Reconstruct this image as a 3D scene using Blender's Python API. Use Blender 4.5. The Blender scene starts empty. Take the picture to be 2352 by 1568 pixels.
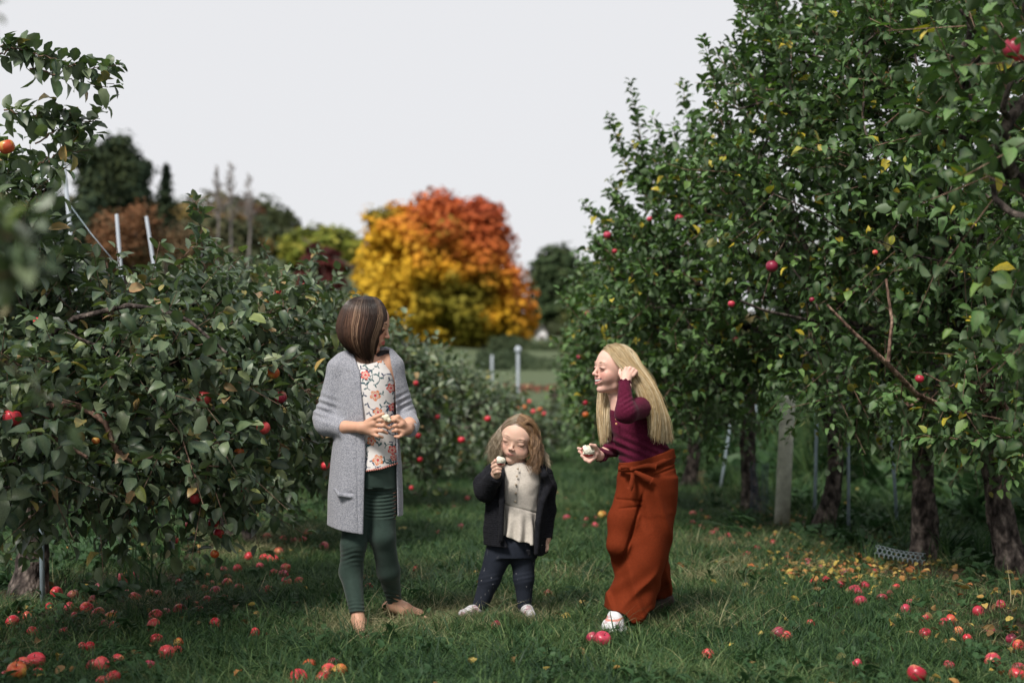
import bpy, bmesh, math, random
import numpy as np
from mathutils import Vector, Matrix

# ------------------------------------------------------------------ camera, sky, sun, exposure
SC = bpy.context.scene
COL = SC.collection
CAM_H, PITCH, FPX = 0.98, math.radians(2.03), 3267.0
cam_data = bpy.data.cameras.new('camera')
cam = bpy.data.objects.new('camera', cam_data); COL.objects.link(cam)
cam.location = (0, 0, CAM_H)
cam.rotation_euler = (math.radians(90) + PITCH, 0, 0)
cam_data.sensor_width = 36.0
cam_data.lens = 36.0 * FPX / 2352.0
cam_data.clip_start = 0.05
cam_data.clip_end = 1500.0
cam_data.dof.use_dof = True
cam_data.dof.focus_distance = 6.02
cam_data.dof.aperture_fstop = 1.9
SC.camera = cam

SUN_EL, SUN_AZ = math.radians(50), math.radians(-148)      # azimuth from +Y, clockwise: behind the camera and to its left
world = bpy.data.worlds.new('World'); SC.world = world
world.use_nodes = True
nt = world.node_tree
for n in list(nt.nodes): nt.nodes.remove(n)
w_out = nt.nodes.new('ShaderNodeOutputWorld')
w_bg = nt.nodes.new('ShaderNodeBackground')
w_sky = nt.nodes.new('ShaderNodeTexSky')
w_sky.sky_type = 'NISHITA'; w_sky.sun_disc = False
w_sky.sun_elevation = SUN_EL; w_sky.sun_rotation = SUN_AZ
w_sky.air_density = 1.0; w_sky.dust_density = 3.0; w_sky.ozone_density = 1.0
w_mix = nt.nodes.new('ShaderNodeMixRGB')
w_mix.inputs['Fac'].default_value = 0.93
w_mix.inputs['Color2'].default_value = (8.60, 8.62, 8.82, 1)       # even high overcast
nt.links.new(w_sky.outputs[0], w_mix.inputs['Color1'])
nt.links.new(w_mix.outputs[0], w_bg.inputs['Color'])
w_bg.inputs['Strength'].default_value = 0.1
nt.links.new(w_bg.outputs[0], w_out.inputs['Surface'])

sun_data = bpy.data.lights.new('sun', 'SUN')
sun = bpy.data.objects.new('sun', sun_data); COL.objects.link(sun)
sun_data.energy = 4.4
sun_data.angle = math.radians(14)
sun_data.color = (1.0, 0.93, 0.84)
_sd = Vector((math.sin(SUN_AZ) * math.cos(SUN_EL), math.cos(SUN_AZ) * math.cos(SUN_EL), math.sin(SUN_EL)))
sun.rotation_euler = _sd.to_track_quat('Z', 'Y').to_euler()
sun.location = (-6, -8, 9)

SC.view_settings.view_transform = 'Standard'
SC.view_settings.look = 'None'
SC.view_settings.exposure = 0.0
SC.view_settings.gamma = 1.0
SC.view_settings.use_curve_mapping = False
SC.render.engine = 'CYCLES'
SC.cycles.use_denoising = True
SC.cycles.max_bounces = 6
SC.cycles.diffuse_bounces = 3
SC.cycles.glossy_bounces = 2
SC.cycles.transmission_bounces = 3
SC.cycles.use_adaptive_sampling = True

# ------------------------------------------------------------------ helpers
CP, SP = math.cos(PITCH), math.sin(PITCH)
def P(px, py, d):
    """point at distance d (world Y) on the sight line of a photo position (2352 px wide scale)"""
    u, v = (px - 1176.0) / FPX, (784.0 - py) / FPX
    y, z = CP - SP * v, SP + CP * v
    return Vector((u * d / y, d, CAM_H + z * d / y))
def SCL(d): return d / FPX              # metres per photo pixel at distance d
def project(pts):
    pts = np.asarray(pts, float)
    y = pts[:, 1]; z = pts[:, 2] - CAM_H
    fwd = y * CP + z * SP; up = -y * SP + z * CP
    fwd = np.maximum(fwd, 1e-3)
    return 1176 + FPX * pts[:, 0] / fwd, 784 - FPX * up / fwd, fwd

def smoothstep(a, b, x):
    t = np.clip((x - a) / (b - a), 0, 1); return t * t * (3 - 2 * t)
def ground_z(x, y):
    x = np.asarray(x, float); y = np.asarray(y, float)
    t = np.maximum(y - 27.0, 0)
    z = 0.074 * (np.sqrt(t * t + 36) - 6)
    z = np.minimum(z, 6.5)
    hill = smoothstep(60, 125, y) * (1 - smoothstep(190, 330, y))
    az = x / np.maximum(y, 1) 
    z = z + hill * (9.3 * (1 - smoothstep(-0.19, -0.02, az)) )
    z = z + 0.012 * np.sin(x * 2.1 + 0.4) * np.sin(y * 1.7) * smoothstep(0, 3, y)
    return z
def gz(x, y): return float(ground_z(x, y))
def PG(px, py):
    """ground point seen at a photo position (flat near ground)"""
    u, v = (px - 1176.0) / FPX, (784.0 - py) / FPX
    y, z = CP - SP * v, SP + CP * v
    d = -CAM_H / z * y
    x = u * d / y
    return Vector((x, d, gz(x, d)))

def put(o, parent=None, loc=None, label=None, cat=None, group=None, kind=None):
    COL.objects.link(o)
    if parent is not None: o.parent = parent
    if loc is not None: o.location = loc
    return tag(o, label, cat, group, kind)
def tag(o, label=None, cat=None, group=None, kind=None):
    if label: o['label'] = label
    if cat: o['category'] = cat
    if group: o['group'] = group
    if kind: o['kind'] = kind
    return o
def empty(name, loc, label=None, cat=None, group=None):
    o = bpy.data.objects.new(name, None); o.empty_display_size = 0.1
    return put(o, None, loc, label, cat, group)

def mesh_np(name, verts, faces, mat, cols=None, smooth=True, attrs=None):
    """verts (N,3); faces: array (M,3|4) or a list of such arrays; cols (N,3)"""
    if not isinstance(faces, list): faces = [faces]
    faces = [np.asarray(f, np.int32) for f in faces if len(f)]
    me = bpy.data.meshes.new(name)
    verts = np.ascontiguousarray(verts, np.float32)
    me.vertices.add(len(verts)); me.vertices.foreach_set('co', verts.ravel())
    loops = np.concatenate([f.ravel() for f in faces])
    tot = np.concatenate([np.full(len(f), f.shape[1], np.int32) for f in faces])
    st = np.concatenate([[0], np.cumsum(tot)[:-1]]).astype(np.int32)
    me.loops.add(len(loops)); me.loops.foreach_set('vertex_index', loops)
    me.polygons.add(len(tot)); me.polygons.foreach_set('loop_start', st)
    me.polygons.foreach_set('loop_total', tot)
    if smooth: me.polygons.foreach_set('use_smooth', np.ones(len(tot), bool))
    if cols is not None:
        a = me.color_attributes.new('Col', 'FLOAT_COLOR', 'POINT')
        c = np.ones((len(verts), 4), np.float32); c[:, :3] = cols
        a.data.foreach_set('color', c.ravel())
    me.update(calc_edges=True)
    if mat is not None: me.materials.append(mat)
    return me
def obj_np(name, verts, faces, mat, parent=None, origin=(0, 0, 0), cols=None, smooth=True, **kw):
    """origin = world position of the parent: verts are given in world space"""
    v = np.asarray(verts, np.float32) - np.asarray(origin, np.float32)
    me = mesh_np(name, v, faces, mat, cols, smooth)
    o = bpy.data.objects.new(name, me)
    return put(o, parent, None if parent else origin, **kw)

# ------------------------------------------------------------------ materials
def new_mat(name):
    m = bpy.data.materials.new(name); m.use_nodes = True
    t = m.node_tree; b = t.nodes['Principled BSDF']
    return m, t, b
def N(t, kind, **kw):
    n = t.nodes.new(kind)
    for k, v in kw.items():
        if k.startswith('i_'): n.inputs[k[2:].replace('_', ' ')].default_value = v
        else: setattr(n, k, v)
    return n
def L(t, a, b): t.links.new(a, b)
def ramp(t, stops, interp='LINEAR'):
    r = t.nodes.new('ShaderNodeValToRGB'); cr = r.color_ramp; cr.interpolation = interp
    while len(cr.elements) > len(stops): cr.elements.remove(cr.elements[-1])
    while len(cr.elements) < len(stops): cr.elements.new(0.5)
    for e, (p, c) in zip(cr.elements, stops):
        e.position = p; e.color = (*c, 1)
    return r
def simple_mat(name, col, rough=0.7, spec=0.3, noise=0.0, scale=40.0, bump=0.0, metal=0.0, bscale=None, sheen=0.0):
    m, t, b = new_mat(name)
    b.inputs['Roughness'].default_value = rough
    b.inputs['Specular IOR Level'].default_value = spec
    b.inputs['Metallic'].default_value = metal
    if sheen: b.inputs['Sheen Weight'].default_value = sheen
    tc = N(t, 'ShaderNodeTexCoord')
    nz = N(t, 'ShaderNodeTexNoise'); nz.inputs['Scale'].default_value = scale; nz.inputs['Detail'].default_value = 4
    L(t, tc.outputs['Object'], nz.inputs['Vector'])
    lo = tuple(max(0, c * (1 - noise)) for c in col); hi = tuple(min(1, c * (1 + noise)) for c in col)
    r = ramp(t, [(0.3, lo), (0.7, hi)])
    L(t, nz.outputs['Fac'], r.inputs['Fac']); L(t, r.outputs[0], b.inputs['Base Color'])
    if bump:
        nb = N(t, 'ShaderNodeTexNoise'); nb.inputs['Scale'].default_value = bscale or scale * 2
        L(t, tc.outputs['Object'], nb.inputs['Vector'])
        bp = N(t, 'ShaderNodeBump'); bp.inputs['Strength'].default_value = bump; bp.inputs['Distance'].default_value = 0.01
        L(t, nb.outputs['Fac'], bp.inputs['Height']); L(t, bp.outputs[0], b.inputs['Normal'])
    return m
def vcol_mat(name, rough=0.8, spec=0.2, noise=0.15, scale=30.0, transl=0.0, bump=0.0, bscale=60, sheen=0.0):
    """base colour from the mesh colour attribute times a fine noise"""
    m, t, b = new_mat(name)
    b.inputs['Roughness'].default_value = rough
    b.inputs['Specular IOR Level'].default_value = spec
    if sheen: b.inputs['Sheen Weight'].default_value = sheen
    at = N(t, 'ShaderNodeVertexColor', layer_name='Col')
    tc = N(t, 'ShaderNodeTexCoord')
    nz = N(t, 'ShaderNodeTexNoise'); nz.inputs['Scale'].default_value = scale; nz.inputs['Detail'].default_value = 3
    L(t, tc.outputs['Object'], nz.inputs['Vector'])
    r = ramp(t, [(0.25, (1 - noise,) * 3), (0.75, (1.0,) * 3)])
    L(t, nz.outputs['Fac'], r.inputs['Fac'])
    mu = N(t, 'ShaderNodeMixRGB', blend_type='MULTIPLY'); mu.inputs['Fac'].default_value = 1
    L(t, at.outputs['Color'], mu.inputs['Color1']); L(t, r.outputs[0], mu.inputs['Color2'])
    L(t, mu.outputs[0], b.inputs['Base Color'])
    if bump:
        nb = N(t, 'ShaderNodeTexNoise'); nb.inputs['Scale'].default_value = bscale
        L(t, tc.outputs['Object'], nb.inputs['Vector'])
        bp = N(t, 'ShaderNodeBump'); bp.inputs['Strength'].default_value = bump; bp.inputs['Distance'].default_value = 0.004
        L(t, nb.outputs['Fac'], bp.inputs['Height']); L(t, bp.outputs[0], b.inputs['Normal'])
    if transl:
        tr = N(t, 'ShaderNodeBsdfTranslucent'); L(t, mu.outputs[0], tr.inputs['Color'])
        mx = N(t, 'ShaderNodeMixShader'); mx.inputs[0].default_value = transl
        L(t, b.outputs[0], mx.inputs[1]); L(t, tr.outputs[0], mx.inputs[2])
        L(t, mx.outputs[0], t.nodes['Material Output'].inputs['Surface'])
    return m
def leaf_mat(name, stops, under=(0.17, 0.21, 0.15), rough=0.42, transl=0.22, spec=0.4):
    """leaf: colour picked by per-leaf value in Col.r plus the object's random number; paler underside; a paler midrib"""
    m, t, b = new_mat(name)
    b.inputs['Roughness'].default_value = rough
    b.inputs['Specular IOR Level'].default_value = spec
    at = N(t, 'ShaderNodeVertexColor', layer_name='Col')
    sep = N(t, 'ShaderNodeSeparateColor'); L(t, at.outputs['Color'], sep.inputs[0])
    oi = N(t, 'ShaderNodeObjectInfo')
    add = N(t, 'ShaderNodeMath', operation='ADD'); L(t, sep.outputs[0], add.inputs[0]); L(t, oi.outputs['Random'], add.inputs[1])
    fr = N(t, 'ShaderNodeMath', operation='FRACT'); L(t, add.outputs[0], fr.inputs[0])
    r = ramp(t, stops); L(t, fr.outputs[0], r.inputs['Fac'])
    rib = N(t, 'ShaderNodeMixRGB'); rib.inputs['Color2'].default_value = (0.16, 0.2, 0.1, 1)
    rm = N(t, 'ShaderNodeMath', operation='MULTIPLY'); rm.inputs[1].default_value = 0.45; L(t, sep.outputs[1], rm.inputs[0])
    L(t, rm.outputs[0], rib.inputs['Fac']); L(t, r.outputs[0], rib.inputs['Color1'])
    tc = N(t, 'ShaderNodeTexCoord')
    nz = N(t, 'ShaderNodeTexNoise'); nz.inputs['Scale'].default_value = 25; nz.inputs['Detail'].default_value = 3
    L(t, tc.outputs['Object'], nz.inputs['Vector'])
    rr = ramp(t, [(0.3, (0.62,) * 3), (0.7, (1.15,) * 3)]); L(t, nz.outputs['Fac'], rr.inputs['Fac'])
    mu = N(t, 'ShaderNodeMixRGB', blend_type='MULTIPLY'); mu.inputs['Fac'].default_value = 1
    L(t, rib.outputs[0], mu.inputs['Color1']); L(t, rr.outputs[0], mu.inputs['Color2'])
    geo = N(t, 'ShaderNodeNewGeometry')
    mb = N(t, 'ShaderNodeMixRGB'); mb.inputs['Color2'].default_value = (*under, 1)
    bf = N(t, 'ShaderNodeMath', operation='MULTIPLY'); bf.inputs[1].default_value = 0.6
    L(t, geo.outputs['Backfacing'], bf.inputs[0])
    L(t, bf.outputs[0], mb.inputs['Fac']); L(t, mu.outputs[0], mb.inputs['Color1'])
    L(t, mb.outputs[0], b.inputs['Base Color'])
    tr = N(t, 'ShaderNodeBsdfTranslucent')
    tm = N(t, 'ShaderNodeMixRGB', blend_type='MULTIPLY'); tm.inputs['Fac'].default_value = 1; tm.inputs['Color2'].default_value = (1.6, 2.0, 0.6, 1)
    L(t, mu.outputs[0], tm.inputs['Color1']); L(t, tm.outputs[0], tr.inputs['Color'])
    mx = N(t, 'ShaderNodeMixShader'); mx.inputs[0].default_value = transl
    L(t, b.outputs[0], mx.inputs[1]); L(t, tr.outputs[0], mx.inputs[2])
    L(t, mx.outputs[0], t.nodes['Material Output'].inputs['Surface'])
    return m

GREENS_L = [(0.0, (0.012, 0.032, 0.022)), (0.25, (0.028, 0.062, 0.038)), (0.5, (0.058, 0.108, 0.060)), (0.75, (0.10, 0.155, 0.082)), (0.92, (0.18, 0.225, 0.13)), (0.955, (0.20, 0.25, 0.06)), (0.98, (0.42, 0.28, 0.09)), (1.0, (0.36, 0.2, 0.12))]  # wide dark to bright spread puts shade and gloss contrast into leaf colour
GREENS_R = [(0.0, (0.010, 0.030, 0.014)), (0.25, (0.024, 0.066, 0.024)), (0.5, (0.048, 0.115, 0.038)), (0.75, (0.080, 0.185, 0.052)), (0.9, (0.130, 0.250, 0.075)), (0.965, (0.14, 0.25, 0.04)), (0.975, (0.52, 0.42, 0.03)), (1.0, (0.6, 0.46, 0.04))]  # right row: light and shade contrast likewise widened into the leaf tones
M_LEAF_L = leaf_mat('leaf_left_row', GREENS_L, transl=.13)
M_LEAF_R = leaf_mat('leaf_right_row', GREENS_R, under=(.12, .17, .10), rough=.5, transl=.13, spec=.28)
M_CROWN = vcol_mat('distant_leaf', rough=0.75, noise=0.25, scale=0.8, transl=0.2)

def bark_mat(name, c0, c1, c2, scale=14):
    m, t, b = new_mat(name)
    b.inputs['Roughness'].default_value = 0.85; b.inputs['Specular IOR Level'].default_value = 0.2
    tc = N(t, 'ShaderNodeTexCoord'); mp = N(t, 'ShaderNodeMapping'); mp.inputs['Scale'].default_value = (1, 1, 0.6)
    L(t, tc.outputs['Object'], mp.inputs['Vector'])
    vo = N(t, 'ShaderNodeTexVoronoi'); vo.inputs['Scale'].default_value = scale * 2.4
    nz = N(t, 'ShaderNodeTexNoise'); nz.inputs['Scale'].default_value = scale; nz.inputs['Detail'].default_value = 8
    L(t, mp.outputs[0], nz.inputs['Vector'])
    L(t, mp.outputs[0], vo.inputs['Vector'])
    r = ramp(t, [(0.36, c0), (0.5, c1), (0.66, c2)])
    L(t, nz.outputs['Fac'], r.inputs['Fac'])
    rv = ramp(t, [(0.0, (1.1,) * 3), (0.75, (0.45,) * 3)]); L(t, vo.outputs['Distance'], rv.inputs['Fac'])
    mu = N(t, 'ShaderNodeMixRGB', blend_type='MULTIPLY'); mu.inputs['Fac'].default_value = 0.8
    L(t, r.outputs[0], mu.inputs['Color1']); L(t, rv.outputs[0], mu.inputs['Color2'])
    L(t, mu.outputs[0], b.inputs['Base Color'])
    bp = N(t, 'ShaderNodeBump'); bp.inputs['Strength'].default_value = 0.9; bp.inputs['Distance'].default_value = 0.012
    sub = N(t, 'ShaderNodeMath', operation='SUBTRACT'); L(t, nz.outputs['Fac'], sub.inputs[0]); L(t, vo.outputs['Distance'], sub.inputs[1])
    L(t, sub.outputs[0], bp.inputs['Height']); L(t, bp.outputs[0], b.inputs['Normal'])
    return m
M_BARK = bark_mat('apple_bark', (0.018, 0.014, 0.013), (0.085, 0.068, 0.062), (0.25, 0.205, 0.18), 22)
M_TWIG = bark_mat('young_bark', (0.10, 0.062, 0.048), (0.25, 0.155, 0.118), (0.40, 0.28, 0.21), 20)

# ------------------------------------------------------------------ tubes, noise, leaves
def tube(path, radii, sides=7, cap=True, rough=0.0, rng=None):
    """returns verts, quads, tris for a tapered tube along a path"""
    path = np.asarray(path, float); n = len(path)
    radii = np.broadcast_to(np.asarray(radii, float), (n,))
    tg = np.gradient(path, axis=0); tg /= np.linalg.norm(tg, axis=1)[:, None] + 1e-9
    ref = np.array([0.0, 0, 1]) if abs(tg[0][2]) < 0.9 else np.array([1.0, 0, 0])
    a = np.cross(tg[0], ref); a /= np.linalg.norm(a)
    A = [a]
    for i in range(1, n):
        a = A[-1] - tg[i] * np.dot(A[-1], tg[i]); a /= np.linalg.norm(a) + 1e-9; A.append(a)
    A = np.array(A); B = np.cross(tg, A)
    th = np.arange(sides) * 2 * np.pi / sides
    R = radii[:, None, None]
    if rough and rng is not None: R = R * (1 + rough * rng.normal(size=(n, sides, 1)))
    v = path[:, None, :] + R * (np.cos(th)[None, :, None] * A[:, None, :] + np.sin(th)[None, :, None] * B[:, None, :])
    v = v.reshape(-1, 3)
    i = np.arange(n - 1)[:, None]; j = np.arange(sides)[None, :]; jn = (j + 1) % sides
    q = np.stack([i * sides + j, i * sides + jn, (i + 1) * sides + jn, (i + 1) * sides + j], -1).reshape(-1, 4)
    tr = np.zeros((0, 3), int)
    if cap:
        v = np.concatenate([v, path[:1], path[-1:]]); c0, c1 = n * sides, n * sides + 1
        jj = np.arange(sides); jn = (jj + 1) % sides
        t0 = np.stack([np.full(sides, c0), jn, jj], -1)
        t1 = np.stack([np.full(sides, c1), (n - 1) * sides + jj, (n - 1) * sides + jn], -1)
        tr = np.concatenate([t0, t1])
    return v, q, tr
class Acc:
    """collects pieces into one mesh"""
    def __init__(s): s.v = []; s.q = []; s.t = []; s.c = []; s.n = 0
    def add(s, v, q=None, t=None, c=None):
        v = np.asarray(v, float)
        s.v.append(v)
        if q is not None and len(q): s.q.append(np.asarray(q) + s.n)
        if t is not None and len(t): s.t.append(np.asarray(t) + s.n)
        if c is not None: s.c.append(np.broadcast_to(np.asarray(c, float), (len(v), 3)))
        s.n += len(v)
    def tube(s, path, radii, sides=7, c=None, cap=True, rough=0.0, rng=None):
        v, q, t = tube(path, radii, sides, cap, rough, rng); s.add(v, q, t, c)
    def box(s, lo, hi, c=None, M=None):
        v = np.array([[x, y, z] for x in (lo[0], hi[0]) for y in (lo[1], hi[1]) for z in (lo[2], hi[2])], float)
        if M is not None: v = v @ np.array(M)[:3, :3].T + np.array(M)[:3, 3]
        q = [(0, 1, 3, 2), (4, 6, 7, 5), (0, 4, 5, 1), (2, 3, 7, 6), (0, 2, 6, 4), (1, 5, 7, 3)]
        s.add(v, q, None, c)
    def obj(s, name, mat, parent=None, origin=(0, 0, 0), smooth=True, **kw):
        f = []
        if s.q: f.append(np.concatenate(s.q))
        if s.t: f.append(np.concatenate(s.t))
        return obj_np(name, np.concatenate(s.v), f, mat, parent, origin, np.concatenate(s.c) if s.c else None, smooth, **kw)

_NR = np.random.RandomState(77).rand(32, 32, 32).astype(np.float32)
def vnoise(p, scale, off=0.0):
    """value noise in -1..1"""
    q = np.asarray(p) * scale + off
    i = np.floor(q).astype(int); f = q - i; f = f * f * (3 - 2 * f)
    i0 = i % 32; i1 = (i + 1) % 32
    r = 0
    for dx in (0, 1):
        for dy in (0, 1):
            for dz in (0, 1):
                ix = (i1 if dx else i0)[:, 0]; iy = (i1 if dy else i0)[:, 1]; iz = (i1 if dz else i0)[:, 2]
                w = (f[:, 0] if dx else 1 - f[:, 0]) * (f[:, 1] if dy else 1 - f[:, 1]) * (f[:, 2] if dz else 1 - f[:, 2])
                r = r + w * _NR[ix, iy, iz]
    return r * 2 - 1

def leaf_template(arch=0.3, fold=0.5, wid=0.27, twist=0.0, wave=0.0, ts=(.15, .40, .68, .89), ws=(.62, 1.0, .84, .38)):
    v = []; rib = []; n = len(ts)
    def mid(t): return np.array([0.0, t - 0.25 * arch * t * t, -arch * t * t * 0.75 + 0.1 * t])
    v.append(mid(0)); rib.append(1)
    for k, (t, w) in enumerate(zip(ts, ws)):
        m = mid(t); ww = w * wid
        for s in (-1, 0, 1):
            p = m + np.array([s * ww, 0, fold * ww * abs(s) + wave * s * (1 if k % 2 else -1) * ww])
            a = twist * t
            p = np.array([p[0] * math.cos(a) - (p[2] - m[2]) * math.sin(a), p[1], m[2] + p[0] * math.sin(a) + (p[2] - m[2]) * math.cos(a)])
            v.append(p); rib.append(1 if s == 0 else 0)
    v.append(mid(1.0)); rib.append(0.6); l = 3 * (n - 1) + 1; tip = 3 * n + 1
    t_ = [(0, 2, 1), (0, 3, 2), (l, l + 1, tip), (l + 1, l + 2, tip)]
    q_ = [(3 * k + 1 + s, 3 * k + 2 + s, 3 * k + 5 + s, 3 * k + 4 + s) for k in range(n - 1) for s in (0, 1)]
    return np.array(v), np.array(q_).reshape(-1, 4), np.array(t_), np.array(rib, float)
_LP = [(0.25, 0.45, 0.27), (0.55, 0.3, 0.29, 0.25, 0.12), (0.85, 0.5, 0.26, -0.3, 0.15), (0.4, 0.7, 0.25, 0.4, 0.08), (1.1, 0.25, 0.28, 0.15, 0.18), (0.05, 0.35, 0.3, -0.2, 0.1)]
LT = [leaf_template(*p) for p in _LP]
LT_MID = [leaf_template(*p, ts=(.2, .5, .8), ws=(.76, 1.0, .58)) for p in _LP]
LT_LO = [leaf_template(*p[:3], ts=(.45,), ws=(1.0,)) for p in _LP]       # far leaves

def frames(fwd, up):
    y = fwd / (np.linalg.norm(fwd, axis=1)[:, None] + 1e-9)
    x = np.cross(y, up); x /= np.linalg.norm(x, axis=1)[:, None] + 1e-9
    z = np.cross(x, y)
    return np.stack([x, y, z], -1)       # columns
def scatter_leaves(acc, pos, R, size, var, kind, lt=None):
    for k, (v, q, t, rib) in enumerate(lt or LT):
        m = kind == k
        n = int(m.sum())
        if not n: continue
        V = np.einsum('nij,vj->nvi', R[m], v) * size[m][:, None, None] + pos[m][:, None, :]
        nv = len(v); off = (np.arange(n) * nv)[:, None, None]
        c = np.zeros((n, nv, 3)); c[:, :, 0] = var[m][:, None]; c[:, :, 1] = rib[None, :]
        acc.add(V.reshape(-1, 3), (q[None] + off).reshape(-1, 4), (t[None] + off).reshape(-1, 3), c.reshape(-1, 3))

def mixc(stops, t):
    xs = [s[0] for s in stops]
    return np.stack([np.interp(t, xs, [s[1][k] for s in stops]) for k in range(3)], -1)
# ------------------------------------------------------------------ ground
def make_ground():
    ys = np.concatenate([np.linspace(-6, 4, 12), np.linspace(4.3, 30, 120), np.geomspace(31, 900, 70)])
    us = np.concatenate([-np.geomspace(1.0, 0.02, 36)[:-1] , np.linspace(-0.02, 0.02, 3), np.geomspace(0.02, 1, 36)[1:]])
    wid = np.maximum(ys * 0.95, 9.0)
    X = wid[:, None] * us[None, :] ; Y = np.repeat(ys[:, None], len(us), 1)
    Z = ground_z(X, Y)
    v = np.stack([X, Y, Z], -1).reshape(-1, 3)
    ny, nx = X.shape
    i = np.arange(ny - 1)[:, None]; j = np.arange(nx - 1)[None, :]
    q = np.stack([i * nx + j, i * nx + j + 1, (i + 1) * nx + j + 1, (i + 1) * nx + j], -1).reshape(-1, 4)
    m, t, b = new_mat('orchard_ground')
    b.inputs['Roughness'].default_value = 0.95; b.inputs['Specular IOR Level'].default_value = 0.1
    tc = N(t, 'ShaderNodeTexCoord')
    n1 = N(t, 'ShaderNodeTexNoise'); n1.inputs['Scale'].default_value = 9; n1.inputs['Detail'].default_value = 8; n1.inputs['Roughness'].default_value = 0.7
    n2 = N(t, 'ShaderNodeTexNoise'); n2.inputs['Scale'].default_value = 0.6; n2.inputs['Detail'].default_value = 3
    L(t, tc.outputs['Object'], n1.inputs['Vector']); L(t, tc.outputs['Object'], n2.inputs['Vector'])
    r1 = ramp(t, [(0.3, (0.018, 0.026, 0.012)), (0.5, (0.035, 0.052, 0.02)), (0.62, (0.055, 0.07, 0.028)), (0.75, (0.12, 0.10, 0.05))])
    L(t, n1.outputs['Fac'], r1.inputs['Fac'])
    r2 = ramp(t, [(0.35, (0.75,) * 3), (0.7, (1.25, 1.2, 1.05))]); L(t, n2.outputs['Fac'], r2.inputs['Fac'])
    mu = N(t, 'ShaderNodeMixRGB', blend_type='MULTIPLY'); mu.inputs['Fac'].default_value = 1
    L(t, r1.outputs[0], mu.inputs['Color1']); L(t, r2.outputs[0], mu.inputs['Color2'])
    # bare soil strips along the two tree rows
    sp = N(t, 'ShaderNodeSeparateXYZ'); L(t, tc.outputs['Object'], sp.inputs[0])
    def strip(cx, w):
        a = N(t, 'ShaderNodeMath', operation='SUBTRACT'); L(t, sp.outputs[0], a.inputs[0]); a.inputs[1].default_value = cx
        ab = N(t, 'ShaderNodeMath', operation='ABSOLUTE'); L(t, a.outputs[0], ab.inputs[0])
        mr = N(t, 'ShaderNodeMapRange'); mr.inputs['From Min'].default_value = w; mr.inputs['From Max'].default_value = w * 0.4
        L(t, ab.outputs[0], mr.inputs['Value']); return mr
    s1, s2 = strip(-2.3, 1.1), strip(2.4, 0.8)
    mx = N(t, 'ShaderNodeMath', operation='MAXIMUM'); L(t, s1.outputs[0], mx.inputs[0]); L(t, s2.outputs[0], mx.inputs[1])
    near = N(t, 'ShaderNodeMapRange'); near.inputs['From Min'].default_value = 30; near.inputs['From Max'].default_value = 22
    L(t, sp.outputs[1], near.inputs['Value'])
    mm = N(t, 'ShaderNodeMath', operation='MULTIPLY'); L(t, mx.outputs[0], mm.inputs[0]); L(t, near.outputs[0], mm.inputs[1])
    soil = ramp(t, [(0.35, (0.022, 0.016, 0.012)), (0.55, (0.06, 0.042, 0.028)), (0.72, (0.14, 0.10, 0.06))]); L(t, n1.outputs['Fac'], soil.inputs['Fac'])
    ms = N(t, 'ShaderNodeMixRGB'); L(t, mm.outputs[0], ms.inputs['Fac']); L(t, mu.outputs[0], ms.inputs['Color1']); L(t, soil.outputs[0], ms.inputs['Color2'])
    far = N(t, 'ShaderNodeMapRange'); far.inputs['From Min'].default_value = 28; far.inputs['From Max'].default_value = 44; L(t, sp.outputs[1], far.inputs['Value'])
    mead = ramp(t, [(0.3, (0.055, 0.08, 0.045)), (0.6, (0.10, 0.125, 0.07)), (0.8, (0.15, 0.155, 0.09))]); L(t, n1.outputs['Fac'], mead.inputs['Fac'])
    mf = N(t, 'ShaderNodeMixRGB'); L(t, far.outputs[0], mf.inputs['Fac']); L(t, ms.outputs[0], mf.inputs['Color1']); L(t, mead.outputs[0], mf.inputs['Color2'])
    L(t, mf.outputs[0], b.inputs['Base Color'])
    bp = N(t, 'ShaderNodeBump'); bp.inputs['Strength'].default_value = 0.7; bp.inputs['Distance'].default_value = 0.03
    L(t, n1.outputs['Fac'], bp.inputs['Height']); L(t, bp.outputs[0], b.inputs['Normal'])
    obj_np('ground', v, q, m, None, (0, 0, 0), kind='structure', label='grassy orchard ground rising to a hill behind the trees')
make_ground()

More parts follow.
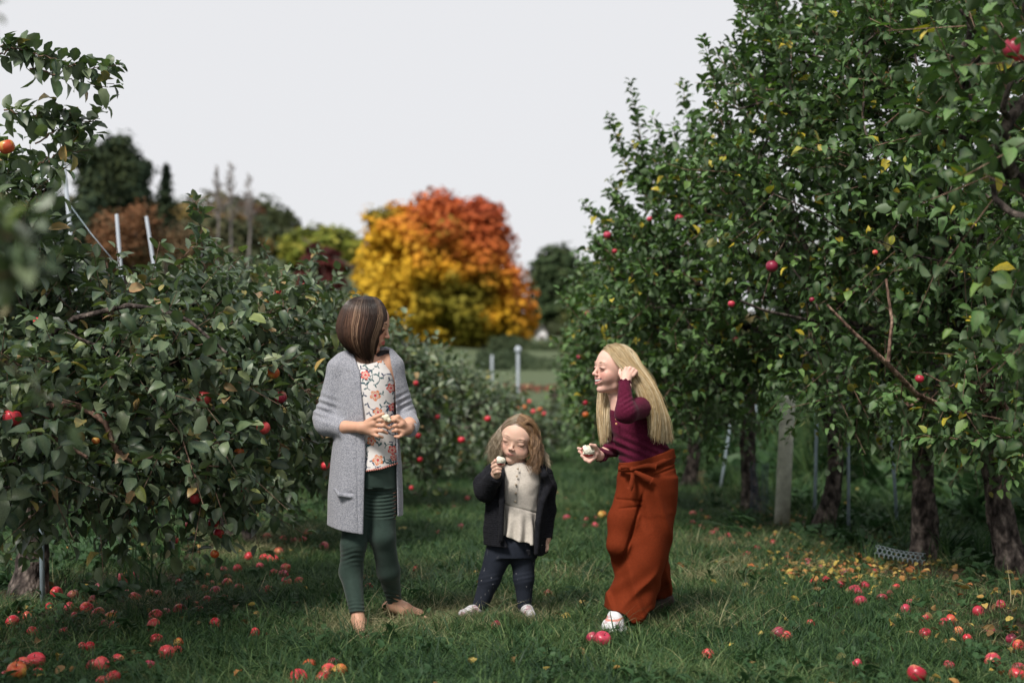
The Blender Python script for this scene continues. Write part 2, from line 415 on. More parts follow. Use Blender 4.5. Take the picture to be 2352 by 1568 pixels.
# ------------------------------------------------------------------ grass (instanced tufts)
def blade_mat(name, stops, dry):
    m, t, b = new_mat(name)
    b.inputs['Roughness'].default_value = 0.55; b.inputs['Specular IOR Level'].default_value = 0.3
    oi = N(t, 'ShaderNodeObjectInfo')
    at = N(t, 'ShaderNodeVertexColor', layer_name='Col'); sep = N(t, 'ShaderNodeSeparateColor'); L(t, at.outputs['Color'], sep.inputs[0])
    ad = N(t, 'ShaderNodeMath', operation='ADD'); L(t, sep.outputs[0], ad.inputs[0])
    mo = N(t, 'ShaderNodeMath', operation='MULTIPLY'); mo.inputs[1].default_value = 0.25; L(t, oi.outputs['Random'], mo.inputs[0])
    L(t, mo.outputs[0], ad.inputs[1])
    nz = N(t, 'ShaderNodeTexNoise'); nz.inputs['Scale'].default_value = 1.15; nz.inputs['Detail'].default_value = 5; nz.inputs['Roughness'].default_value = 0.65
    L(t, oi.outputs['Location'], nz.inputs['Vector'])
    mr = N(t, 'ShaderNodeMapRange'); mr.inputs['From Min'].default_value = 0.42; mr.inputs['From Max'].default_value = 0.72
    mr.inputs['To Min'].default_value = -0.12; mr.inputs['To Max'].default_value = dry
    L(t, nz.outputs['Fac'], mr.inputs['Value'])
    a2 = N(t, 'ShaderNodeMath', operation='ADD'); L(t, ad.outputs[0], a2.inputs[0]); L(t, mr.outputs[0], a2.inputs[1])
    r = ramp(t, stops); L(t, a2.outputs[0], r.inputs['Fac']); L(t, r.outputs[0], b.inputs['Base Color'])
    tr = N(t, 'ShaderNodeBsdfTranslucent'); L(t, r.outputs[0], tr.inputs['Color'])
    mx = N(t, 'ShaderNodeMixShader'); mx.inputs[0].default_value = 0.25
    L(t, b.outputs[0], mx.inputs[1]); L(t, tr.outputs[0], mx.inputs[2]); L(t, mx.outputs[0], t.nodes['Material Output'].inputs['Surface'])
    return m
M_GRASS = blade_mat('grass_blades', [(0.0, (0.014, 0.040, 0.018)), (0.35, (0.038, 0.092, 0.030)), (0.62, (0.085, 0.155, 0.048)), (0.80, (0.145, 0.205, 0.080)), (0.93, (0.27, 0.27, 0.135)), (1.0, (0.40, 0.36, 0.20))], 0.30)
M_STRAW = blade_mat('dry_straw', [(0.0, (0.06, 0.10, 0.04)), (0.35, (0.24, 0.24, 0.12)), (0.7, (0.48, 0.43, 0.26)), (1.0, (0.62, 0.56, 0.38))], 0.1)
M_WEED = blade_mat('weed_leaves', [(0.0, (0.022, 0.058, 0.022)), (0.5, (0.036, 0.088, 0.03)), (1.0, (0.06, 0.12, 0.045))], 0.2)

def tuft_mesh(name, seed, n, rad, h0, h1, wid, lean, mat, seg=3):
    rng = np.random.RandomState(seed)
    ang = rng.rand(n) * 2 * np.pi; rr = rad * np.sqrt(rng.rand(n))
    base = np.stack([np.cos(ang) * rr, np.sin(ang) * rr, np.full(n, -0.01)], -1)
    h = h0 + (h1 - h0) * rng.rand(n) ** 1.5
    la = rng.rand(n) * 2 * np.pi; ld = np.stack([np.cos(la), np.sin(la), 0 * la], -1)
    le = lean * (0.25 + rng.rand(n)) 
    side = np.stack([-np.sin(la + rng.normal(size=n)), np.cos(la + rng.normal(size=n)), 0 * la], -1)
    w = wid * (0.6 + 0.8 * rng.rand(n))
    V = []
    for k in range(seg + 1):
        t = k / seg
        c = base + np.array([0, 0, 1.0]) * (h * (t - 0.35 * le * t * t))[:, None] + ld * (h * le * t * t)[:, None]
        ww = (w * (1 - t ** 1.6) * 0.5)[:, None]
        if k < seg: V += [c - side * ww, c + side * ww]
        else: V += [c]
    V = np.stack(V, 1); nv = V.shape[1]
    off = (np.arange(n) * nv)[:, None, None]
    q = np.array([[2 * k, 2 * k + 1, 2 * k + 3, 2 * k + 2] for k in range(seg - 1)])[None] + off
    t_ = np.array([[2 * seg - 2, 2 * seg - 1, 2 * seg]])[None] + off
    c = np.zeros((n, nv, 3)); c[:, :, 0] = (rng.rand(n) ** 1.3 * 0.62)[:, None]
    return mesh_np(name, V.reshape(-1, 3), [q.reshape(-1, 4), t_.reshape(-1, 3)], mat, c.reshape(-1, 3))
def rosette_mesh(name, seed, n, size, mat):
    rng = np.random.RandomState(seed); acc = Acc()
    ang = rng.rand(n) * 6.283; el = 0.15 + 0.7 * rng.rand(n)
    f = np.stack([np.cos(ang) * np.cos(el), np.sin(ang) * np.cos(el), np.sin(el)], -1)
    R = frames(f, np.tile([0, 0, 1.0], (n, 1)))
    pos = f * 0.01 + np.stack([rng.normal(size=n) * size * 0.6, rng.normal(size=n) * size * 0.6, np.zeros(n) + 0.005], -1)
    scatter_leaves(acc, pos, R, size * (0.6 + 0.7 * rng.rand(n)), rng.rand(n) * 0.7, rng.randint(0, 5, n))
    return mesh_np(name, np.concatenate(acc.v), [np.concatenate(acc.q), np.concatenate(acc.t)], mat, np.concatenate(acc.c))

def instancer(name, points, rotz, scale, tilt, protos, pick, label):
    """one object whose geometry nodes put a tuft on each of its points"""
    col = bpy.data.collections.new(name + '_pieces')
    for k, me in enumerate(protos):
        col.objects.link(bpy.data.objects.new('%s_piece_%02d' % (name, k), me))
    me = bpy.data.meshes.new(name); me.vertices.add(len(points))
    me.vertices.foreach_set('co', np.asarray(points, np.float32).ravel())
    def fa(nm, arr, typ='FLOAT'):
        a = me.attributes.new(nm, typ, 'POINT')
        a.data.foreach_set('value' if typ != 'FLOAT_VECTOR' else 'vector', np.asarray(arr).ravel())
    fa('rot', np.stack([tilt[:, 0], tilt[:, 1], rotz], -1).astype(np.float32), 'FLOAT_VECTOR')
    fa('scl', scale.astype(np.float32)); fa('pick', pick.astype(np.int32), 'INT')
    me.update()
    o = bpy.data.objects.new(name, me)
    put(o, None, None, label, None, None, 'stuff')
    g = bpy.data.node_groups.new(name, 'GeometryNodeTree')
    g.interface.new_socket('Geometry', in_out='INPUT', socket_type='NodeSocketGeometry')
    g.interface.new_socket('Geometry', in_out='OUTPUT', socket_type='NodeSocketGeometry')
    gi = g.nodes.new('NodeGroupInput'); go = g.nodes.new('NodeGroupOutput')
    ci = g.nodes.new('GeometryNodeCollectionInfo'); ci.inputs['Collection'].default_value = col
    ci.inputs['Separate Children'].default_value = True; ci.inputs['Reset Children'].default_value = True
    ip = g.nodes.new('GeometryNodeInstanceOnPoints'); ip.inputs['Pick Instance'].default_value = True
    def na(nm, typ):
        n = g.nodes.new('GeometryNodeInputNamedAttribute'); n.data_type = typ; n.inputs['Name'].default_value = nm
        return n.outputs['Attribute']
    g.links.new(gi.outputs[0], ip.inputs['Points']); g.links.new(ci.outputs[0], ip.inputs['Instance'])
    g.links.new(na('pick', 'INT'), ip.inputs['Instance Index'])
    g.links.new(na('rot', 'FLOAT_VECTOR'), ip.inputs['Rotation']); g.links.new(na('scl', 'FLOAT'), ip.inputs['Scale'])
    g.links.new(ip.outputs[0], go.inputs[0])
    md = o.modifiers.new('tufts', 'NODES'); md.node_group = g
    return o

# bare strips under the rows get less grass
STRAW_SPOTS = [(800, 1440, .28), (850, 1465, .3), (1100, 1412, .35), (1160, 1425, .3), (1000, 1425, .2), (1230, 1420, .25), (1590, 1405, .35), (1620, 1330, .4), (1700, 1300, .45),
               (1560, 1250, .4), (620, 1240, .5), (560, 1270, .4), (1640, 1440, .3), (700, 1230, .4), (1500, 1440, .2), (1660, 1260, .5), (950, 1340, .25), (380, 1400, .3), (770, 1452, .16), (790, 1460, .14), (880, 1450, .18), (990, 1432, .14), (1040, 1420, .14), (1260, 1405, .16), (1290, 1330, .25), (1060, 1330, .2), (1100, 1395, .25), (930, 1430, .2), (1700, 1380, .3)]
FEET = [(825, 1452), (930, 1418), (975, 1424), (1085, 1412), (1212, 1412), (1412, 1440)]
def trampled(x, y):
    f = np.ones(len(x))
    for (px, py) in FEET:
        c = PG(px, py); f = np.minimum(f, .38 + .62 * smoothstep(.07, .2, np.hypot((x - c.x) / 1.1, y - c.y + .03)))
    return f
def back_strips():
    rng = np.random.RandomState(15); n = 5200; k = rng.rand(n)
    x = np.where(k < .3, 4.9, np.where(k < .5, 7.6, 10.4)) + .5 * rng.normal(size=n); y = 7.5 + 22 * rng.rand(n)
    m = k > .62; x = np.where(m, 2.9 + 9 * rng.rand(n), x); y = np.where(m, 15.3 + 4.5 * rng.rand(n), y)
    protos = [rosette_mesh('strip_weed', 120 + k, 60, 0.13, M_WEED) for k in range(3)] + [tuft_mesh('strip_grass', 125, 60, 0.16, 0.3, 0.75, 0.012, 0.5, M_GRASS)]
    instancer('tall_weeds', np.stack([x, y, ground_z(x, y) + .05], -1), rng.rand(n) * 6.283, 1.0 + 1.2 * rng.rand(n), rng.normal(size=(n, 2)) * .5, protos, rng.randint(0, 4, n), 'tall dark weeds between the trunks of the rows behind, right')
def make_grass():
    back_strips()
    rng = np.random.RandomState(5)
    pts = []; 
    def zone(y0, y1, dens, margin=0.5):
        A = 0; w1 = y1 * 0.4 + margin
        n = int(dens * (y1 - y0) * 2 * w1)
        y = y0 + (y1 - y0) * rng.rand(n); x = (rng.rand(n) * 2 - 1) * w1
        k = np.abs(x) < y * 0.4 + margin
        return x[k], y[k]
    Z = [zone(4.2, 7.2, 330), zone(7.2, 10, 190), zone(10, 15, 110), zone(15, 24, 55, 1.5), zone(24, 40, 16, 3)]
    x = np.concatenate([z[0] for z in Z]); y = np.concatenate([z[1] for z in Z])
    zid = np.concatenate([np.full(len(z[0]), k) for k, z in enumerate(Z)])
    # thin out under the trees
    under = np.maximum(1 - smoothstep(0.25, 0.85, np.abs(x - 2.45)), 1 - smoothstep(0.4, 1.1, np.abs(x + 2.5)))
    under *= (y < 22)
    nzv = vnoise(np.stack([x, y, 0 * x], -1), 1.4)
    gd = PG(2062, 1300)
    keep = ~((np.abs(x - gd.x + .02) < .22) & (np.abs(y - gd.y + .22) < .25) & (rng.rand(len(x)) < .75))
    keep &= rng.rand(len(x)) > under * 0.62 + 0.12 * (nzv > 0.35)
    x, y, zid, under = x[keep], y[keep], zid[keep], under[keep]
    n = len(x)
    sc = (0.75 + 0.6 * rng.rand(n)) * np.array([0.82, 0.92, 1.05, 1.35, 2.0])[zid]
    hv = vnoise(np.stack([x, y, 0 * x], -1), 0.9, 7.3)
    sc *= 1 + 0.3 * hv
    sc *= trampled(x, y)
    protos = [tuft_mesh('tuft', 10 + k, 46, 0.075, 0.03, 0.095 + 0.01 * k, 0.0042, 0.9 + 0.15 * k, M_GRASS) for k in range(6)]
    protos += [tuft_mesh('tuft', 30 + k, 22, 0.06, 0.05, 0.16, 0.0042, 0.6, M_GRASS) for k in range(2)]
    pick = rng.randint(0, 6, n); tall = rng.rand(n) < 0.06; pick[tall] = 6 + rng.randint(0, 2, tall.sum())
    pts = np.stack([x, y, ground_z(x, y)], -1)
    instancer('grass', pts, rng.rand(n) * 6.283, sc, rng.normal(size=(n, 2)) * 0.12, protos, pick, 'dark green lawn grass between the tree rows')
    # straw
    xs, ys = [], []
    for (px, py, r) in STRAW_SPOTS:
        c = PG(px, py); k = int(620 * r * r) + 16
        a = rng.rand(k) * 6.283; rr = r * np.abs(rng.normal(size=k)) * 0.6
        xs.append(c.x + np.cos(a) * rr * 1.3); ys.append(c.y + np.sin(a) * rr * 1.2)
    k = 900; y_ = 5 + 12 * rng.rand(k); x_ = np.where(rng.rand(k) < 0.5, -1.7 - 1.6 * rng.rand(k), 1.6 + 1.6 * rng.rand(k)); xs.append(x_); ys.append(y_)
    x = np.concatenate(xs); y = np.concatenate(ys); n = len(x)
    protos = [tuft_mesh('straw_tuft', 50 + k, 16, 0.06, 0.04, 0.13, 0.0034, 1.5, M_STRAW) for k in range(4)]
    instancer('dry_grass', np.stack([x, y, ground_z(x, y)], -1), rng.rand(n) * 6.283, (0.6 + 0.5 * rng.rand(n)) * (.5 + .5 * trampled(x, y)), rng.normal(size=(n, 2)) * 0.3, protos, rng.randint(0, 4, n), 'pale dry straw in patches among the green grass')
    # weeds
    n = 650; y = 4.2 + 9 * rng.rand(n) ** 1.6; x = (rng.rand(n) * 2 - 1) * (y * 0.4 + 0.2)
    protos = [rosette_mesh('rosette', 70 + k, 9, 0.035 + 0.006 * k, M_WEED) for k in range(4)]
    instancer('weeds', np.stack([x, y, ground_z(x, y) + 0.012], -1), rng.rand(n) * 6.283, 0.6 + 0.8 * rng.rand(n), rng.normal(size=(n, 2)) * 0.2, protos, rng.randint(0, 4, n), 'broad leaved weeds and clover low in the lawn')
    # taller dark weeds under the rows
    n = 900; y = 6 + 14 * rng.rand(n); x = np.where(rng.rand(n) < 0.42, -2.6 + 0.45 * rng.normal(size=n), 2.55 + 0.3 * rng.normal(size=n))
    gd = PG(2062, 1300); keep = ~((x > 1.2) & (y < 7.5)) & ~((np.abs(x - gd.x) < .3) & (y < gd.y + .1) & (y > 5)); x, y = x[keep], y[keep]; n = len(x)
    protos = [rosette_mesh('weed_clump', 90 + k, 26, 0.055, M_WEED) for k in range(3)] + [tuft_mesh('weed_tuft', 95, 40, 0.09, 0.1, 0.26, 0.006, 0.6, M_GRASS)]
    instancer('undergrowth', np.stack([x, y, ground_z(x, y) + 0.02], -1), rng.rand(n) * 6.283, 0.8 + 1.0 * rng.rand(n), rng.normal(size=(n, 2)) * 0.4, protos, rng.randint(0, 4, n), 'dark weedy undergrowth around the foot of the tree rows')
make_grass()

# ------------------------------------------------------------------ apple trees
def apple_profile():
    pr = [(0.0, 0.66), (0.10, 0.68), (0.24, 0.80), (0.42, 0.88), (0.66, 0.82), (0.88, 0.60), (1.0, 0.22), (0.98, -0.15), (0.84, -0.50), (0.62, -0.74), (0.40, -0.86), (0.2, -0.84), (0.08, -0.76), (0.0, -0.74)]
    sides = 14; v = []; 
    for k, (r, z) in enumerate(pr[1:-1]):
        for s in range(sides):
            a = s * 2 * math.pi / sides; lump = 1 + 0.03 * math.cos(5 * a) * (z < 0) + 0.015 * math.cos(2 * a)
            v.append((r * math.cos(a) * lump, r * math.sin(a) * lump, z * 0.93))
    n = len(pr) - 2
    q = [(k * sides + s, (k + 1) * sides + s, (k + 1) * sides + (s + 1) % sides, k * sides + (s + 1) % sides) for k in range(n - 1) for s in range(sides)]
    v += [(0, 0, pr[0][1] * 0.93), (0, 0, pr[-1][1] * 0.93)]
    t = [(len(v) - 2, s, (s + 1) % sides) for s in range(sides)] + [(len(v) - 1, (n - 1) * sides + (s + 1) % sides, (n - 1) * sides + s) for s in range(sides)]
    a = Acc(); a.add(v, q, t, (0, 0, 0))
    a.tube([(0, 0, 0.55), (0.03, 0.02, 0.8), (0.1, 0.05, 1.05)], [0.045, 0.04, 0.055], 5, (1, 0, 0))
    return np.concatenate(a.v), [np.concatenate(a.q), np.concatenate(a.t)], np.concatenate(a.c)
def apple_mat(name, reds, yellow, ymix):
    m, t, b = new_mat(name)
    b.inputs['Roughness'].default_value = 0.32; b.inputs['Specular IOR Level'].default_value = 0.5
    tc = N(t, 'ShaderNodeTexCoord'); oi = N(t, 'ShaderNodeObjectInfo')
    off = N(t, 'ShaderNodeVectorMath', operation='SCALE'); off.inputs['Scale'].default_value = 37.0
    cv = N(t, 'ShaderNodeCombineXYZ'); L(t, oi.outputs['Random'], cv.inputs[0]); L(t, oi.outputs['Random'], cv.inputs[1]); L(t, cv.outputs[0], off.inputs[0])
    ad = N(t, 'ShaderNodeVectorMath', operation='ADD'); L(t, tc.outputs['Object'], ad.inputs[0]); L(t, off.outputs[0], ad.inputs[1])
    n1 = N(t, 'ShaderNodeTexNoise'); n1.inputs['Scale'].default_value = 0.55; n1.inputs['Detail'].default_value = 2; L(t, ad.outputs[0], n1.inputs['Vector'])
    mp = N(t, 'ShaderNodeMapping'); mp.inputs['Scale'].default_value = (9, 9, 0.7); L(t, ad.outputs[0], mp.inputs['Vector'])
    n2 = N(t, 'ShaderNodeTexNoise'); n2.inputs['Scale'].default_value = 1.0; n2.inputs['Detail'].default_value = 3; L(t, mp.outputs[0], n2.inputs['Vector'])
    rr = ramp(t, [(0.0, reds[0]), (0.5, reds[1]), (1.0, reds[2])]); L(t, oi.outputs['Random'], rr.inputs['Fac'])
    s = N(t, 'ShaderNodeMath', operation='MULTIPLY_ADD'); L(t, n2.outputs['Fac'], s.inputs[0]); s.inputs[1].default_value = 0.35; L(t, n1.outputs['Fac'], s.inputs[2])
    mr = N(t, 'ShaderNodeMapRange'); mr.inputs['From Min'].default_value = 0.78 - ymix; mr.inputs['From Max'].default_value = 0.95 - ymix; L(t, s.outputs[0], mr.inputs['Value'])
    mx = N(t, 'ShaderNodeMixRGB'); mx.inputs['Color2'].default_value = (*yellow, 1); L(t, mr.outputs[0], mx.inputs['Fac']); L(t, rr.outputs[0], mx.inputs['Color1'])
    at = N(t, 'ShaderNodeVertexColor', layer_name='Col'); sep = N(t, 'ShaderNodeSeparateColor'); L(t, at.outputs['Color'], sep.inputs[0])
    ms = N(t, 'ShaderNodeMixRGB'); ms.inputs['Color2'].default_value = (0.09, 0.05, 0.03, 1); L(t, sep.outputs[0], ms.inputs['Fac']); L(t, mx.outputs[0], ms.inputs['Color1'])
    L(t, ms.outputs[0], b.inputs['Base Color'])
    return m
M_AP_RED = apple_mat('red_apple', [(0.48, 0.014, 0.030), (0.62, 0.035, 0.06), (0.64, 0.08, 0.08)], (0.66, 0.28, 0.09), 0.02)
M_AP_PINK = apple_mat('pink_apple', [(0.36, 0.014, 0.035), (0.52, 0.045, 0.085), (0.28, 0.022, 0.06)], (0.60, 0.28, 0.15), 0.0)
M_AP_GOLD = apple_mat('golden_apple', [(0.50, 0.07, 0.02), (0.55, 0.13, 0.03), (0.5, 0.06, 0.03)], (0.58, 0.36, 0.08), 0.12)
_av, _af, _ac = apple_profile()
ME_AP = {k: mesh_np('apple', _av, _af, m, _ac) for k, m in (('red', M_AP_RED), ('pink', M_AP_PINK), ('gold', M_AP_GOLD))}

def leaf_objs(root, origin, pos, R, size, var, kind, mat, meshes):
    for i in range(len(pos)):
        o = bpy.data.objects.new('leaf', meshes[kind[i]])
        M = Matrix(((*(R[i][0] * size[i]), pos[i][0] - origin[0]), (*(R[i][1] * size[i]), pos[i][1] - origin[1]), (*(R[i][2] * size[i]), pos[i][2] - origin[2]), (0, 0, 0, 1)))
        COL.objects.link(o); o.parent = root; o.matrix_local = M
LEAF_ME = {}
for _nm, _m in (('L', M_LEAF_L), ('R', M_LEAF_R)):
    LEAF_ME[_nm] = [mesh_np('leaf', v, [q, t], _m, np.stack([0 * r, r, 0 * r], -1)) for (v, q, t, r) in LT]

def apple_tree(base, top, blobs, shoots=(), n=420, size=0.075, side='L', seed=1, r0=0.07, label='', leaf_parts=True, apples=(), lean=None, up=0.55, lps=10, limbs=(), extra_leaf=1.0):
    """base/top: trunk ends; blobs: (x,y,z,rx,ry,rz) volumes of foliage; shoots: list of explicit paths"""
    rng = np.random.RandomState(seed)
    base = np.array(base, float); top = np.array(top, float)
    mat = M_LEAF_L if side == 'L' else M_LEAF_R
    root = empty('apple_tree', tuple(base), label, 'apple tree', 'apple trees in the orchard rows')
    B = np.array(blobs, float)
    vol = B[:, 3] * B[:, 4] * B[:, 5]; vol = vol ** 0.75
    cen = (B[:, :3] * vol[:, None]).sum(0) / vol.sum()
    # shoot starts
    bi = rng.choice(len(B), n, p=vol / vol.sum())
    d = rng.normal(size=(n, 3)); d /= np.linalg.norm(d, axis=1)[:, None]
    rad = (0.35 + 0.65 * rng.rand(n)) ** 0.6
    st = B[bi, :3] + d * B[bi, 3:6] * rad[:, None] * 0.9
    st = st[st[:, 2] > 0.12]; d = d[:len(st)]
    out = st - cen; out /= np.linalg.norm(out, axis=1)[:, None] + 1e-6
    m = len(st)
    dirs = out * 0.6 + d[:m] * 0.25 + rng.normal(size=(m, 3)) * 0.35
    dirs[:, 2] += up * (0.3 + 0.7 * rng.rand(m)); dirs /= np.linalg.norm(dirs, axis=1)[:, None]
    ln = 0.14 + 0.2 * rng.rand(m)
    # skeleton: trunk + nodes joined to the nearest lower node
    K = 7; tt = np.linspace(0, 1, K)
    bend = rng.normal(size=3) * 0.05; bend[2] = 0
    trunk = base + (top - base) * tt[:, None] + np.sin(tt * np.pi)[:, None] * bend
    nodes = [p for p in trunk[3:]]; par = [-1] + list(range(0, K - 4)); nfix = len(nodes)
    limb_id = [-1] * nfix
    thick = []
    for path in limbs:                      # explicit visible limbs
        prev = nfix - 1 if len(path) == 0 else int(np.argmin([np.linalg.norm(np.array(path[0]) - q) for q in nodes]))
        for p in path[1:]:
            nodes.append(np.array(p, float)); par.append(prev); prev = len(nodes) - 1; thick.append(prev)
    pts = np.concatenate([st, B[:, :3]]) if len(B) else st
    sub = pts[rng.rand(len(pts)) < 0.55]
    order = np.argsort(np.linalg.norm((sub - top) * np.array([1, 1, 1.1]), axis=1))
    NA = np.array(nodes)
    node_of = []
    for k in order:
        p = sub[k]; dd = np.linalg.norm(NA - p, axis=1) + 0.25 * np.maximum(NA[:, 2] - p[2], 0) + 0.08 * np.linalg.norm(NA - top, axis=1)
        j = int(np.argmin(dd)); q0 = NA[j]; L_ = np.linalg.norm(p - q0)
        if L_ < 0.06: continue
        if L_ > 0.3:
            mid = (p + q0) / 2 + rng.normal(size=3) * 0.05 * L_ - np.array([0, 0, 0.06 * L_])
            nodes.append(mid); par.append(j); j = len(nodes) - 1
        nodes.append(p); par.append(j)
        NA = np.array(nodes)
    nn = len(nodes); rads = np.full(nn, 0.0032 ** 2.2); 
    acc_r = np.full(nn, 0.0032 ** 2.2)
    acc_r[thick] = 0.0062 ** 2.2
    for k in range(nn - 1, 0, -1):
        if par[k] >= 0: acc_r[par[k]] += acc_r[k]
    rr = acc_r ** (1 / 2.2); sc_ = (r0 * 0.72) / max(rr[0], 1e-6); rr = np.maximum(rr * sc_, 0.0028)
    rr = np.minimum(rr, r0 * 0.7)
    # trunk object
    a = Acc(); f = 9
    tp = base + (top - base) * np.linspace(-0.06, 1, 16)[:, None] + np.sin(np.linspace(0, 1, 16) * np.pi)[:, None] * bend
    tr_ = r0 * (1.0 - 0.28 * np.linspace(0, 1, 16)) * (1 + 0.55 * np.exp(-np.linspace(0, 1, 16) * 11)) * (1 + 0.07 * rng.normal(size=16))
    tn = 46; tq = np.linspace(-0.06, 1, tn); tp = base + (top - base) * tq[:, None] + np.sin(np.clip(tq, 0, 1) * np.pi)[:, None] * bend
    tr_ = r0 * (1.0 - 0.26 * tq) * (1 + 0.55 * np.exp(-np.maximum(tq, 0) * 11)) * (1 + .05 * np.sin(tq * 9 + seed))
    v_, q_, t_ = tube(tp, tr_, 22); ax_ = np.repeat(tp, 22, 0); rd_ = v_[:tn * 22] - ax_
    nz_ = vnoise(v_[:tn * 22] * np.array([26, 26, 9]), 1.0, seed) * .55 + vnoise(v_[:tn * 22] * np.array([60, 60, 26]), 1.0, seed + 5.) * .45
    v_[:tn * 22] = ax_ + rd_ * (1 + .20 * nz_)[:, None]; a.add(v_, q_, t_)
    a.obj('trunk', M_BARK, root, base)
    # limbs: one object per first-order limb
    kids = {}
    for k in range(nn):
        if par[k] >= 0: kids.setdefault(par[k], []).append(k)
    twigs = Acc()
    def walk(start, parent, acc):
        stack = [(start, parent)]
        while stack:
            k, p = stack.pop()
            path = [nodes[p], nodes[k]]; rad_ = [min(rr[p], rr[k] * 1.25), rr[k]]
            cur = k
            while cur in kids:
                ch = sorted(kids[cur], key=lambda c: -rr[c])
                for c in ch[1:]: stack.append((c, cur))
                path.append(nodes[ch[0]]); rad_.append(rr[ch[0]]); cur = ch[0]
            path = np.array(path); rad_ = np.array(rad_)
            if len(path) > 2:      # smooth
                u = np.linspace(0, len(path) - 1, 3 * len(path)); i0 = np.arange(len(path))
                sm = path.copy(); sm[1:-1] = 0.5 * path[1:-1] + 0.25 * (path[:-2] + path[2:])
                path = np.stack([np.interp(u, i0, sm[:, c]) for c in range(3)], -1); rad_ = np.interp(u, i0, rad_)
            acc.tube(path, rad_, 6 if rad_[0] > 0.008 else 4, cap=False)
    for k in range(nfix):
        for c in kids.get(k, []):
            if c < nfix: continue
            if rr[c] > 0.011:
                la = Acc(); walk(c, k, la); la.obj('limb', M_TWIG if rr[c] < 0.022 else M_BARK, root, base)
            else: walk(c, k, twigs)
    # leaves along shoots
    pos = []; fw = []; upv = []; sz = []
    paths = []
    for i in range(m): paths.append((st[i], dirs[i], ln[i]))
    ga = 2.4
    S = st; 
    for j in range(lps):
        t = (j + 0.5) / lps
        cur = S + dirs * (ln * t)[:, None] - np.array([0, 0, 0.05]) * (t * t) * (1 - dirs[:, 2:3]) 
        ang = ga * j + rng.rand(m) * 1.2 + np.arange(m) * 1.7
        ref = np.tile([0.3, 0.2, 1.0], (m, 1)); a1 = np.cross(dirs, ref); a1 /= np.linalg.norm(a1, axis=1)[:, None]; b1 = np.cross(dirs, a1)
        rd = a1 * np.cos(ang)[:, None] + b1 * np.sin(ang)[:, None]
        f_ = rd * 0.85 + dirs * (0.25 + 0.6 * t) + rng.normal(size=(m, 3)) * 0.25; f_[:, 2] += (-0.15 if side == 'L' else 0.18)
        pos.append(cur + rd * 0.012); fw.append(f_); sz.append(size * (0.5 + 0.68 * rng.rand(m)) * (1.0 - 0.25 * t))
        upv.append(np.tile([0, 0, 1.0], (m, 1)) + rng.normal(size=(m, 3)) * 0.45)
    for i in range(0, m, 2):
        p = np.array([st[i] - dirs[i] * 0.02, st[i] + dirs[i] * ln[i] * 0.95 - np.array([0, 0, 0.05]) * (1 - dirs[i][2]) * 0.9])
        twigs.tube(p, [0.0028, 0.0014], 3, cap=False)
    for path in shoots:      # explicit long shoots, leaves all the way
        path = np.array([np.array(p, float) for p in path]); seg = np.linalg.norm(np.diff(path, axis=0), axis=1); tot = seg.sum()
        cum = np.concatenate([[0], np.cumsum(seg)]) / tot
        k = int(tot / 0.017) + 3; u = np.linspace(0.04, 1, k)
        c = np.stack([np.interp(u, cum, path[:, q]) for q in range(3)], -1); c[:-1] += rng.normal(size=(k - 1, 3)) * 0.006
        tg = np.gradient(c, axis=0); tg /= np.linalg.norm(tg, axis=1)[:, None]
        twigs.tube(c, np.linspace(0.004, 0.0014, k), 4, cap=False)
        ang = ga * np.arange(k) + rng.rand() * 6
        a1 = np.cross(tg, np.tile([0.3, 1, 0.2], (k, 1))); a1 /= np.linalg.norm(a1, axis=1)[:, None]; b1 = np.cross(tg, a1)
        rd = a1 * np.cos(ang)[:, None] + b1 * np.sin(ang)[:, None]
        f_ = rd * 0.9 + tg * 0.45 + rng.normal(size=(k, 3)) * 0.15
        for rep in range(2 if (side == 'R' or rng.rand() < .45) else 1):
            pos.append(c + rd * 0.01 * (1 - 2 * rep)); fw.append(f_ if rep == 0 else -rd * 0.8 + tg * 0.6 + rng.normal(size=(k, 3)) * 0.25)
            sz.append(size * (0.65 + 0.45 * rng.rand(k)) * np.interp(u, [0, 0.8, 1], [1, 0.9, 0.6])); upv.append(np.tile([0, 0, 1.0], (k, 1)) + rng.normal(size=(k, 3)) * 0.3)
    pos = np.concatenate(pos); fw = np.concatenate(fw); sz = np.concatenate(sz); upv = np.concatenate(upv)
    keep = (pos[:, 2] > 0.05) & (rng.rand(len(pos)) < extra_leaf); pos, fw, sz, upv = pos[keep], fw[keep], sz[keep], upv[keep]
    R = frames(fw, upv); var = rng.rand(len(pos)); kind = rng.randint(0, len(LT), len(pos))
    is_part = np.zeros(len(pos), bool)
    if leaf_parts:
        px, py, dd = project(pos)
        vis = (px > 5) & (px < 2347) & (py > 5) & (py < 1560)
        score = np.where(vis, dd - sz * 6 , 1e9)
        idx = np.argsort(score)[:300]; idx = idx[score[idx] < 1e8]
        is_part[idx] = True
        leaf_objs(root, base, pos[idx], R[idx], sz[idx], var[idx], kind[idx], mat, LEAF_ME[side])
    fo = Acc(); k = ~is_part
    scatter_leaves(fo, pos[k], R[k], sz[k], var[k], kind[k], LT_MID if leaf_parts else LT_LO)
    fo.obj('foliage', mat, root, base, kind='stuff')
    if twigs.n: twigs.obj('twigs', M_TWIG, root, base, kind='stuff')
    for (p, r, kd) in apples:
        o = bpy.data.objects.new('apple', ME_AP[kd]); COL.objects.link(o); o.parent = root
        o.location = Vector(p) - Vector(base); o.scale = (r, r, r)
        o.rotation_euler = (rng.normal() * 0.25, rng.normal() * 0.25, rng.rand() * 6)
    return root

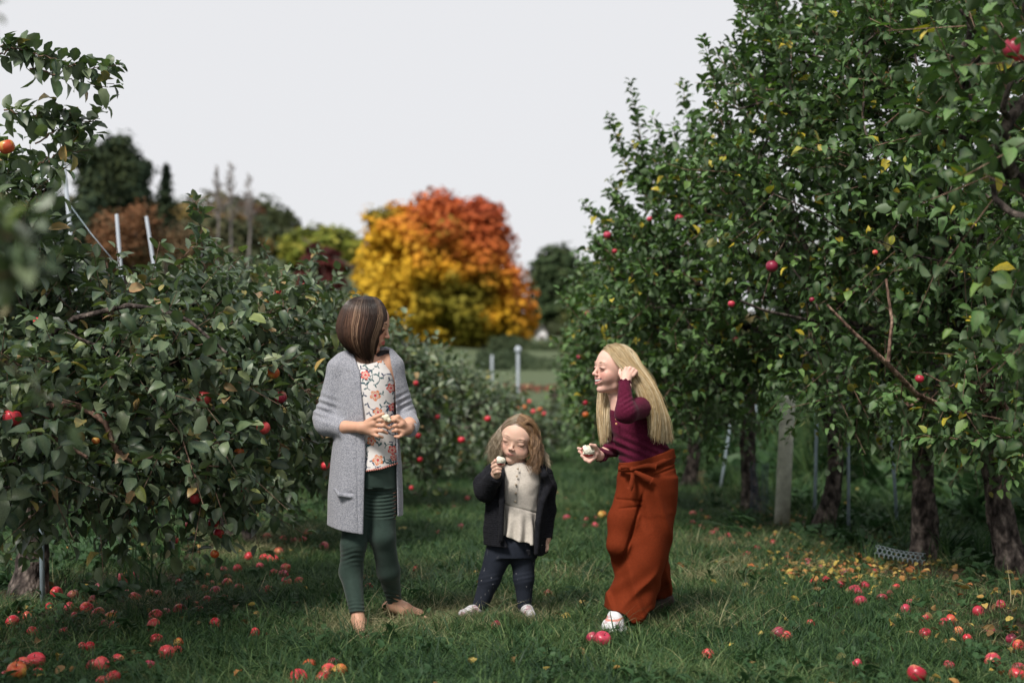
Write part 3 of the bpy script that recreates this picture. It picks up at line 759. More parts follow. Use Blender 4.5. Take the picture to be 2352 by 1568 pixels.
def BP(px, py, d, rx, ry, rz):
    """foliage blob whose centre is seen at a photo position"""
    p = P(px, py, d); return (p.x, p.y, p.z, rx, ry, rz)
def AP(px, py, d, r=0.034, kd='red'): return (tuple(P(px, py, d)), r, kd)
def SH(d, *pp, dd=0.0): return [tuple(P(x, y, d + dd * k)) for k, (x, y) in enumerate(pp)]

def groundpt(x, y): return (x, y, gz(x, y))
# ---- left row
apple_tree(groundpt(-1.95, 2.2), (-1.75, 2.2, 0.9),
    [BP(-260, 620, 2.1, .10, .15, .10)],
    n=14, size=.066, side='L', seed=3, r0=.05, label='very near apple tree whose blurred leaves hang in from the left edge', leaf_parts=True, up=.0,
    shoots=[SH(2.1, (-120, 520), (-40, 530), (30, 545), (75, 580)), SH(2.1, (-120, 640), (-30, 640), (40, 620), (100, 600)), SH(2.15, (-100, 580), (-10, 600), (60, 650)), SH(2.3, (-110, 25), (-60, 25), (-15, 22)), SH(2.2, (-80, 500), (-10, 500), (30, 500))])
apple_tree(groundpt(-2.35, 6.95), (-2.5, 6.9, 0.75),
    [BP(60, 800, 6.5, .45, .5, .35), BP(250, 790, 6.6, .40, .45, .22), BP(430, 770, 6.7, .36, .45, .20), BP(380, 860, 6.3, .45, .55, .28), BP(150, 930, 6.0, .42, .5, .28),
     BP(540, 830, 6.6, .30, .4, .24), BP(600, 950, 6.6, .20, .35, .18), BP(420, 1030, 6.1, .36, .4, .18), BP(180, 1080, 5.9, .36, .4, .16), BP(500, 1110, 6.4, .22, .3, .12), BP(30, 1060, 5.6, .3, .35, .22),
     BP(60, 640, 6.3, .25, .4, .2), BP(0, 440, 6.1, .17, .25, .12), BP(330, 720, 6.8, .3, .4, .12), BP(-60, 560, 6.2, .25, .4, .35), BP(470, 690, 7.0, .16, .3, .09),
     BP(90, 420, 6.1, .10, .2, .07), BP(40, 530, 6.1, .18, .3, .12), BP(640, 790, 6.9, .14, .3, .14)],
    shoots=[SH(5.9, (-20, 130), (40, 110), (120, 135), (200, 160), (275, 150)), SH(5.9, (60, 150), (130, 175), (210, 200), (262, 195)), SH(5.9, (-20, 110), (30, 100), (90, 130)),
            SH(6.0, (80, 330), (150, 290), (210, 275), (250, 240)), SH(6.0, (120, 230), (150, 260), (150, 330)), SH(6.0, (0, 250), (60, 260), (140, 270), (220, 310)), SH(6.0, (80, 380), (150, 350), (205, 345)),
            SH(7.0, (470, 640), (462, 560), (458, 500), (440, 455)), SH(6.6, (400, 620), (440, 570), (475, 540)), SH(6.4, (520, 1080), (545, 1150), (560, 1200)), SH(6.1, (250, 1130), (270, 1210), (285, 1280)),
            SH(6.2, (590, 1020), (575, 1110), (540, 1190)), SH(6.6, (660, 720), (690, 680), (720, 660)), SH(6.6, (620, 700), (640, 640), (665, 610)), SH(6.0, (100, 1150), (70, 1220), (60, 1290))],
    n=1000, size=.102, side='L', seed=11, r0=.075, up=.35, lps=9, label='sprawling apple tree at the left edge with red apples and drooping branches',
    limbs=[[(-2.5, 6.9, .75), tuple(P(60, 1000, 6.6)), tuple(P(40, 745, 6.3)), tuple(P(150, 765, 6.0)), tuple(P(240, 800, 5.9))],
           [(-2.5, 6.9, .75), tuple(P(40, 905, 6.0)), tuple(P(190, 930, 5.75)), tuple(P(255, 935, 5.7))], [tuple(P(255, 935, 5.7)), tuple(P(258, 1060, 5.7))],
           [tuple(P(150, 765, 6.0)), tuple(P(320, 655, 5.95)), tuple(P(425, 720, 5.9)), tuple(P(520, 810, 5.9))],
           [(-2.5, 6.9, .75), tuple(P(60, 940, 5.6)), tuple(P(110, 1010, 5.5)), tuple(P(200, 1050, 5.4))]],
    apples=[AP(605, 983, 6.1, .030), AP(644, 912, 6.3, .030, 'pink'), AP(468, 914, 6.0, .033), AP(628, 857, 6.2, .028, 'gold'), AP(28, 960, 5.5, .036), AP(186, 902, 5.9, .024), AP(236, 955, 6.1, .020),
            AP(566, 1092, 6.2, .028), AP(564, 1124, 6.2, .024), AP(449, 1145, 6.1, .024), AP(490, 1200, 6.3, .024), AP(502, 1225, 6.3, .024), AP(493, 1272, 6.2, .020, 'gold'), AP(15, 338, 5.9, .034, 'gold'),
            AP(550, 1040, 6.2, .025, 'gold'), AP(85, 737, 5.9, .016), AP(700, 655, 6.6, .012), AP(640, 670, 6.6, .014), AP(220, 1012, 5.7, .016, 'gold'), AP(620, 850, 6.25, .018, 'gold'), AP(435, 1205, 6.9, .022), AP(400, 1240, 7.0, .022), AP(360, 905, 6.1, .016)])
apple_tree(groundpt(-1.75, 9.2), (-1.85, 9.2, .8),
    [BP(620, 770, 9, .42, .5, .28), BP(700, 840, 8.8, .30, .5, .35), BP(560, 900, 9.0, .5, .6, .45), BP(690, 980, 8.7, .22, .45, .3), BP(640, 1090, 8.8, .28, .4, .15), BP(540, 740, 9.3, .3, .4, .2), BP(740, 745, 9.2, .13, .3, .14), BP(750, 900, 8.9, .12, .3, .3)],
    shoots=[SH(9, (700, 640), (720, 600), (735, 575)), SH(9, (610, 640), (615, 590), (600, 560)), SH(9.2, (530, 640), (520, 590), (500, 555))],
    n=640, size=.096, side='L', seed=21, r0=.07, label='apple tree just behind the girl in the grey cardigan, left row', up=.45,
    limbs=[[(-1.85, 9.2, .8), tuple(P(680, 870, 8.4)), tuple(P(730, 825, 8.2))], [(-1.85, 9.2, .8), tuple(P(700, 900, 8.3)), tuple(P(730, 888, 8.2))]],
    apples=[AP(748, 1069, 8.3, .026), AP(745, 1073, 8.5, .02), AP(655, 905, 8.4, .018, 'gold'), AP(614, 690, 8.6, .022, 'gold')])
apple_tree(groundpt(-1.45, 12.2), (-1.45, 12.2, .8),
    [BP(840, 810, 12.2, .45, .6, .3), BP(920, 880, 12, .4, .6, .32), BP(800, 900, 12, .6, .7, .6), BP(955, 965, 11.8, .3, .5, .35), BP(900, 1040, 12, .5, .5, .25), BP(780, 770, 12.5, .4, .5, .22), BP(985, 930, 12.2, .2, .4, .2)],
    n=430, size=.10, side='L', seed=31, r0=.07, label='apple tree behind the shoulder of the girl in the cardigan', up=.5, lps=9,
    apples=[AP(1120, 962, 12, .028), AP(1005, 957, 11.6, .02), AP(960, 1000, 11.5, .024), AP(1060, 1010, 11.6, .03, 'red'), AP(955, 880, 11.5, .022), AP(965, 1055, 11.5, .022), AP(945, 1120, 11.7, .02)])
apple_tree(groundpt(-0.85, 15.6), (-0.85, 15.6, .9),
    [BP(1000, 880, 15.6, .45, .7, .25), BP(1070, 930, 15.4, .45, .6, .3), BP(980, 930, 15.5, .6, .7, .5), BP(1110, 970, 15.2, .4, .6, .4), BP(1040, 1020, 15.5, .6, .6, .25), BP(1110, 920, 15.6, .2, .5, .2)],
    n=300, size=.125, side='L', seed=41, r0=.07, label='apple tree at mid lane behind the toddler, left row', leaf_parts=False, lps=9)
apple_tree(groundpt(-0.2, 19.5), (-0.2, 19.5, 1.0),
    [BP(1110, 930, 19.5, .6, .8, .25), BP(1190, 975, 19.3, .5, .7, .28), BP(1120, 1000, 19.4, .7, .8, .3), BP(1220, 1000, 19, .4, .6, .28)],
    n=230, size=.15, side='L', seed=42, r0=.07, label='far apple tree closing the left side of the lane above the toddler', leaf_parts=False, lps=8,
    apples=[AP(1205, 935, 18.4, .03, 'gold'), AP(1225, 945, 18.4, .032), AP(1240, 940, 18.4, .032, 'gold'), AP(1216, 922, 18.4, .028), AP(1190, 938, 18.4, .026, 'gold'), AP(1250, 950, 18.3, .028)])
apple_tree(groundpt(0.75, 25), (0.75, 25, 1.0),
    [BP(1150, 965, 24, .7, .8, .2), BP(1250, 965, 24.5, .6, .7, .2), BP(1220, 985, 24, .9, .8, .22), BP(1080, 930, 26, .8, .8, .25)],
    n=220, size=.16, side='L', seed=43, r0=.07, label='farthest low apple tree at the end of the grass lane', leaf_parts=False, lps=8)
# second row to the left, seen over the first
for k, (px, py, d) in enumerate([(120, 790, 11.5), (330, 745, 13.0), (520, 715, 16.0), (650, 700, 20.0), (760, 730, 26.0)]):
    c = P(px, py, d)
    apple_tree(groundpt(c.x, d), (c.x, d, .8),
        [(c.x, d, c.z - .1, .9, .7, .45), (c.x - .6, d, c.z - .6, .8, .7, .6), (c.x + .6, d + .2, c.z - .5, .8, .7, .6), (c.x + .2, d - .3, c.z - 1.0, 1.1, .7, .6)],
        n=230, size=.13, side='L', seed=50 + k, r0=.07, leaf_parts=False, lps=9,
        label=['apple tree of the next row left, behind the edge tree', 'apple tree behind the bare poles on the left', 'apple tree in front of the brown hillside on the left', 'smaller distant apple tree below the leafless saplings', 'distant apple tree below the dark red tree'][k])

# ---- right row
apple_tree(groundpt(2.35, 4.6), (2.25, 4.7, .9),
    [BP(2330, 120, 4.7, .22, .5, .3), BP(2250, 260, 4.9, .2, .4, .25), BP(2420, 330, 4.6, .3, .5, .5), BP(2480, 760, 4.6, .24, .4, .35), BP(2330, 30, 4.9, .3, .4, .2), BP(2400, 500, 4.8, .12, .3, .2)],
    shoots=[SH(4.8, (2352, 300), (2260, 270), (2190, 290)), SH(4.8, (2352, 380), (2280, 330), (2230, 370)), SH(4.9, (2352, 730), (2290, 725), (2230, 750))],
    n=200, size=.086, side='R', seed=61, r0=.07, label='nearest apple tree of the right row, leaning in at the top right corner', up=.2,
    apples=[AP(2328, 112, 4.5, .036, 'pink'), AP(2345, 120, 4.5, .034)])
apple_tree(groundpt(2.72, 7.75), (2.62, 7.75, 1.05),
    [BP(2250, 300, 7.5, .5, .6, .45), BP(2100, 150, 7.6, .45, .6, .4), BP(2330, 550, 7.4, .45, .6, .5), BP(2230, 700, 7.4, .4, .5, .4), BP(2280, 900, 7.2, .3, .4, .28), BP(2050, 330, 7.5, .35, .5, .35), BP(2150, 500, 7.3, .4, .5, .4), BP(2180, 40, 7.8, .6, .5, .3), BP(2350, 100, 7.8, .6, .5, .6), BP(2130, 900, 7.3, .25, .3, .18), BP(2300, 960, 7.6, .3, .4, .14), BP(2180, 960, 7.9, .3, .4, .14)],
    shoots=[SH(6.9, (2340, 1000), (2230, 1010), (2120, 1000), (2075, 1010)), SH(6.9, (2352, 1040), (2300, 1060), (2330, 1100))],
    n=950, size=.088, side='R', seed=62, r0=.072, label='big apple tree with the dark rough trunk at the right edge', up=.45, lps=10,
    limbs=[[(2.62, 7.75, 1.05), tuple(P(2190, 1000, 7.4)), tuple(P(2100, 900, 7.1)), tuple(P(2040, 830, 6.9)), tuple(P(1960, 770, 6.8)), tuple(P(1900, 700, 6.8))], [tuple(P(2060, 850, 6.9)), tuple(P(2060, 740, 6.9)), tuple(P(2035, 640, 6.9))]],
    apples=[AP(2112, 870, 6.9, .022, 'pink'), AP(2010, 580, 7.0, .014), AP(2280, 395, 7.0, .014, 'pink')])
apple_tree(groundpt(2.42, 8.35), (2.45, 8.35, 1.15),
    [BP(1900, 180, 8.3, .5, .7, .45), BP(1780, 300, 8.2, .42, .6, .4), BP(2000, 350, 8.2, .5, .7, .5), BP(1850, 500, 8.0, .5, .7, .42), BP(2000, 650, 8.0, .45, .6, .45), BP(1740, 180, 8.6, .25, .4, .25), BP(1850, 30, 8.7, .4, .5, .25), BP(2020, 60, 8.6, .5, .6, .3), BP(1950, 850, 8.0, .45, .5, .28), BP(1750, 420, 8.2, .35, .5, .3), BP(2020, 930, 8.3, .35, .4, .14)],
    shoots=[SH(8.3, (1700, 330), (1660, 250), (1632, 160), (1616, 88)), SH(8.3, (1740, 230), (1715, 130), (1700, 60), (1712, 0)), SH(8.4, (1720, 170), (1690, 100), (1680, 90)), SH(8.4, (1800, 100), (1790, 30), (1780, -30)), SH(8.3, (1690, 370), (1660, 300), (1640, 250)),
            SH(8.3, (1750, 130), (1760, 50), (1745, 10)), SH(8.3, (1700, 420), (1655, 380), (1625, 340))],
    n=1050, size=.085, side='R', seed=63, r0=.072, label='tall apple tree with flaking grey bark, second trunk from the right edge', up=.6, lps=11,
    limbs=[[(2.45, 8.35, 1.15), tuple(P(2000, 760, 8.1)), tuple(P(1830, 730, 7.7)), tuple(P(1740, 715, 7.6)), tuple(P(1700, 690, 7.6))]],
    apples=[AP(1773, 612, 7.6, .034, 'pink'), AP(1680, 698, 7.7, .020, 'pink'), AP(1865, 688, 7.6, .014, 'pink'), AP(2030, 175, 7.7, .03, 'gold')])
apple_tree(groundpt(2.15, 9.9), (2.1, 9.9, 1.15),
    [BP(1610, 440, 9.8, .45, .7, .28), BP(1680, 560, 9.6, .55, .8, .45), BP(1540, 560, 9.7, .42, .6, .35), BP(1560, 700, 9.5, .5, .7, .4), BP(1720, 720, 9.5, .5, .7, .4), BP(1640, 840, 9.5, .5, .6, .3), BP(1490, 650, 9.8, .28, .5, .28), BP(1800, 800, 9.4, .35, .5, .2), BP(1650, 890, 9.6, .38, .5, .2), BP(1620, 960, 10.2, .3, .4, .14)],
    shoots=[SH(9.8, (1490, 440), (1475, 350), (1460, 260), (1448, 185)), SH(9.8, (1600, 380), (1590, 310), (1572, 240), (1566, 185)), SH(9.8, (1455, 430), (1430, 360), (1408, 290), (1398, 262)), SH(9.8, (1480, 530), (1430, 480), (1390, 440)), SH(9.9, (1440, 590), (1395, 530), (1366, 490), (1338, 462)),
            SH(9.9, (1440, 520), (1410, 440), (1400, 410)), SH(9.8, (1540, 420), (1525, 340), (1500, 270)), SH(9.8, (1570, 420), (1550, 340), (1548, 280)), SH(9.8, (1510, 480), (1480, 420), (1450, 330)), SH(9.8, (1470, 560), (1440, 500), (1420, 430)), SH(9.9, (1430, 640), (1385, 590), (1362, 540)), SH(9.7, (1620, 400), (1610, 330), (1605, 260)), SH(9.8, (1640, 380), (1620, 330), (1600, 300))],
    n=980, size=.085, side='R', seed=64, r0=.062, label='apple tree with tall upright shoots above the blonde girl', up=.7, lps=11,
    limbs=[[(2.1, 9.9, 1.15), tuple(P(1800, 900, 9.6)), tuple(P(1700, 790, 9.3)), tuple(P(1620, 620, 9.2))]],
    apples=[AP(1560, 502, 9.2, .03, 'pink'), AP(1492, 503, 9.2, .018, 'pink'), AP(1395, 540, 9.4, .026, 'pink'), AP(1412, 577, 9.4, .018, 'pink'), AP(1690, 780, 9, .02, 'pink')])
apple_tree(groundpt(1.95, 11.6), (1.95, 11.6, 1.1),
    [BP(1452, 640, 11.6, .45, .7, .35), BP(1422, 760, 11.4, .45, .7, .4), BP(1522, 780, 11.4, .6, .8, .5), BP(1412, 880, 11.3, .35, .6, .35), BP(1592, 900, 11.3, .5, .6, .3), BP(1442, 960, 11.3, .3, .5, .22)],
    n=600, size=.094, side='R', seed=65, r0=.07, label='apple tree directly behind the blonde girl, right row', up=.5, lps=10,
    apples=[AP(1344, 925, 11, .022, 'pink'), AP(1345, 952, 11, .026, 'gold'), AP(1330, 820, 11.1, .02, 'pink'), AP(1350, 720, 11.1, .02, 'pink'), AP(1850, 900, 11, .02)])
apple_tree(groundpt(1.75, 14.2), (1.75, 14.2, 1.1),
    [BP(1418, 700, 14.2, .5, .7, .4), BP(1398, 820, 14, .45, .7, .45), BP(1478, 840, 14, .7, .7, .7), BP(1388, 920, 13.8, .35, .6, .35)],
    n=330, size=.11, side='R', seed=66, r0=.07, label='apple tree seen past the blonde girl\'s face', leaf_parts=False, lps=9)
apple_tree(groundpt(1.8, 17.8), (1.8, 17.8, 1.1),
    [BP(1398, 730, 17.8, .5, .8, .5), BP(1378, 840, 17.6, .45, .8, .5), BP(1438, 900, 17.6, .9, .8, .7), BP(1378, 960, 17.3, .35, .6, .4)],
    n=280, size=.13, side='R', seed=67, r0=.07, label='far apple tree narrowing the lane from the right', leaf_parts=False, lps=9)
apple_tree(groundpt(2.0, 22.5), (2.0, 22.5, 1.1),
    [BP(1392, 760, 22.5, .5, .8, .5), BP(1372, 850, 22.3, .5, .8, .5), BP(1432, 900, 22.3, 1.0, .8, .8), BP(1367, 920, 22, .35, .6, .5)],
    n=260, size=.15, side='R', seed=68, r0=.07, label='farthest apple tree of the right row beside the lawn patch', leaf_parts=False, lps=9)
# rows behind to the right: dark trunks under dense crowns
rngB = random.Random(9)
k = 0
for row, (x0, ds) in enumerate([(4.9, [3.2, 5.4, 7.6, 10.2, 12.0, 14.1, 16.0, 18.2, 20.5]), (7.6, [7.5, 10.5, 13.5, 15.2, 17.2, 19.4, 22.0]), (10.4, [14.0, 16.5, 19.0, 21.5, 24.5, 28.0])]):  # nearest trees of these rows are unseen, added to block the sky at right
    for d in ds:
        x = x0 + rngB.uniform(-.15, .15); tx = x + rngB.uniform(-.2, .2)
        apple_tree(groundpt(x, d), (tx, d, 1.15),
            [(x, d, 1.6, 1.1, .9, .55), (x - .6, d + .2, 2.3, .8, .8, .6), (x + .6, d, 2.3, .9, .8, .6), (x, d, 3.1, .8, .8, .5), (x - .7, d - .1, 1.35, .55, .5, .4), (x + .7, d + .3, 1.3, .6, .6, .45)],
            n=210, size=.16, side='R', seed=100 + k, r0=.075, leaf_parts=False, lps=9,
            label='dark trunked apple tree, %s from the front of the %s row behind on the right' % (['first', 'second', 'third', 'fourth', 'fifth', 'sixth', 'seventh', 'eighth', 'ninth'][ds.index(d)], ['second', 'third', 'fourth'][row]))
        k += 1

# rows carried on out of view; trees added to block sun and sky light
for k, (x, y, side, lab) in enumerate([(-2.55, 3.6, 'L', 'unseen left row apple tree added for shade just outside the left edge'), (-2.5, -.2, 'L', 'unseen left row apple tree added for shade beside the camera'), (-2.5, -2.4, 'L', 'unseen left row apple tree added for shade behind the camera'), (-2.5, -4.6, 'L', 'unseen left row apple tree added for shade well behind the camera'),
                                       (2.85, 2.5, 'R', 'unseen right row apple tree added for shade just outside the right edge'), (2.8, .3, 'R', 'unseen right row apple tree added for shade beside the camera'), (2.8, -1.9, 'R', 'unseen right row apple tree added for shade behind the camera')]):
    hgt = 0.0 if side == 'R' else -.35
    apple_tree(groundpt(x, y), (x, y, 1.0), [(x, y, 1.5 + hgt, .85, .9, .5), (x, y, 2.3 + hgt, .8, .95, .55), (x, y, 3.0 + hgt, .6, .8, .45)],
        n=260, size=.13, side=side, seed=200 + k, r0=.07, leaf_parts=False, lps=9, label=lab)

for k, (x, y, ln_) in enumerate([(3.3, 14.6, .15), (4.0, 14.9, -.2), (4.5, 13.6, .1), (5.5, 14.4, -.1), (6.1, 13.5, .25), (6.6, 14.8, .0), (7.1, 13.9, -.2), (8.3, 14.5, .1)]):
    apple_tree(groundpt(x, y), (x + ln_, y, 1.15), [(x, y, 1.6, .7, .7, .45), (x, y, 2.3, .6, .6, .5)], n=110, size=.15, side='R', seed=300 + k, r0=.06, leaf_parts=False, lps=9,
        label='slim dark trunk in the shade, %s from the left of the line behind the post' % ['first', 'second', 'third', 'fourth', 'fifth', 'sixth', 'seventh', 'eighth'][k])
# ------------------------------------------------------------------ trees of the background
def quads_from(pos, nrm, size, rng, asp=0.75):
    n = len(pos)
    a = np.cross(nrm, rng.normal(size=(n, 3))); a /= np.linalg.norm(a, axis=1)[:, None] + 1e-9
    b = np.cross(nrm, a); b /= np.linalg.norm(b, axis=1)[:, None] + 1e-9
    s = size[:, None]
    V = np.stack([pos - a * s, pos - b * s * asp + nrm * s * .12, pos + a * s, pos + b * s * asp + nrm * s * .12], 1).reshape(-1, 3)
    q = np.arange(n * 4).reshape(-1, 4)
    return V, q
def crown_pts(cen, rad, n_cl, per, cl_r, rng, shape=0.6, flat=0.75):
    d = rng.normal(size=(n_cl, 3)); d /= np.linalg.norm(d, axis=1)[:, None]
    r = (0.25 + 0.75 * rng.rand(n_cl)) ** shape
    cc = cen + d * rad * r[:, None]
    cr = cl_r * (0.6 + 0.8 * rng.rand(n_cl))
    n = n_cl * per; k = np.repeat(np.arange(n_cl), per)
    e = rng.normal(size=(n, 3)); e /= np.linalg.norm(e, axis=1)[:, None]
    rr = rng.rand(n) ** 0.4
    pos = cc[k] + e * (cr[k] * rr)[:, None] * np.array([1, 1, flat])
    nrm = e * 0.7 + d[k] * 0.3 + np.array([0, 0, 0.35]) + rng.normal(size=(n, 3)) * 0.3
    nrm /= np.linalg.norm(nrm, axis=1)[:, None]
    return pos, nrm, k, cc
def far_tree(name, px0, px1, py0, py1, d, colf, n_cl=120, per=70, cl_r=None, leaf=None, seed=0, label='', cat='tree', trunk=True, group=None, squash=1.0, depth=1.0, lobes=None):
    rng = np.random.RandomState(seed)
    s = SCL(d); cx, cy = (px0 + px1) / 2, (py0 + py1) / 2
    c = np.array(P(cx, cy, d)); rad = np.array([(px1 - px0) / 2 * s, (px1 - px0) / 2 * s * depth, (py1 - py0) / 2 * s])
    cl_r = cl_r or rad[0] * 0.2; leaf = leaf or rad[0] * 0.03
    rin = np.maximum(rad - cl_r * 0.8, rad * 0.4)
    base = groundpt(c[0], d)
    root = empty(name, base, label, cat, group)
    parts = [crown_pts(c, rin, n_cl, per, cl_r, rng)]
    for (lx, ly, lr, frac) in (lobes or []):
        lc = np.array(P(lx, ly, d)) ; lrr = lr * s
        parts.append(crown_pts(lc, np.array([lrr, lrr, lrr * .9]), max(6, int(n_cl * frac)), per, cl_r, rng))
    pos = np.concatenate([p[0] for p in parts]); nrm = np.concatenate([p[1] for p in parts])
    V, q = quads_from(pos, nrm, leaf * (0.6 + 0.8 * rng.rand(len(pos))), rng)
    rel = (pos - c) / rad
    col = colf(rel, pos, rng)
    obj_np('crown', V, q, M_CROWN, root, base, np.repeat(col, 4, 0), False)
    if trunk:
        a = Acc(); tb = np.array(base)
        a.tube([tb - [0, 0, .2], tb * .4 + c * .6, c + [0, 0, rad[2] * .5]], [rad[0] * .09, rad[0] * .06, rad[0] * .02], 8)
        for k in range(9):
            e = rng.normal(size=3) * .55; e[2] = abs(e[2]) * .5
            a.tube([tb * (.55) + c * .45, c * .7 + tb * .3 + e * rad * .5, c + e * rad], [rad[0] * .04, rad[0] * .025, rad[0] * .008], 5)
        a.obj('trunk', M_BARK, root, base)
    return root
def green_col(c0, c1, c2, sc=0.8, off=0.0):
    def f(rel, pos, rng):
        t = 0.5 + 0.35 * vnoise(pos, sc, off) + 0.18 * rng.normal(size=len(pos))
        return mixc([(0, c0), (0.5, c1), (1, c2)], t)
    return f
def maple_col(rel, pos, rng):
    n = vnoise(pos, 0.62, 3.1) * .55 + vnoise(pos, 1.5, 9.4) * .35 + 0.10 * rng.normal(size=len(pos))
    u, w = rel[:, 0], rel[:, 2]
    warm = w * 0.95 + u * 0.70 - 0.06 + 0.42 * n                        # yellow low left -> red top right
    col = mixc([(-0.45, (0.66, 0.42, 0.03)), (-0.05, (0.66, 0.36, 0.02)), (0.25, (0.60, 0.23, 0.025)), (0.6, (0.52, 0.13, 0.03)), (1.1, (0.42, 0.085, 0.03))], warm)
    core = np.exp(-((u - 0.14 + 0.25 * w) ** 2 / 0.07 + (w + 0.35) ** 2 / 0.55)) * .8 + np.maximum(-w - 0.35, 0) * 1.0 * (u > -0.3) + 0.12 * (u > 0.3) * (w < 0.4)
    core += np.exp(-((u + 0.62) ** 2 + (w - 0.72) ** 2) / 0.03) * .7
    g = .85 * smoothstep(0.2, 0.8, core + 0.55 * vnoise(pos, 0.8, 17.0))[:, None]
    green = mixc([(0, (0.05, 0.085, 0.012)), (1, (0.24, 0.24, 0.03))], 0.5 + 0.6 * n)
    return col * (1 - g) + green * g
far_tree('maple_tree', 784, 1230, 434, 840, 80, maple_col, n_cl=520, per=46, cl_r=.85, leaf=0.19, seed=5, cat='maple tree',
         label='large round maple in autumn yellow, orange and red above the lane', lobes=[(880, 690, 70, .08), (1150, 720, 80, .12), (980, 750, 75, .10), (1100, 510, 60, .06), (900, 540, 70, .08), (1000, 490, 60, .05)])
far_tree('dark_red_tree', 672, 800, 545, 700, 66, lambda r, p, g: mixc([(0, (0.045, 0.012, 0.012)), (1, (0.16, 0.035, 0.03))], 0.5 + .4 * vnoise(p, 1.2) + .2 * g.normal(size=len(p))), n_cl=90, per=60, leaf=.13, seed=6, label='dark red tree to the left of the orange maple')
far_tree('green_tree', 1196, 1356, 532, 830, 100, green_col((.02, .04, .015), (.045, .075, .028), (.11, .14, .06)), n_cl=150, per=60, leaf=.24, cl_r=1.0, seed=7, label='grey green tree behind the right side of the maple', lobes=[(1320, 640, 45, .1)])
far_tree('green_tree', 1290, 1420, 640, 830, 85, green_col((.03, .05, .015), (.07, .10, .03), (.22, .22, .08)), n_cl=100, per=60, leaf=.2, cl_r=.8, seed=8, label='lighter olive tree low in the gap beside the right row')
far_tree('golden_green_tree', 640, 850, 508, 640, 95, green_col((.07, .10, .015), (.17, .2, .026), (.34, .3, .05)), n_cl=150, per=50, leaf=.28, cl_r=1.2, seed=9, label='yellow green round tree on the ridge left of the maple')
far_tree('green_tree', 560, 700, 520, 640, 100, green_col((.03, .05, .02), (.06, .085, .03), (.12, .13, .05)), n_cl=90, per=50, leaf=.26, cl_r=1.1, seed=10, label='dull green tree on the ridge right of the leafless saplings')
far_tree('brown_leaf_tree', 200, 400, 445, 640, 46, lambda r, p, g: mixc([(0, (.05, .05, .025)), (.5, (.17, .085, .04)), (1, (.28, .13, .06))], 0.5 + .4 * vnoise(p, 1.1) + .2 * g.normal(size=len(p))), n_cl=80, per=45, leaf=.075, cl_r=.42, seed=12, label='thin rusty brown tree behind the bare poles')
far_tree('brown_leaf_tree', 350, 520, 490, 660, 52, lambda r, p, g: mixc([(0, (.05, .05, .03)), (.5, (.13, .09, .045)), (1, (.2, .13, .07))], 0.5 + .4 * vnoise(p, 1.1) + .2 * g.normal(size=len(p))), n_cl=80, per=45, leaf=.08, cl_r=.42, seed=13, label='olive brown bushy tree below the small spruce')
for k, (x0_, x1_, y0_, dd) in enumerate([(410, 540, 474, 92), (480, 610, 492, 96), (600, 720, 508, 100), (820, 900, 560, 104)]):
    far_tree('ridge_tree', x0_, x1_, y0_, 660, dd, green_col((.03, .045, .02), (.07, .08, .035), (.14, .12, .06)), n_cl=110, per=50, leaf=.22, cl_r=.9, seed=70 + k, group='dull trees along the ridge',
             label=['dull ridge tree behind the small spruce', 'brownish ridge tree behind the leafless saplings', 'dull green ridge tree left of the yellow green one', 'low ridge tree touching the left of the maple'][k])
GC = green_col((.012, .024, .014), (.022, .042, .022), (.06, .08, .03), 0.7)
far_tree('dark_cedar_tree', 160, 275, 350, 700, 50, GC, n_cl=260, per=90, leaf=.095, cl_r=.45, seed=14, label='dark dense evergreen behind the left tree, lower rounded top', cat='evergreen tree', lobes=[(200, 360, 30, .08)])
far_tree('dark_cedar_tree', 235, 345, 312, 700, 52, GC, n_cl=300, per=90, leaf=.095, cl_r=.45, seed=15, label='tallest dark evergreen on the left with a pointed top', cat='evergreen tree', lobes=[(268, 330, 14, .03), (310, 400, 30, .06), (255, 385, 34, .08), (290, 450, 50, .1)])
far_tree('dark_cedar_tree', 60, 190, 430, 700, 54, GC, n_cl=240, per=90, leaf=.085, cl_r=.45, seed=16, label='dark evergreen half hidden by the top of the left apple tree', cat='evergreen tree')
def spruce(px, py0, py1, w, d, seed, label):
    rng = np.random.RandomState(seed); s = SCL(d)
    top = np.array(P(px, py0, d)); bot = np.array(P(px, py1, d)); base = groundpt(top[0], d); H = top[2] - bot[2]
    root = empty('spruce_tree', base, label, 'spruce tree')
    pos = []; nr = []
    tr = Acc(); tr.tube([base, top], [w * s * .12, .01], 6); 
    for k in range(150):
        t = (k / 149) ** .85; z = top[2] - t * H; r = (w * s * .85) * (0.06 + 0.94 * t) * (.65 + .5 * rng.rand()); a = rng.rand() * 6.283
        n = 30; u = rng.rand(n)
        p = np.stack([top[0] + np.cos(a) * r * u, top[1] + np.sin(a) * r * u, z - .35 * r * u], -1) + rng.normal(size=(n, 3)) * .05 * (1 + t)
        pos.append(p); nr.append(np.tile([np.cos(a) * .3, np.sin(a) * .3, 1], (n, 1)) + rng.normal(size=(n, 3)) * .5)
        tr.tube([(top[0], top[1], z), (top[0] + np.cos(a) * r, top[1] + np.sin(a) * r, z - .35 * r)], [.02, .006], 3)
    pos = np.concatenate(pos); nr = np.concatenate(nr); nr /= np.linalg.norm(nr, axis=1)[:, None]
    V, q = quads_from(pos, nr, .09 * (.6 + .8 * rng.rand(len(pos))), rng, .5)
    obj_np('crown', V, q, M_CROWN, root, base, np.repeat(GC(None, pos, rng), 4, 0), False)
    tr.obj('trunk', M_BARK, root, base)
spruce(382, 380, 560, 75, 60, 1, 'small pointed spruce standing alone right of the dark evergreens')
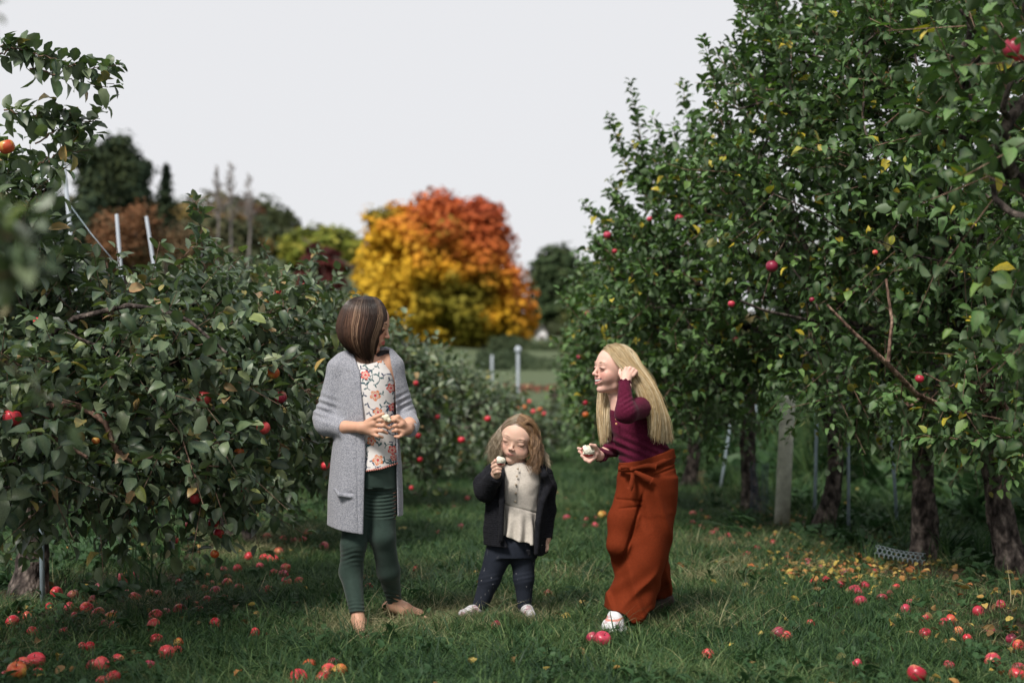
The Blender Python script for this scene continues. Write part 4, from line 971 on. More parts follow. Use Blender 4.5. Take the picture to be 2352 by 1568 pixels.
def bare_tree(px, py0, py1, d, seed, label, n=4):
    rng = np.random.RandomState(seed); top = np.array(P(px, py0, d)); bot = np.array(P(px, py1, d)); base = groundpt(bot[0], d)
    root = empty('leafless_sapling', base, label, 'bare tree', 'leafless saplings on the hillside')
    a = Acc(); tw = Acc(); H = top[2] - bot[2]
    a.tube([base, bot, (bot * .5 + top * .5) + rng.normal(size=3) * .06, top], [.07, .055, .035, .012], 6)
    for k in range(26):
        t = .25 + .72 * rng.rand(); p = bot * (1 - t) + top * t; an = rng.rand() * 6.283; l = H * .28 * (1.15 - t)
        e = p + np.array([np.cos(an) * l * .6, np.sin(an) * l * .5, l * .9])
        tw.tube([p, (p + e) / 2 + rng.normal(size=3) * .04, e], [.034, .024, .012], 3, cap=False)
        for j in range(3):
            q = p * .4 + e * .6; f = q + np.array([rng.normal() * l * .25, rng.normal() * l * .25, l * .4 * rng.rand() + .1]); tw.tube([q, f], [.02, .01], 3, cap=False)
    a.obj('trunk', M_GREYW, root, base); tw.obj('twigs', M_GREYW, root, base, kind='stuff')
M_GREYW = simple_mat('grey_dead_wood', (.20, .18, .17), .9, .1, .3, 6)
bare_tree(500, 385, 560, 62, 1, 'leftmost leafless grey sapling on the hillside')
bare_tree(531, 372, 570, 63, 2, 'tallest leafless grey sapling, middle of the three')
bare_tree(572, 402, 570, 61, 3, 'forked leafless grey sapling, right one of the three')

def hill_wood():
    rng = np.random.RandomState(8); V = []; Q = []; C = []; n0 = 0
    pos = []; nr = []; cl = []
    for k in range(520):
        az = -0.40 + 0.62 * rng.rand(); y = 78 + 95 * rng.rand() ** 0.8; x = az * y
        if az > -0.115 and y < 92: continue
        if az < -0.1 and y < 85 and rng.rand() < .5: continue
        z = gz(x, y); r = 1.2 + 1.1 * rng.rand(); n = 75
        if az > -0.16: r *= .6
        if -0.17 < az < -0.08 and y < 120: continue
        e = rng.normal(size=(n, 3)); e /= np.linalg.norm(e, axis=1)[:, None]; e[:, 2] = np.abs(e[:, 2])
        bump = .8 + .25 * rng.rand(n)
        pos.append(np.array([x, y, z + r * .1]) + e * r * bump[:, None] * np.array([1, 1, 1.05])); nr.append(e)
        t = rng.rand(); base = mixc([(0, (.035, .05, .022)), (.45, (.07, .085, .035)), (.7, (.12, .085, .045)), (.88, (.2, .16, .05)), (1, (.14, .05, .03))], np.array([t]))[0]
        cl.append(base * (.7 + .6 * rng.rand(n, 1)))
    pos = np.concatenate(pos); nr = np.concatenate(nr); cl = np.concatenate(cl)
    V, q = quads_from(pos, nr + .3 * rng.normal(size=nr.shape), .3 * (.6 + .8 * rng.rand(len(pos))), rng)
    obj_np('hillside_wood', V, q, M_CROWN, None, (0, 0, 0), np.repeat(cl, 4, 0), False, kind='stuff', label='far wooded hillside of dull green and brown trees behind the orchard')
hill_wood()
def hedge(name, px0, px1, py, d, h, n, seed, col, label):
    rng = np.random.RandomState(seed); a = P(px0, py, d); b = P(px1, py, d); c = (a + b) / 2; base = groundpt(c.x, d)
    hw = (b.x - a.x) / 2
    root = empty(name, base, label, 'hedge')
    e = rng.normal(size=(n, 3)); e /= np.linalg.norm(e, axis=1)[:, None]; e[:, 2] = np.abs(e[:, 2])
    x = c.x + hw * (rng.rand(n) * 2 - 1); lump = .75 + .3 * vnoise(np.stack([x, 0 * x, 0 * x], -1), .8)
    pos = np.stack([x + e[:, 0] * .3, d + e[:, 1] * h * .6, base[2] + e[:, 2] * h * lump], -1)
    V, q = quads_from(pos, e + .3 * rng.normal(size=e.shape), .10 * (.6 + .8 * rng.rand(n)), rng)
    obj_np('foliage', V, q, M_CROWN, root, base, np.repeat(col(None, pos, rng), 4, 0), False, kind='stuff')
hedge('hedge', 1105, 1285, 840, 58, .85, 4200, 1, green_col((.03, .05, .025), (.06, .09, .045), (.12, .15, .08)), 'low dark hedge row beyond the lawn patch under the maple')
hedge('hedge', 1130, 1300, 812, 76, 0.8, 2600, 2, green_col((.03, .05, .02), (.06, .085, .04), (.12, .13, .07)), 'second hedge row at the foot of the maple')
def make_backdrop():  # dark leaf backdrop added so the gap between the back trunks stays dark
    rng = np.random.RandomState(21); n = 18000; t = rng.rand(n)
    x = 12.6 + 3.0 * rng.rand(n) + (t - .5) * 2; y = 12 + 34 * t; x = x - 5.5 * smoothstep(28, 44, y)
    z = ground_z(x, y) + 3.4 * rng.rand(n) ** .9 * (.8 + .3 * vnoise(np.stack([x, y, 0 * x], -1), .5))
    e = rng.normal(size=(n, 3)); e[:, 2] = np.abs(e[:, 2]); e /= np.linalg.norm(e, axis=1)[:, None]
    pos = np.stack([x, y, z], -1); V, q = quads_from(pos, e, .13 * (.6 + .8 * rng.rand(n)), rng)
    obj_np('shade_backdrop', V, q, M_CROWN, None, (0, 0, 0), np.repeat(green_col((.01, .02, .01), (.02, .04, .016), (.05, .08, .03))(None, pos, rng), 4, 0), False, kind='stuff', label='added dark leaf backdrop for the shade between the trunks far to the right')
make_backdrop()
# patch of fallen red leaves
def red_patch():
    rng = np.random.RandomState(4); n = 260; c = P(1225, 857, 46)
    x = c.x + rng.normal(size=n) * .65; y = 46 + rng.normal(size=n) * 1.0; z = ground_z(x, y) + .09
    e = np.tile([0, 0, 1.0], (n, 1)) + rng.normal(size=(n, 3)) * .3
    V, q = quads_from(np.stack([x, y, z], -1), e, .07 * np.ones(n), rng)
    obj_np('red_leaf_litter', V, q, M_CROWN, None, (0, 0, 0), np.repeat(mixc([(0, (.2, .05, .04)), (1, (.34, .12, .08))], rng.rand(n)), 4, 0), False, kind='stuff', label='patch of fallen red leaves on the far lawn')
red_patch()
# small white outbuilding
def outbuilding():
    c = P(1243, 772, 92); s = SCL(92); z0 = gz(c.x, 92); base = (c.x, 92, z0)
    r = empty('farm_outbuilding', base, 'tiny white outbuilding glimpsed at the right foot of the maple', 'building')
    w = 26 * s / 2; hz = c.z - z0
    wm = simple_mat('white_siding', (.72, .72, .74), .6, .3, .05, 3); rm = simple_mat('grey_roof', (.12, .11, .12), .8, .2, .2, 3); gm = simple_mat('window_glass', (.03, .04, .05), .1, .6)
    a = Acc(); a.box((c.x - w, 91.2, z0 - .2), (c.x + w, 93.5, c.z + .2)); a.add([(c.x - w, 91.2, c.z + .2), (c.x + w, 91.2, c.z + .2), (c.x, 91.2, c.z + .65)], None, [(0, 1, 2)]); a.obj('wall', wm, r, base, smooth=False)
    a = Acc()
    for sx in (-1, 1):
        v = [(c.x, 91.0, c.z + .72), (c.x, 93.7, c.z + .72), (c.x + sx * (w + .15), 93.7, c.z + .15), (c.x + sx * (w + .15), 91.0, c.z + .15)]
        v = v + [(p[0], p[1], p[2] - .07) for p in v]
        a.add(v, [(0, 1, 2, 3), (4, 7, 6, 5), (0, 4, 5, 1), (1, 5, 6, 2), (2, 6, 7, 3), (3, 7, 4, 0)])
    a.obj('roof', rm, r, base, smooth=False)
    a = Acc(); a.box((c.x - .12, 91.17, c.z - .35), (c.x + .12, 91.195, c.z + .02)); a.obj('window', gm, r, base, smooth=False)
outbuilding()

# ------------------------------------------------------------------ posts and poles
M_POST = simple_mat('weathered_post', (.55, .56, .47), .85, .2, .25, 18, .5, bscale=40)
M_POLE = simple_mat('galvanised_pole', (.32, .40, .46), .5, .4, .15, 12, metal=.3)
M_POLEW = simple_mat('pale_plastic_pole', (.42, .47, .53), .5, .4, .06, 12)
def pole(name, b, t, r, mat, label, cat, sides=10, group=None, cap=None):
    base = tuple(b); a = Acc(); b = np.array(b); t = np.array(t); d = (t - b) / np.linalg.norm(t - b)
    a.tube([b - d * .12, b * .5 + t * .5, t - d * r * .5, t], [r * 1.02, r, r, r * .82], sides)
    root = empty(name, base, label, cat, group)
    a.obj('shaft', mat, root, base)
    if cap:
        c = Acc(); c.tube([t - d * .02, t + d * .02, t + d * (cap * 1.2), t + d * cap * 1.8], [r * 1.5, cap, cap * .9, .01], 10); c.obj('cap', mat, root, base)
    return root
pole('wooden_post', groundpt(*PG(1796, 1203).xy), P(1810, 908, 10.6), .056, M_POST, 'pale grey round wooden post between the trunks of the right row', 'post', 14)
G2 = 'thin metal support poles along the right row'
for (bx, by, tx, ty, lab) in [(1871, 1207, 1876, 940, 'thin grey pole just right of the wooden post'), (1949, 1228, 1948, 905, 'thin dark grey pole in front of a slanting trunk, second right of the wooden post'),
                              (2062, 1224, 2043, 930, 'thin grey pole leaning left beside the white mesh guard'), (1654, 1130, 1678, 975, 'thin leaning pole furthest left of the right row poles'), (1716, 1098, 1738, 930, 'thin leaning pole just left of the wooden post')]:
    g = PG(bx, by); pole('support_pole', (g.x, g.y, g.z), P(tx, ty, g.y), .0125 if by > 1150 else .015, M_POLE, lab, 'pole', 8, G2)
g = PG(98, 1385); pole('support_pole', (g.x, g.y, g.z), P(94, 1130, g.y), .012, M_POLE, 'thin steel pole at the lower left under the drooping branches', 'pole', 8)
for (bx, tx, ty, y1, d, lab) in [(172, 147, 382, 640, 8.5, 'pale pole rising left of the dark evergreens'), (279, 268, 492, 640, 10, 'middle pale pole over the left apple tree'), (358, 336, 497, 640, 10.5, 'pale pole leaning left, right one above the left apple tree')]:
    t = P(tx, ty, d); b = P(bx, y1, d); k = (t.z - 0) / (t.z - b.z); g = t + (b - t) * k
    pole('trellis_pole', (g.x, d, gz(g.x, d)), t, .0125, M_POLEW, lab, 'pole', 10, 'pale trellis poles in the left row')
a = Acc(); w0 = P(160, 470, 8.5); w1 = P(262, 600, 8.3); a.tube([w0, (w0 + w1) / 2 - Vector((0, 0, .01)), w1], [.0022] * 3, 5); a.obj('trellis_wire', M_POLE, None, tuple(w0), label='thin wire slanting down from the leftmost pale pole', cat='wire')
for (px, py0, py1, d, r, lab, cap) in [(1190, 808, 908, 33, .035, 'white post with a round cap in the far lawn', .08), (1130, 815, 862, 40, .035, 'small white post left of the capped one', None)]:
    t = P(px, py0, d); pole('white_post', groundpt(t.x, d), t, r, M_POLEW, lab, 'post', 8, 'white posts in the far lawn', cap)

# white plastic mesh guard lying beside a trunk
def mesh_guard(c, ax, rad, ln, arc, label, mat, name='tree_guard', up=None):
    base = tuple(c); ax = np.array(ax, float); ax /= np.linalg.norm(ax); up = np.array(up or [0, 0, 1.0]); sd = np.cross(ax, up); sd /= np.linalg.norm(sd); up = np.cross(sd, ax)
    root = empty(name, base, label, 'tree guard')
    a = Acc(); rows, cols = 6, max(6, int(ln / .024))
    def pt(u, v):
        th = arc[0] + (arc[1] - arc[0]) * v; r = rad * (1 + .08 * math.sin(5 * u + 2))
        return np.array(c) + ax * (u - .5) * ln + r * (math.cos(th) * up + math.sin(th) * sd)
    cw = 1.0 / cols; rh = 1.0 / rows
    for i in range(cols):
        for j in range(rows):
            o = .5 * (j % 2)
            p0 = pt((i + o) * cw, j * rh); p1 = pt((i + .5 + o) * cw, (j + .33) * rh); p2 = pt((i + 1 + o) * cw, j * rh); p3 = pt((i + .5 + o) * cw, (j + 1) * rh)
            for e in ((p0, p1), (p1, p2), (p1, p3)): a.tube(e, [.0024, .0024], 4, cap=False)
    a.obj('plastic_mesh', mat, root, base)
M_WHITEP = simple_mat('white_plastic_net', (.15, .19, .21), .6, .3, .08, 20)
g = PG(2062, 1300); mesh_guard((g.x, g.y, g.z + .045), (1, -.25, -.16), .06, .26, (-1.5, 1.5), 'white plastic honeycomb tree guard lying by the flaking trunk', M_WHITEP)
g = PG(1782, 1198); mesh_guard((g.x - .02, g.y + .6, g.z + .2), (0, 0, 1), .075, .4, (0, 6.0), 'blue grey mesh guard around a trunk behind the wooden post', simple_mat('grey_net', (.07, .09, .13), .6, .3, .1, 20), up=[0, -1, 0.01])

# ------------------------------------------------------------------ fallen leaves
def litter():
    rng = np.random.RandomState(12); n = 2700
    zone = rng.rand(n)
    y = 4.4 + 13 * rng.rand(n) ** 1.3
    x = np.where(zone < .62, 2.25 + .55 * rng.normal(size=n), np.where(zone < .86, -2.0 + .7 * rng.normal(size=n), (rng.rand(n) * 2 - 1) * y * .36))
    # dense yellow patch beside the mesh guard
    k = int(n * .28); pxs = 1930 + 110 * rng.normal(size=k); pys = 1305 + 28 * rng.normal(size=k)
    for i in range(k): p = PG(pxs[i], max(1150, pys[i])); x[i], y[i] = p.x, p.y
    keep = rng.rand(n) < .62; x, y = x[keep], y[keep]; n = len(x)
    pos = np.stack([x, y, ground_z(x, y) + .015 + .03 * rng.rand(n)], -1)
    ang = rng.rand(n) * 6.283; f = np.stack([np.cos(ang), np.sin(ang), rng.normal(size=n) * .35], -1)
    up = np.tile([0, 0, 1.0], (n, 1)) + rng.normal(size=(n, 3)) * .6
    R = frames(f, up); a = Acc(); sz = .044 * (.6 + .6 * rng.rand(n)); kind = rng.randint(0, 6, n)
    cols = mixc([(0, (.16, .08, .035)), (.3, (.32, .2, .08)), (.5, (.50, .36, .07)), (.75, (.56, .44, .13)), (.9, (.5, .16, .06)), (1, (.12, .17, .06))], rng.rand(n))
    for kk, (v, q, t, rib) in enumerate(LT):
        m = kind == kk; c = int(m.sum()); V = np.einsum('nij,vj->nvi', R[m], v) * sz[m][:, None, None] + pos[m][:, None, :]
        off = (np.arange(c) * len(v))[:, None, None]
        a.add(V.reshape(-1, 3), (q[None] + off).reshape(-1, 4), (t[None] + off).reshape(-1, 3), np.repeat(cols[m], len(v), 0))
    a.obj('fallen_leaves', vcol_mat('fallen_leaf', .6, .3, .3, 30, .15), None, (0, 0, 0), kind='stuff', label='yellow and brown fallen leaves scattered under both tree rows')
litter()

# ------------------------------------------------------------------ fallen apples: (photo x, photo y, radius factor, colour)
def c7(l): return [(x * .4963, 790.1 + y * .4963) for x, y in l]
def c8(l): return [(1561.9 + x * .4963, 790.1 + y * .4963) for x, y in l]
def c4(l): return [(826.9 + x * .29706, 1102.5 + y * .29706) for x, y in l]
LEFT = c7([(530,1258),(470,1262),(515,1275),(455,1255),(530,1308),(485,1298),(625,1188),(585,1160),(695,1172),(728,1172),(820,1215),(835,1245),(905,1225),(920,1242),(765,1258),(718,1278),(712,1318),(725,1380),(545,1462),(430,1495),(470,1497),(692,1485),(770,1435),(820,1425),(820,1390),(385,1408),(415,1408),(165,1485),(175,1520),(105,1497),(25,1540),(525,1540),(475,1560),(228,1203),(320,1210),(400,1228),(350,1253),(125,1250),(440,1185),(480,1187),(518,1185),(465,1135),(945,1137),(1052,1120),(1105,1140),(960,1080),(980,1112),(1000,1165),(960,1200),(1035,1047),(1100,1045),(1052,1078),(1205,1020),(1220,985),(1262,992),(1268,1062),(1322,1040),(1308,1075),(1325,1105),(1385,1100),(995,1305),(1240,1150),(1180,1345),(830,1112),(350,990),(325,960),(100,1015),(1235,900),(1310,905),(1425,888),(1500,940),(1405,915),(1360,912),(1430,1490),(1490,1540),(1522,1518),(1570,1520),(1380,1555),(1545,1480),(340,1160),(260,1150),(95,1230),(60,1290),(300,1330),(150,1330),(560,1100),(620,1080),(870,1190),(1040,1180),(1150,985),(1290,960)])
MID = c4([(432,682),(70,838),(38,765),(1455,872),(728,213),(1600,293),(1750,300),(1822,293),(1820,340),(1740,345),(830,138),(1520,98),(1590,100),(1500,150),(1590,140),(1730,95),(530,195),(430,110),(1050,1138),(780,370),(600,410),(1330,180),(1440,60)])
RIGHT = c8([(1135,1350),(1330,1370),(1440,1338),(1535,1370),(1565,1405),(1225,1305),(1252,1300),(1380,1257),(1485,1225),(1065,1203),(1045,1240),(835,1205),(808,1150),(828,1160),(855,1125),(975,1165),(935,1188),(745,1120),(682,1105),(625,1110),(550,1080),(655,1035),(700,1030),(495,980),(518,988),(310,978),(225,890),(315,890),(430,920),(100,850),(125,905),(210,840),(170,865),(100,770),(130,805),(130,1455),(455,1355),(490,1358),(605,1298),(820,1485),(1245,1480),(1450,1475),(1570,1500),(1560,1530),(1325,975),(1215,805),(690,825),(835,825),(1260,705),(1155,680),(60,830),(150,880),(190,905),(250,930),(360,950),(590,1010),(760,1060),(890,1060),(1000,1130),(1140,1280),(1290,1345),(60,790),(280,860)])
UNIQ = {}     # labels of the apples that can be told apart
MARKS = [(98, 1385, 'the thin steel pole, lower left'), (255, 1415, 'the tight apple cluster, lower left'), (400, 1395, 'the red pair left of the barefoot girl'), (500, 1355, 'the straw patch under the drooping branch'), (640, 1305, 'the litter left of the cardigan'),
         (715, 1545, 'the apple pile at the bottom edge'), (345, 1515, 'the dark grass at the bottom left'), (60, 1545, 'the bottom left corner'), (825, 1445, 'the bare standing foot'), (955, 1300, 'the lone red apple by the bare foot'), (690, 1235, 'the grey cardigan hem'),
         (180, 1290, 'the shaded trunk at the left edge'), (1210, 1405, 'the toddler shoes'), (1412, 1430, 'the white shoe'), (1350, 1190, 'the small pink group behind the toddler'), (1600, 1200, 'the rust orange trousers'), (1796, 1203, 'the wooden post'),
         (2062, 1290, 'the mesh guard'), (1900, 1330, 'the yellow leaf patch, right'), (1970, 1365, 'the stacked apple trio, right'), (2150, 1300, 'the flaking trunk'), (2290, 1320, 'the dark trunk at the right edge'), (2125, 1460, 'the upright pink apple, lower right'), (2330, 1500, 'the bottom right corner'), (2180, 1540, 'the bottom edge, lower right')]
SEEN_LABELS = {}
def windfall_label(px, py, kd, r, region):
    k = min(MARKS, key=lambda m: (m[0] - px) ** 2 + 2.2 * (m[1] - py) ** 2); dx, dy = px - k[0], py - k[1]; dist = math.hypot(dx, dy * 1.5)
    way = ('right of' if dx > 0 else 'left of') if abs(dx) > 1.6 * abs(dy) else ('in front of' if dy > 0 else 'behind')
    far = 'close ' if dist < 28 else 'just ' if dist < 60 else '' if dist < 110 else 'well '
    size = 'large ' if r > .030 else 'small ' if r < .0255 else ''
    return '%s%s windfall %s%s %s' % (size, {'red': 'red', 'pink': 'dark pink', 'gold': 'orange'}[kd], far, way, k[2])
def fallen(list_, region, mk, seed, r0=.0285):
    rng = random.Random(seed)
    for i, (px, py) in enumerate(list_):
        g = PG(px, py + 4); kd = mk(rng); r = r0 * rng.uniform(.68, 1.15)
        o = bpy.data.objects.new('fallen_apple', ME_AP[kd]); o.scale = (r * rng.uniform(.9, 1.08), r, r * rng.uniform(.85, 1.0))
        o.location = (g.x, g.y, g.z + r * rng.uniform(.2, .7)); o.rotation_euler = (rng.uniform(-1.6, 1.6), rng.uniform(-.8, .8), rng.uniform(0, 6.28))
        COL.objects.link(o)
        lab = UNIQ.get((region, i)) or windfall_label(px, py, kd, r, region)
        SEEN_LABELS.setdefault(lab, []).append((px, o))
        tag(o, lab, 'apple', 'fallen apples ' + region)
L_, M_, R_ = 'below the left apple tree', 'on the middle of the lane', 'below the right row'
UNIQ.update({(L_, 0): 'largest red windfall in the tight cluster left of centre, lower left quarter', (L_, 4): 'orange red windfall at the front of the tight cluster, lower left',
    (L_, 10): 'big glossy red windfall behind two others, right of the tight cluster', (L_, 12): 'red windfall with a yellow shoulder beside a squashed one', (L_, 18): 'lone red windfall in dark grass near the bottom left edge',
    (L_, 21): 'purple red windfall in grass left of the bottom centre pile', (L_, 60): 'half rotten orange windfall alone in green grass, left of the barefoot girl',
    (L_, 73): 'topmost red apple of the pile at the bottom, below the barefoot girl', (L_, 74): 'orange apple in front of the pile at the bottom edge', (L_, 78): 'bright red apple lying alone above the bottom pile',
    (M_, 0): 'bright red windfall alone in grass right of the bare foot', (M_, 1): 'purple red windfall between the legs of the barefoot girl', (M_, 3): 'small pink windfall right of the toddler\'s shoes',
    (R_, 0): 'round pink red windfall upright in grass, lower right', (R_, 9): 'flat dark red windfall on bare litter, right of the apple trio', (R_, 12): 'dark red apple in the middle of the stacked trio, right', (R_, 14): 'top right apple of the stacked trio, right',
    (R_, 18): 'lone dark red windfall before the yellow leaf patch', (R_, 20): 'bright pink windfall at the left end of the litter strip', (R_, 40): 'pink windfall near the bottom edge, lower right', (R_, 41): 'dull pink windfall beside yellow leaves at the bottom right'})
fallen(LEFT, L_, lambda r: r.choice(['red'] * 9 + ['pink'] * 2 + ['gold']), 1, .031)
fallen(MID, M_, lambda r: r.choice(['red', 'pink', 'pink', 'pink']), 2, .026)
fallen(RIGHT, R_, lambda r: r.choice(['pink', 'pink', 'pink', 'red']), 3)
for lab, lst in SEEN_LABELS.items():
    lst.sort(key=lambda q: q[0]); n = len(lst)
    if n > 1:
        w = {2: ['left', 'right'], 3: ['left', 'middle', 'right'], 4: ['leftmost', 'second', 'third', 'rightmost'], 5: ['leftmost', 'second', 'middle', 'fourth', 'rightmost']}.get(n)
        for k, (px, o) in enumerate(lst):
            if w: o['label'] = w[k] + ' ' + lab
def one_apple(px, py, r, kd, rot, label):
    g = PG(px, py); o = bpy.data.objects.new('fallen_apple', ME_AP[kd]); o.scale = (r, r, r); o.location = (g.x, g.y, g.z + r * .9); o.rotation_euler = rot
    put(o, None, None, label, 'apple', 'fallen apples')
one_apple(1384, 1486, .033, 'pink', (.5, .3, 0), 'pink and yellow windfall in the foreground grass left of the white shoe')
one_apple(1362, 1482, .028, 'pink', (.2, .9, 2), 'purple windfall touching the pink and yellow one in the foreground')
one_apple(2105, 1568, .034, 'pink', (.3, .4, 1), 'large pink windfall cut off by the bottom edge, right')
one_apple(38, 1562, .034, 'gold', (.4, -.4, 1), 'big yellow and red apple at the bottom left corner')
one_apple(1383, 1192, .035, 'gold', (.4, -.4, 1), 'pale yellow windfall among pink ones in the lane behind the toddler')
# ------------------------------------------------------------------ modelling by distance fields
class Field:
    def __init__(s): s.ops = []
    def cap(s, a, b, ra, rb=None, k=0.01, op='u', flat=0):
        rb = ra if rb is None else rb
        a = np.array(a, float); b = np.array(b, float); r = max(ra, rb)
        ab = b - a; L2 = max(ab @ ab, 1e-9); dr = ab / math.sqrt(L2)
        def f(p):
            pa = p - a; t = np.clip(pa @ ab / L2, 0, 1)
            d = np.linalg.norm(pa - t[:, None] * ab, axis=1) - (ra + (rb - ra) * t)
            if flat & 1: d = np.maximum(d, (p - b) @ dr)
            if flat & 2: d = np.maximum(d, -(pa @ dr))
            return d
        s.ops.append((f, np.minimum(a, b) - r, np.maximum(a, b) + r, k, op)); return s
    def chain(s, pts, rs, k=0.008, op='u', flat=0):
        for i in range(len(pts) - 1): s.cap(pts[i], pts[i + 1], rs[i], rs[i + 1], k, op, flat if i == len(pts) - 2 else 0)
        return s
    def ell(s, c, r, R=None, k=0.01, op='u'):
        c = np.array(c, float); r = np.array(r, float); R = np.eye(3) if R is None else np.array(R)
        def f(p):
            q = (p - c) @ R
            k0 = np.linalg.norm(q / r, axis=1); k1 = np.linalg.norm(q / (r * r), axis=1) + 1e-9
            return k0 * (k0 - 1) / k1
        m = r.max(); s.ops.append((f, c - m, c + m, k, op)); return s
    def fn(s, f, lo, hi, k=0.01, op='u'):
        s.ops.append((f, np.array(lo, float), np.array(hi, float), k, op)); return s
    def __call__(s, p, margin=0.05):
        d = np.full(len(p), 0.5)
        for f, lo, hi, k, op in s.ops:
            m = margin + k
            if op == 'i': idx = slice(None); q = p
            else:
                idx = np.nonzero(np.all((p > lo - m) & (p < hi + m), axis=1))[0]
                if not len(idx): continue
                q = p[idx]
            x = f(q); a = d[idx]
            if op == 'u':
                h = np.maximum(k - np.abs(a - x), 0) / k; d[idx] = np.minimum(a, x) - h * h * k * .25
            else:
                x = -x if op == 's' else x
                h = np.maximum(k - np.abs(a - x), 0) / k; d[idx] = np.maximum(a, x) + h * h * k * .25
        return d
    def box(s, pad=0.01):
        u = [o for o in s.ops if o[4] == 'u']
        return np.min([o[1] for o in u], 0) - pad, np.max([o[2] for o in u], 0) + pad

def surface(F, h, lo=None, hi=None, B=6, slack=1.5):
    l, u = F.box(2 * h + .005); lo = l if lo is None else np.maximum(l, lo); hi = u if hi is None else np.minimum(u, hi)
    nb = np.ceil((hi - lo) / (h * B)).astype(int) + 1
    g = np.stack(np.meshgrid(*[np.arange(n) for n in nb], indexing='ij'), -1).reshape(-1, 3)
    cen = lo + (g * B + (B - 1) / 2) * h
    hd = B * h * .87 * slack + h
    dc = F(cen, margin=hd * 1.3)
    full = np.repeat(np.repeat(np.repeat(dc.reshape(nb).astype(np.float32), B, 0), B, 1), B, 2)
    k = np.nonzero(np.abs(dc) < hd)[0]
    o = np.stack(np.meshgrid(*[np.arange(B)] * 3, indexing='ij'), -1).reshape(-1, 3)
    for c0 in range(0, len(k), 4000):
        kk = k[c0:c0 + 4000]
        ijk = (g[kk][:, None, :] * B + o[None]).reshape(-1, 3)
        full[ijk[:, 0], ijk[:, 1], ijk[:, 2]] = F(lo + ijk * h, margin=max(.012, 3 * h))
    S = full < 0
    c8 = [S[dx:S.shape[0] - 1 + dx, dy:S.shape[1] - 1 + dy, dz:S.shape[2] - 1 + dz] for dx in (0, 1) for dy in (0, 1) for dz in (0, 1)]
    cnt = np.zeros(c8[0].shape, np.int8)
    for c in c8: cnt += c
    act = (cnt > 0) & (cnt < 8)
    I = np.stack(np.nonzero(act), -1); ix = np.full(act.shape, -1, np.int32); ix[I[:, 0], I[:, 1], I[:, 2]] = np.arange(len(I))
    vs = np.zeros((len(I), 3)); w = np.zeros(len(I))
    offs = [(dx, dy, dz) for dx in (0, 1) for dy in (0, 1) for dz in (0, 1)]
    val = np.stack([full[I[:, 0] + a, I[:, 1] + b, I[:, 2] + c] for a, b, c in offs], -1)
    for i in range(8):
        for ax in range(3):
            if offs[i][ax] == 0:
                o2 = list(offs[i]); o2[ax] = 1; j = offs.index(tuple(o2))
                m = (val[:, i] < 0) != (val[:, j] < 0)
                t = np.where(m, val[:, i] / (val[:, i] - val[:, j] + 1e-12), 0)
                p = np.tile(np.array(offs[i], float), (len(I), 1)); p[:, ax] = t
                vs[m] += p[m]; w[m] += 1
    V = lo + (I + vs / w[:, None]) * h
    Q = []
    for ax in range(3):
        sl0 = [slice(None)] * 3; sl1 = [slice(None)] * 3; sl0[ax] = slice(0, -1); sl1[ax] = slice(1, None)
        a, b = S[tuple(sl0)], S[tuple(sl1)]
        E = np.stack(np.nonzero(a != b), -1)
        o1, o2 = [(1, 2), (2, 0), (0, 1)][ax]
        E = E[(E[:, o1] > 0) & (E[:, o2] > 0)]
        E = E[np.all(E < np.array(act.shape), axis=1)]
        ins = a[E[:, 0], E[:, 1], E[:, 2]]
        def at(d1, d2):
            F_ = E.copy(); F_[:, o1] -= d1; F_[:, o2] -= d2; return ix[F_[:, 0], F_[:, 1], F_[:, 2]]
        q = np.stack([at(1, 1), at(0, 1), at(0, 0), at(1, 0)], -1)
        q[~ins] = q[~ins][:, ::-1]; Q.append(q)
    Q = np.concatenate(Q); Q = Q[np.all(Q >= 0, axis=1)]
    # one smoothing pass along edges
    nbs = np.zeros_like(V); ct = np.zeros(len(V))
    for a, b in ((0, 1), (1, 2), (2, 3), (3, 0)):
        np.add.at(nbs, Q[:, a], V[Q[:, b]]); np.add.at(ct, Q[:, a], 1)
    V = V * .5 + .5 * nbs / np.maximum(ct, 1)[:, None]
    return V, Q
def thin(o, ratio):
    """collapse the flat parts of a dense surface"""
    m = o.modifiers.new('thin', 'DECIMATE'); m.ratio = ratio
    dg = bpy.context.evaluated_depsgraph_get(); dg.update()
    me = bpy.data.meshes.new_from_object(o.evaluated_get(dg)); me.name = o.name
    o.modifiers.clear(); old = o.data; o.data = me; bpy.data.meshes.remove(old)
    me.polygons.foreach_set('use_smooth', np.ones(len(me.polygons), bool)); return o
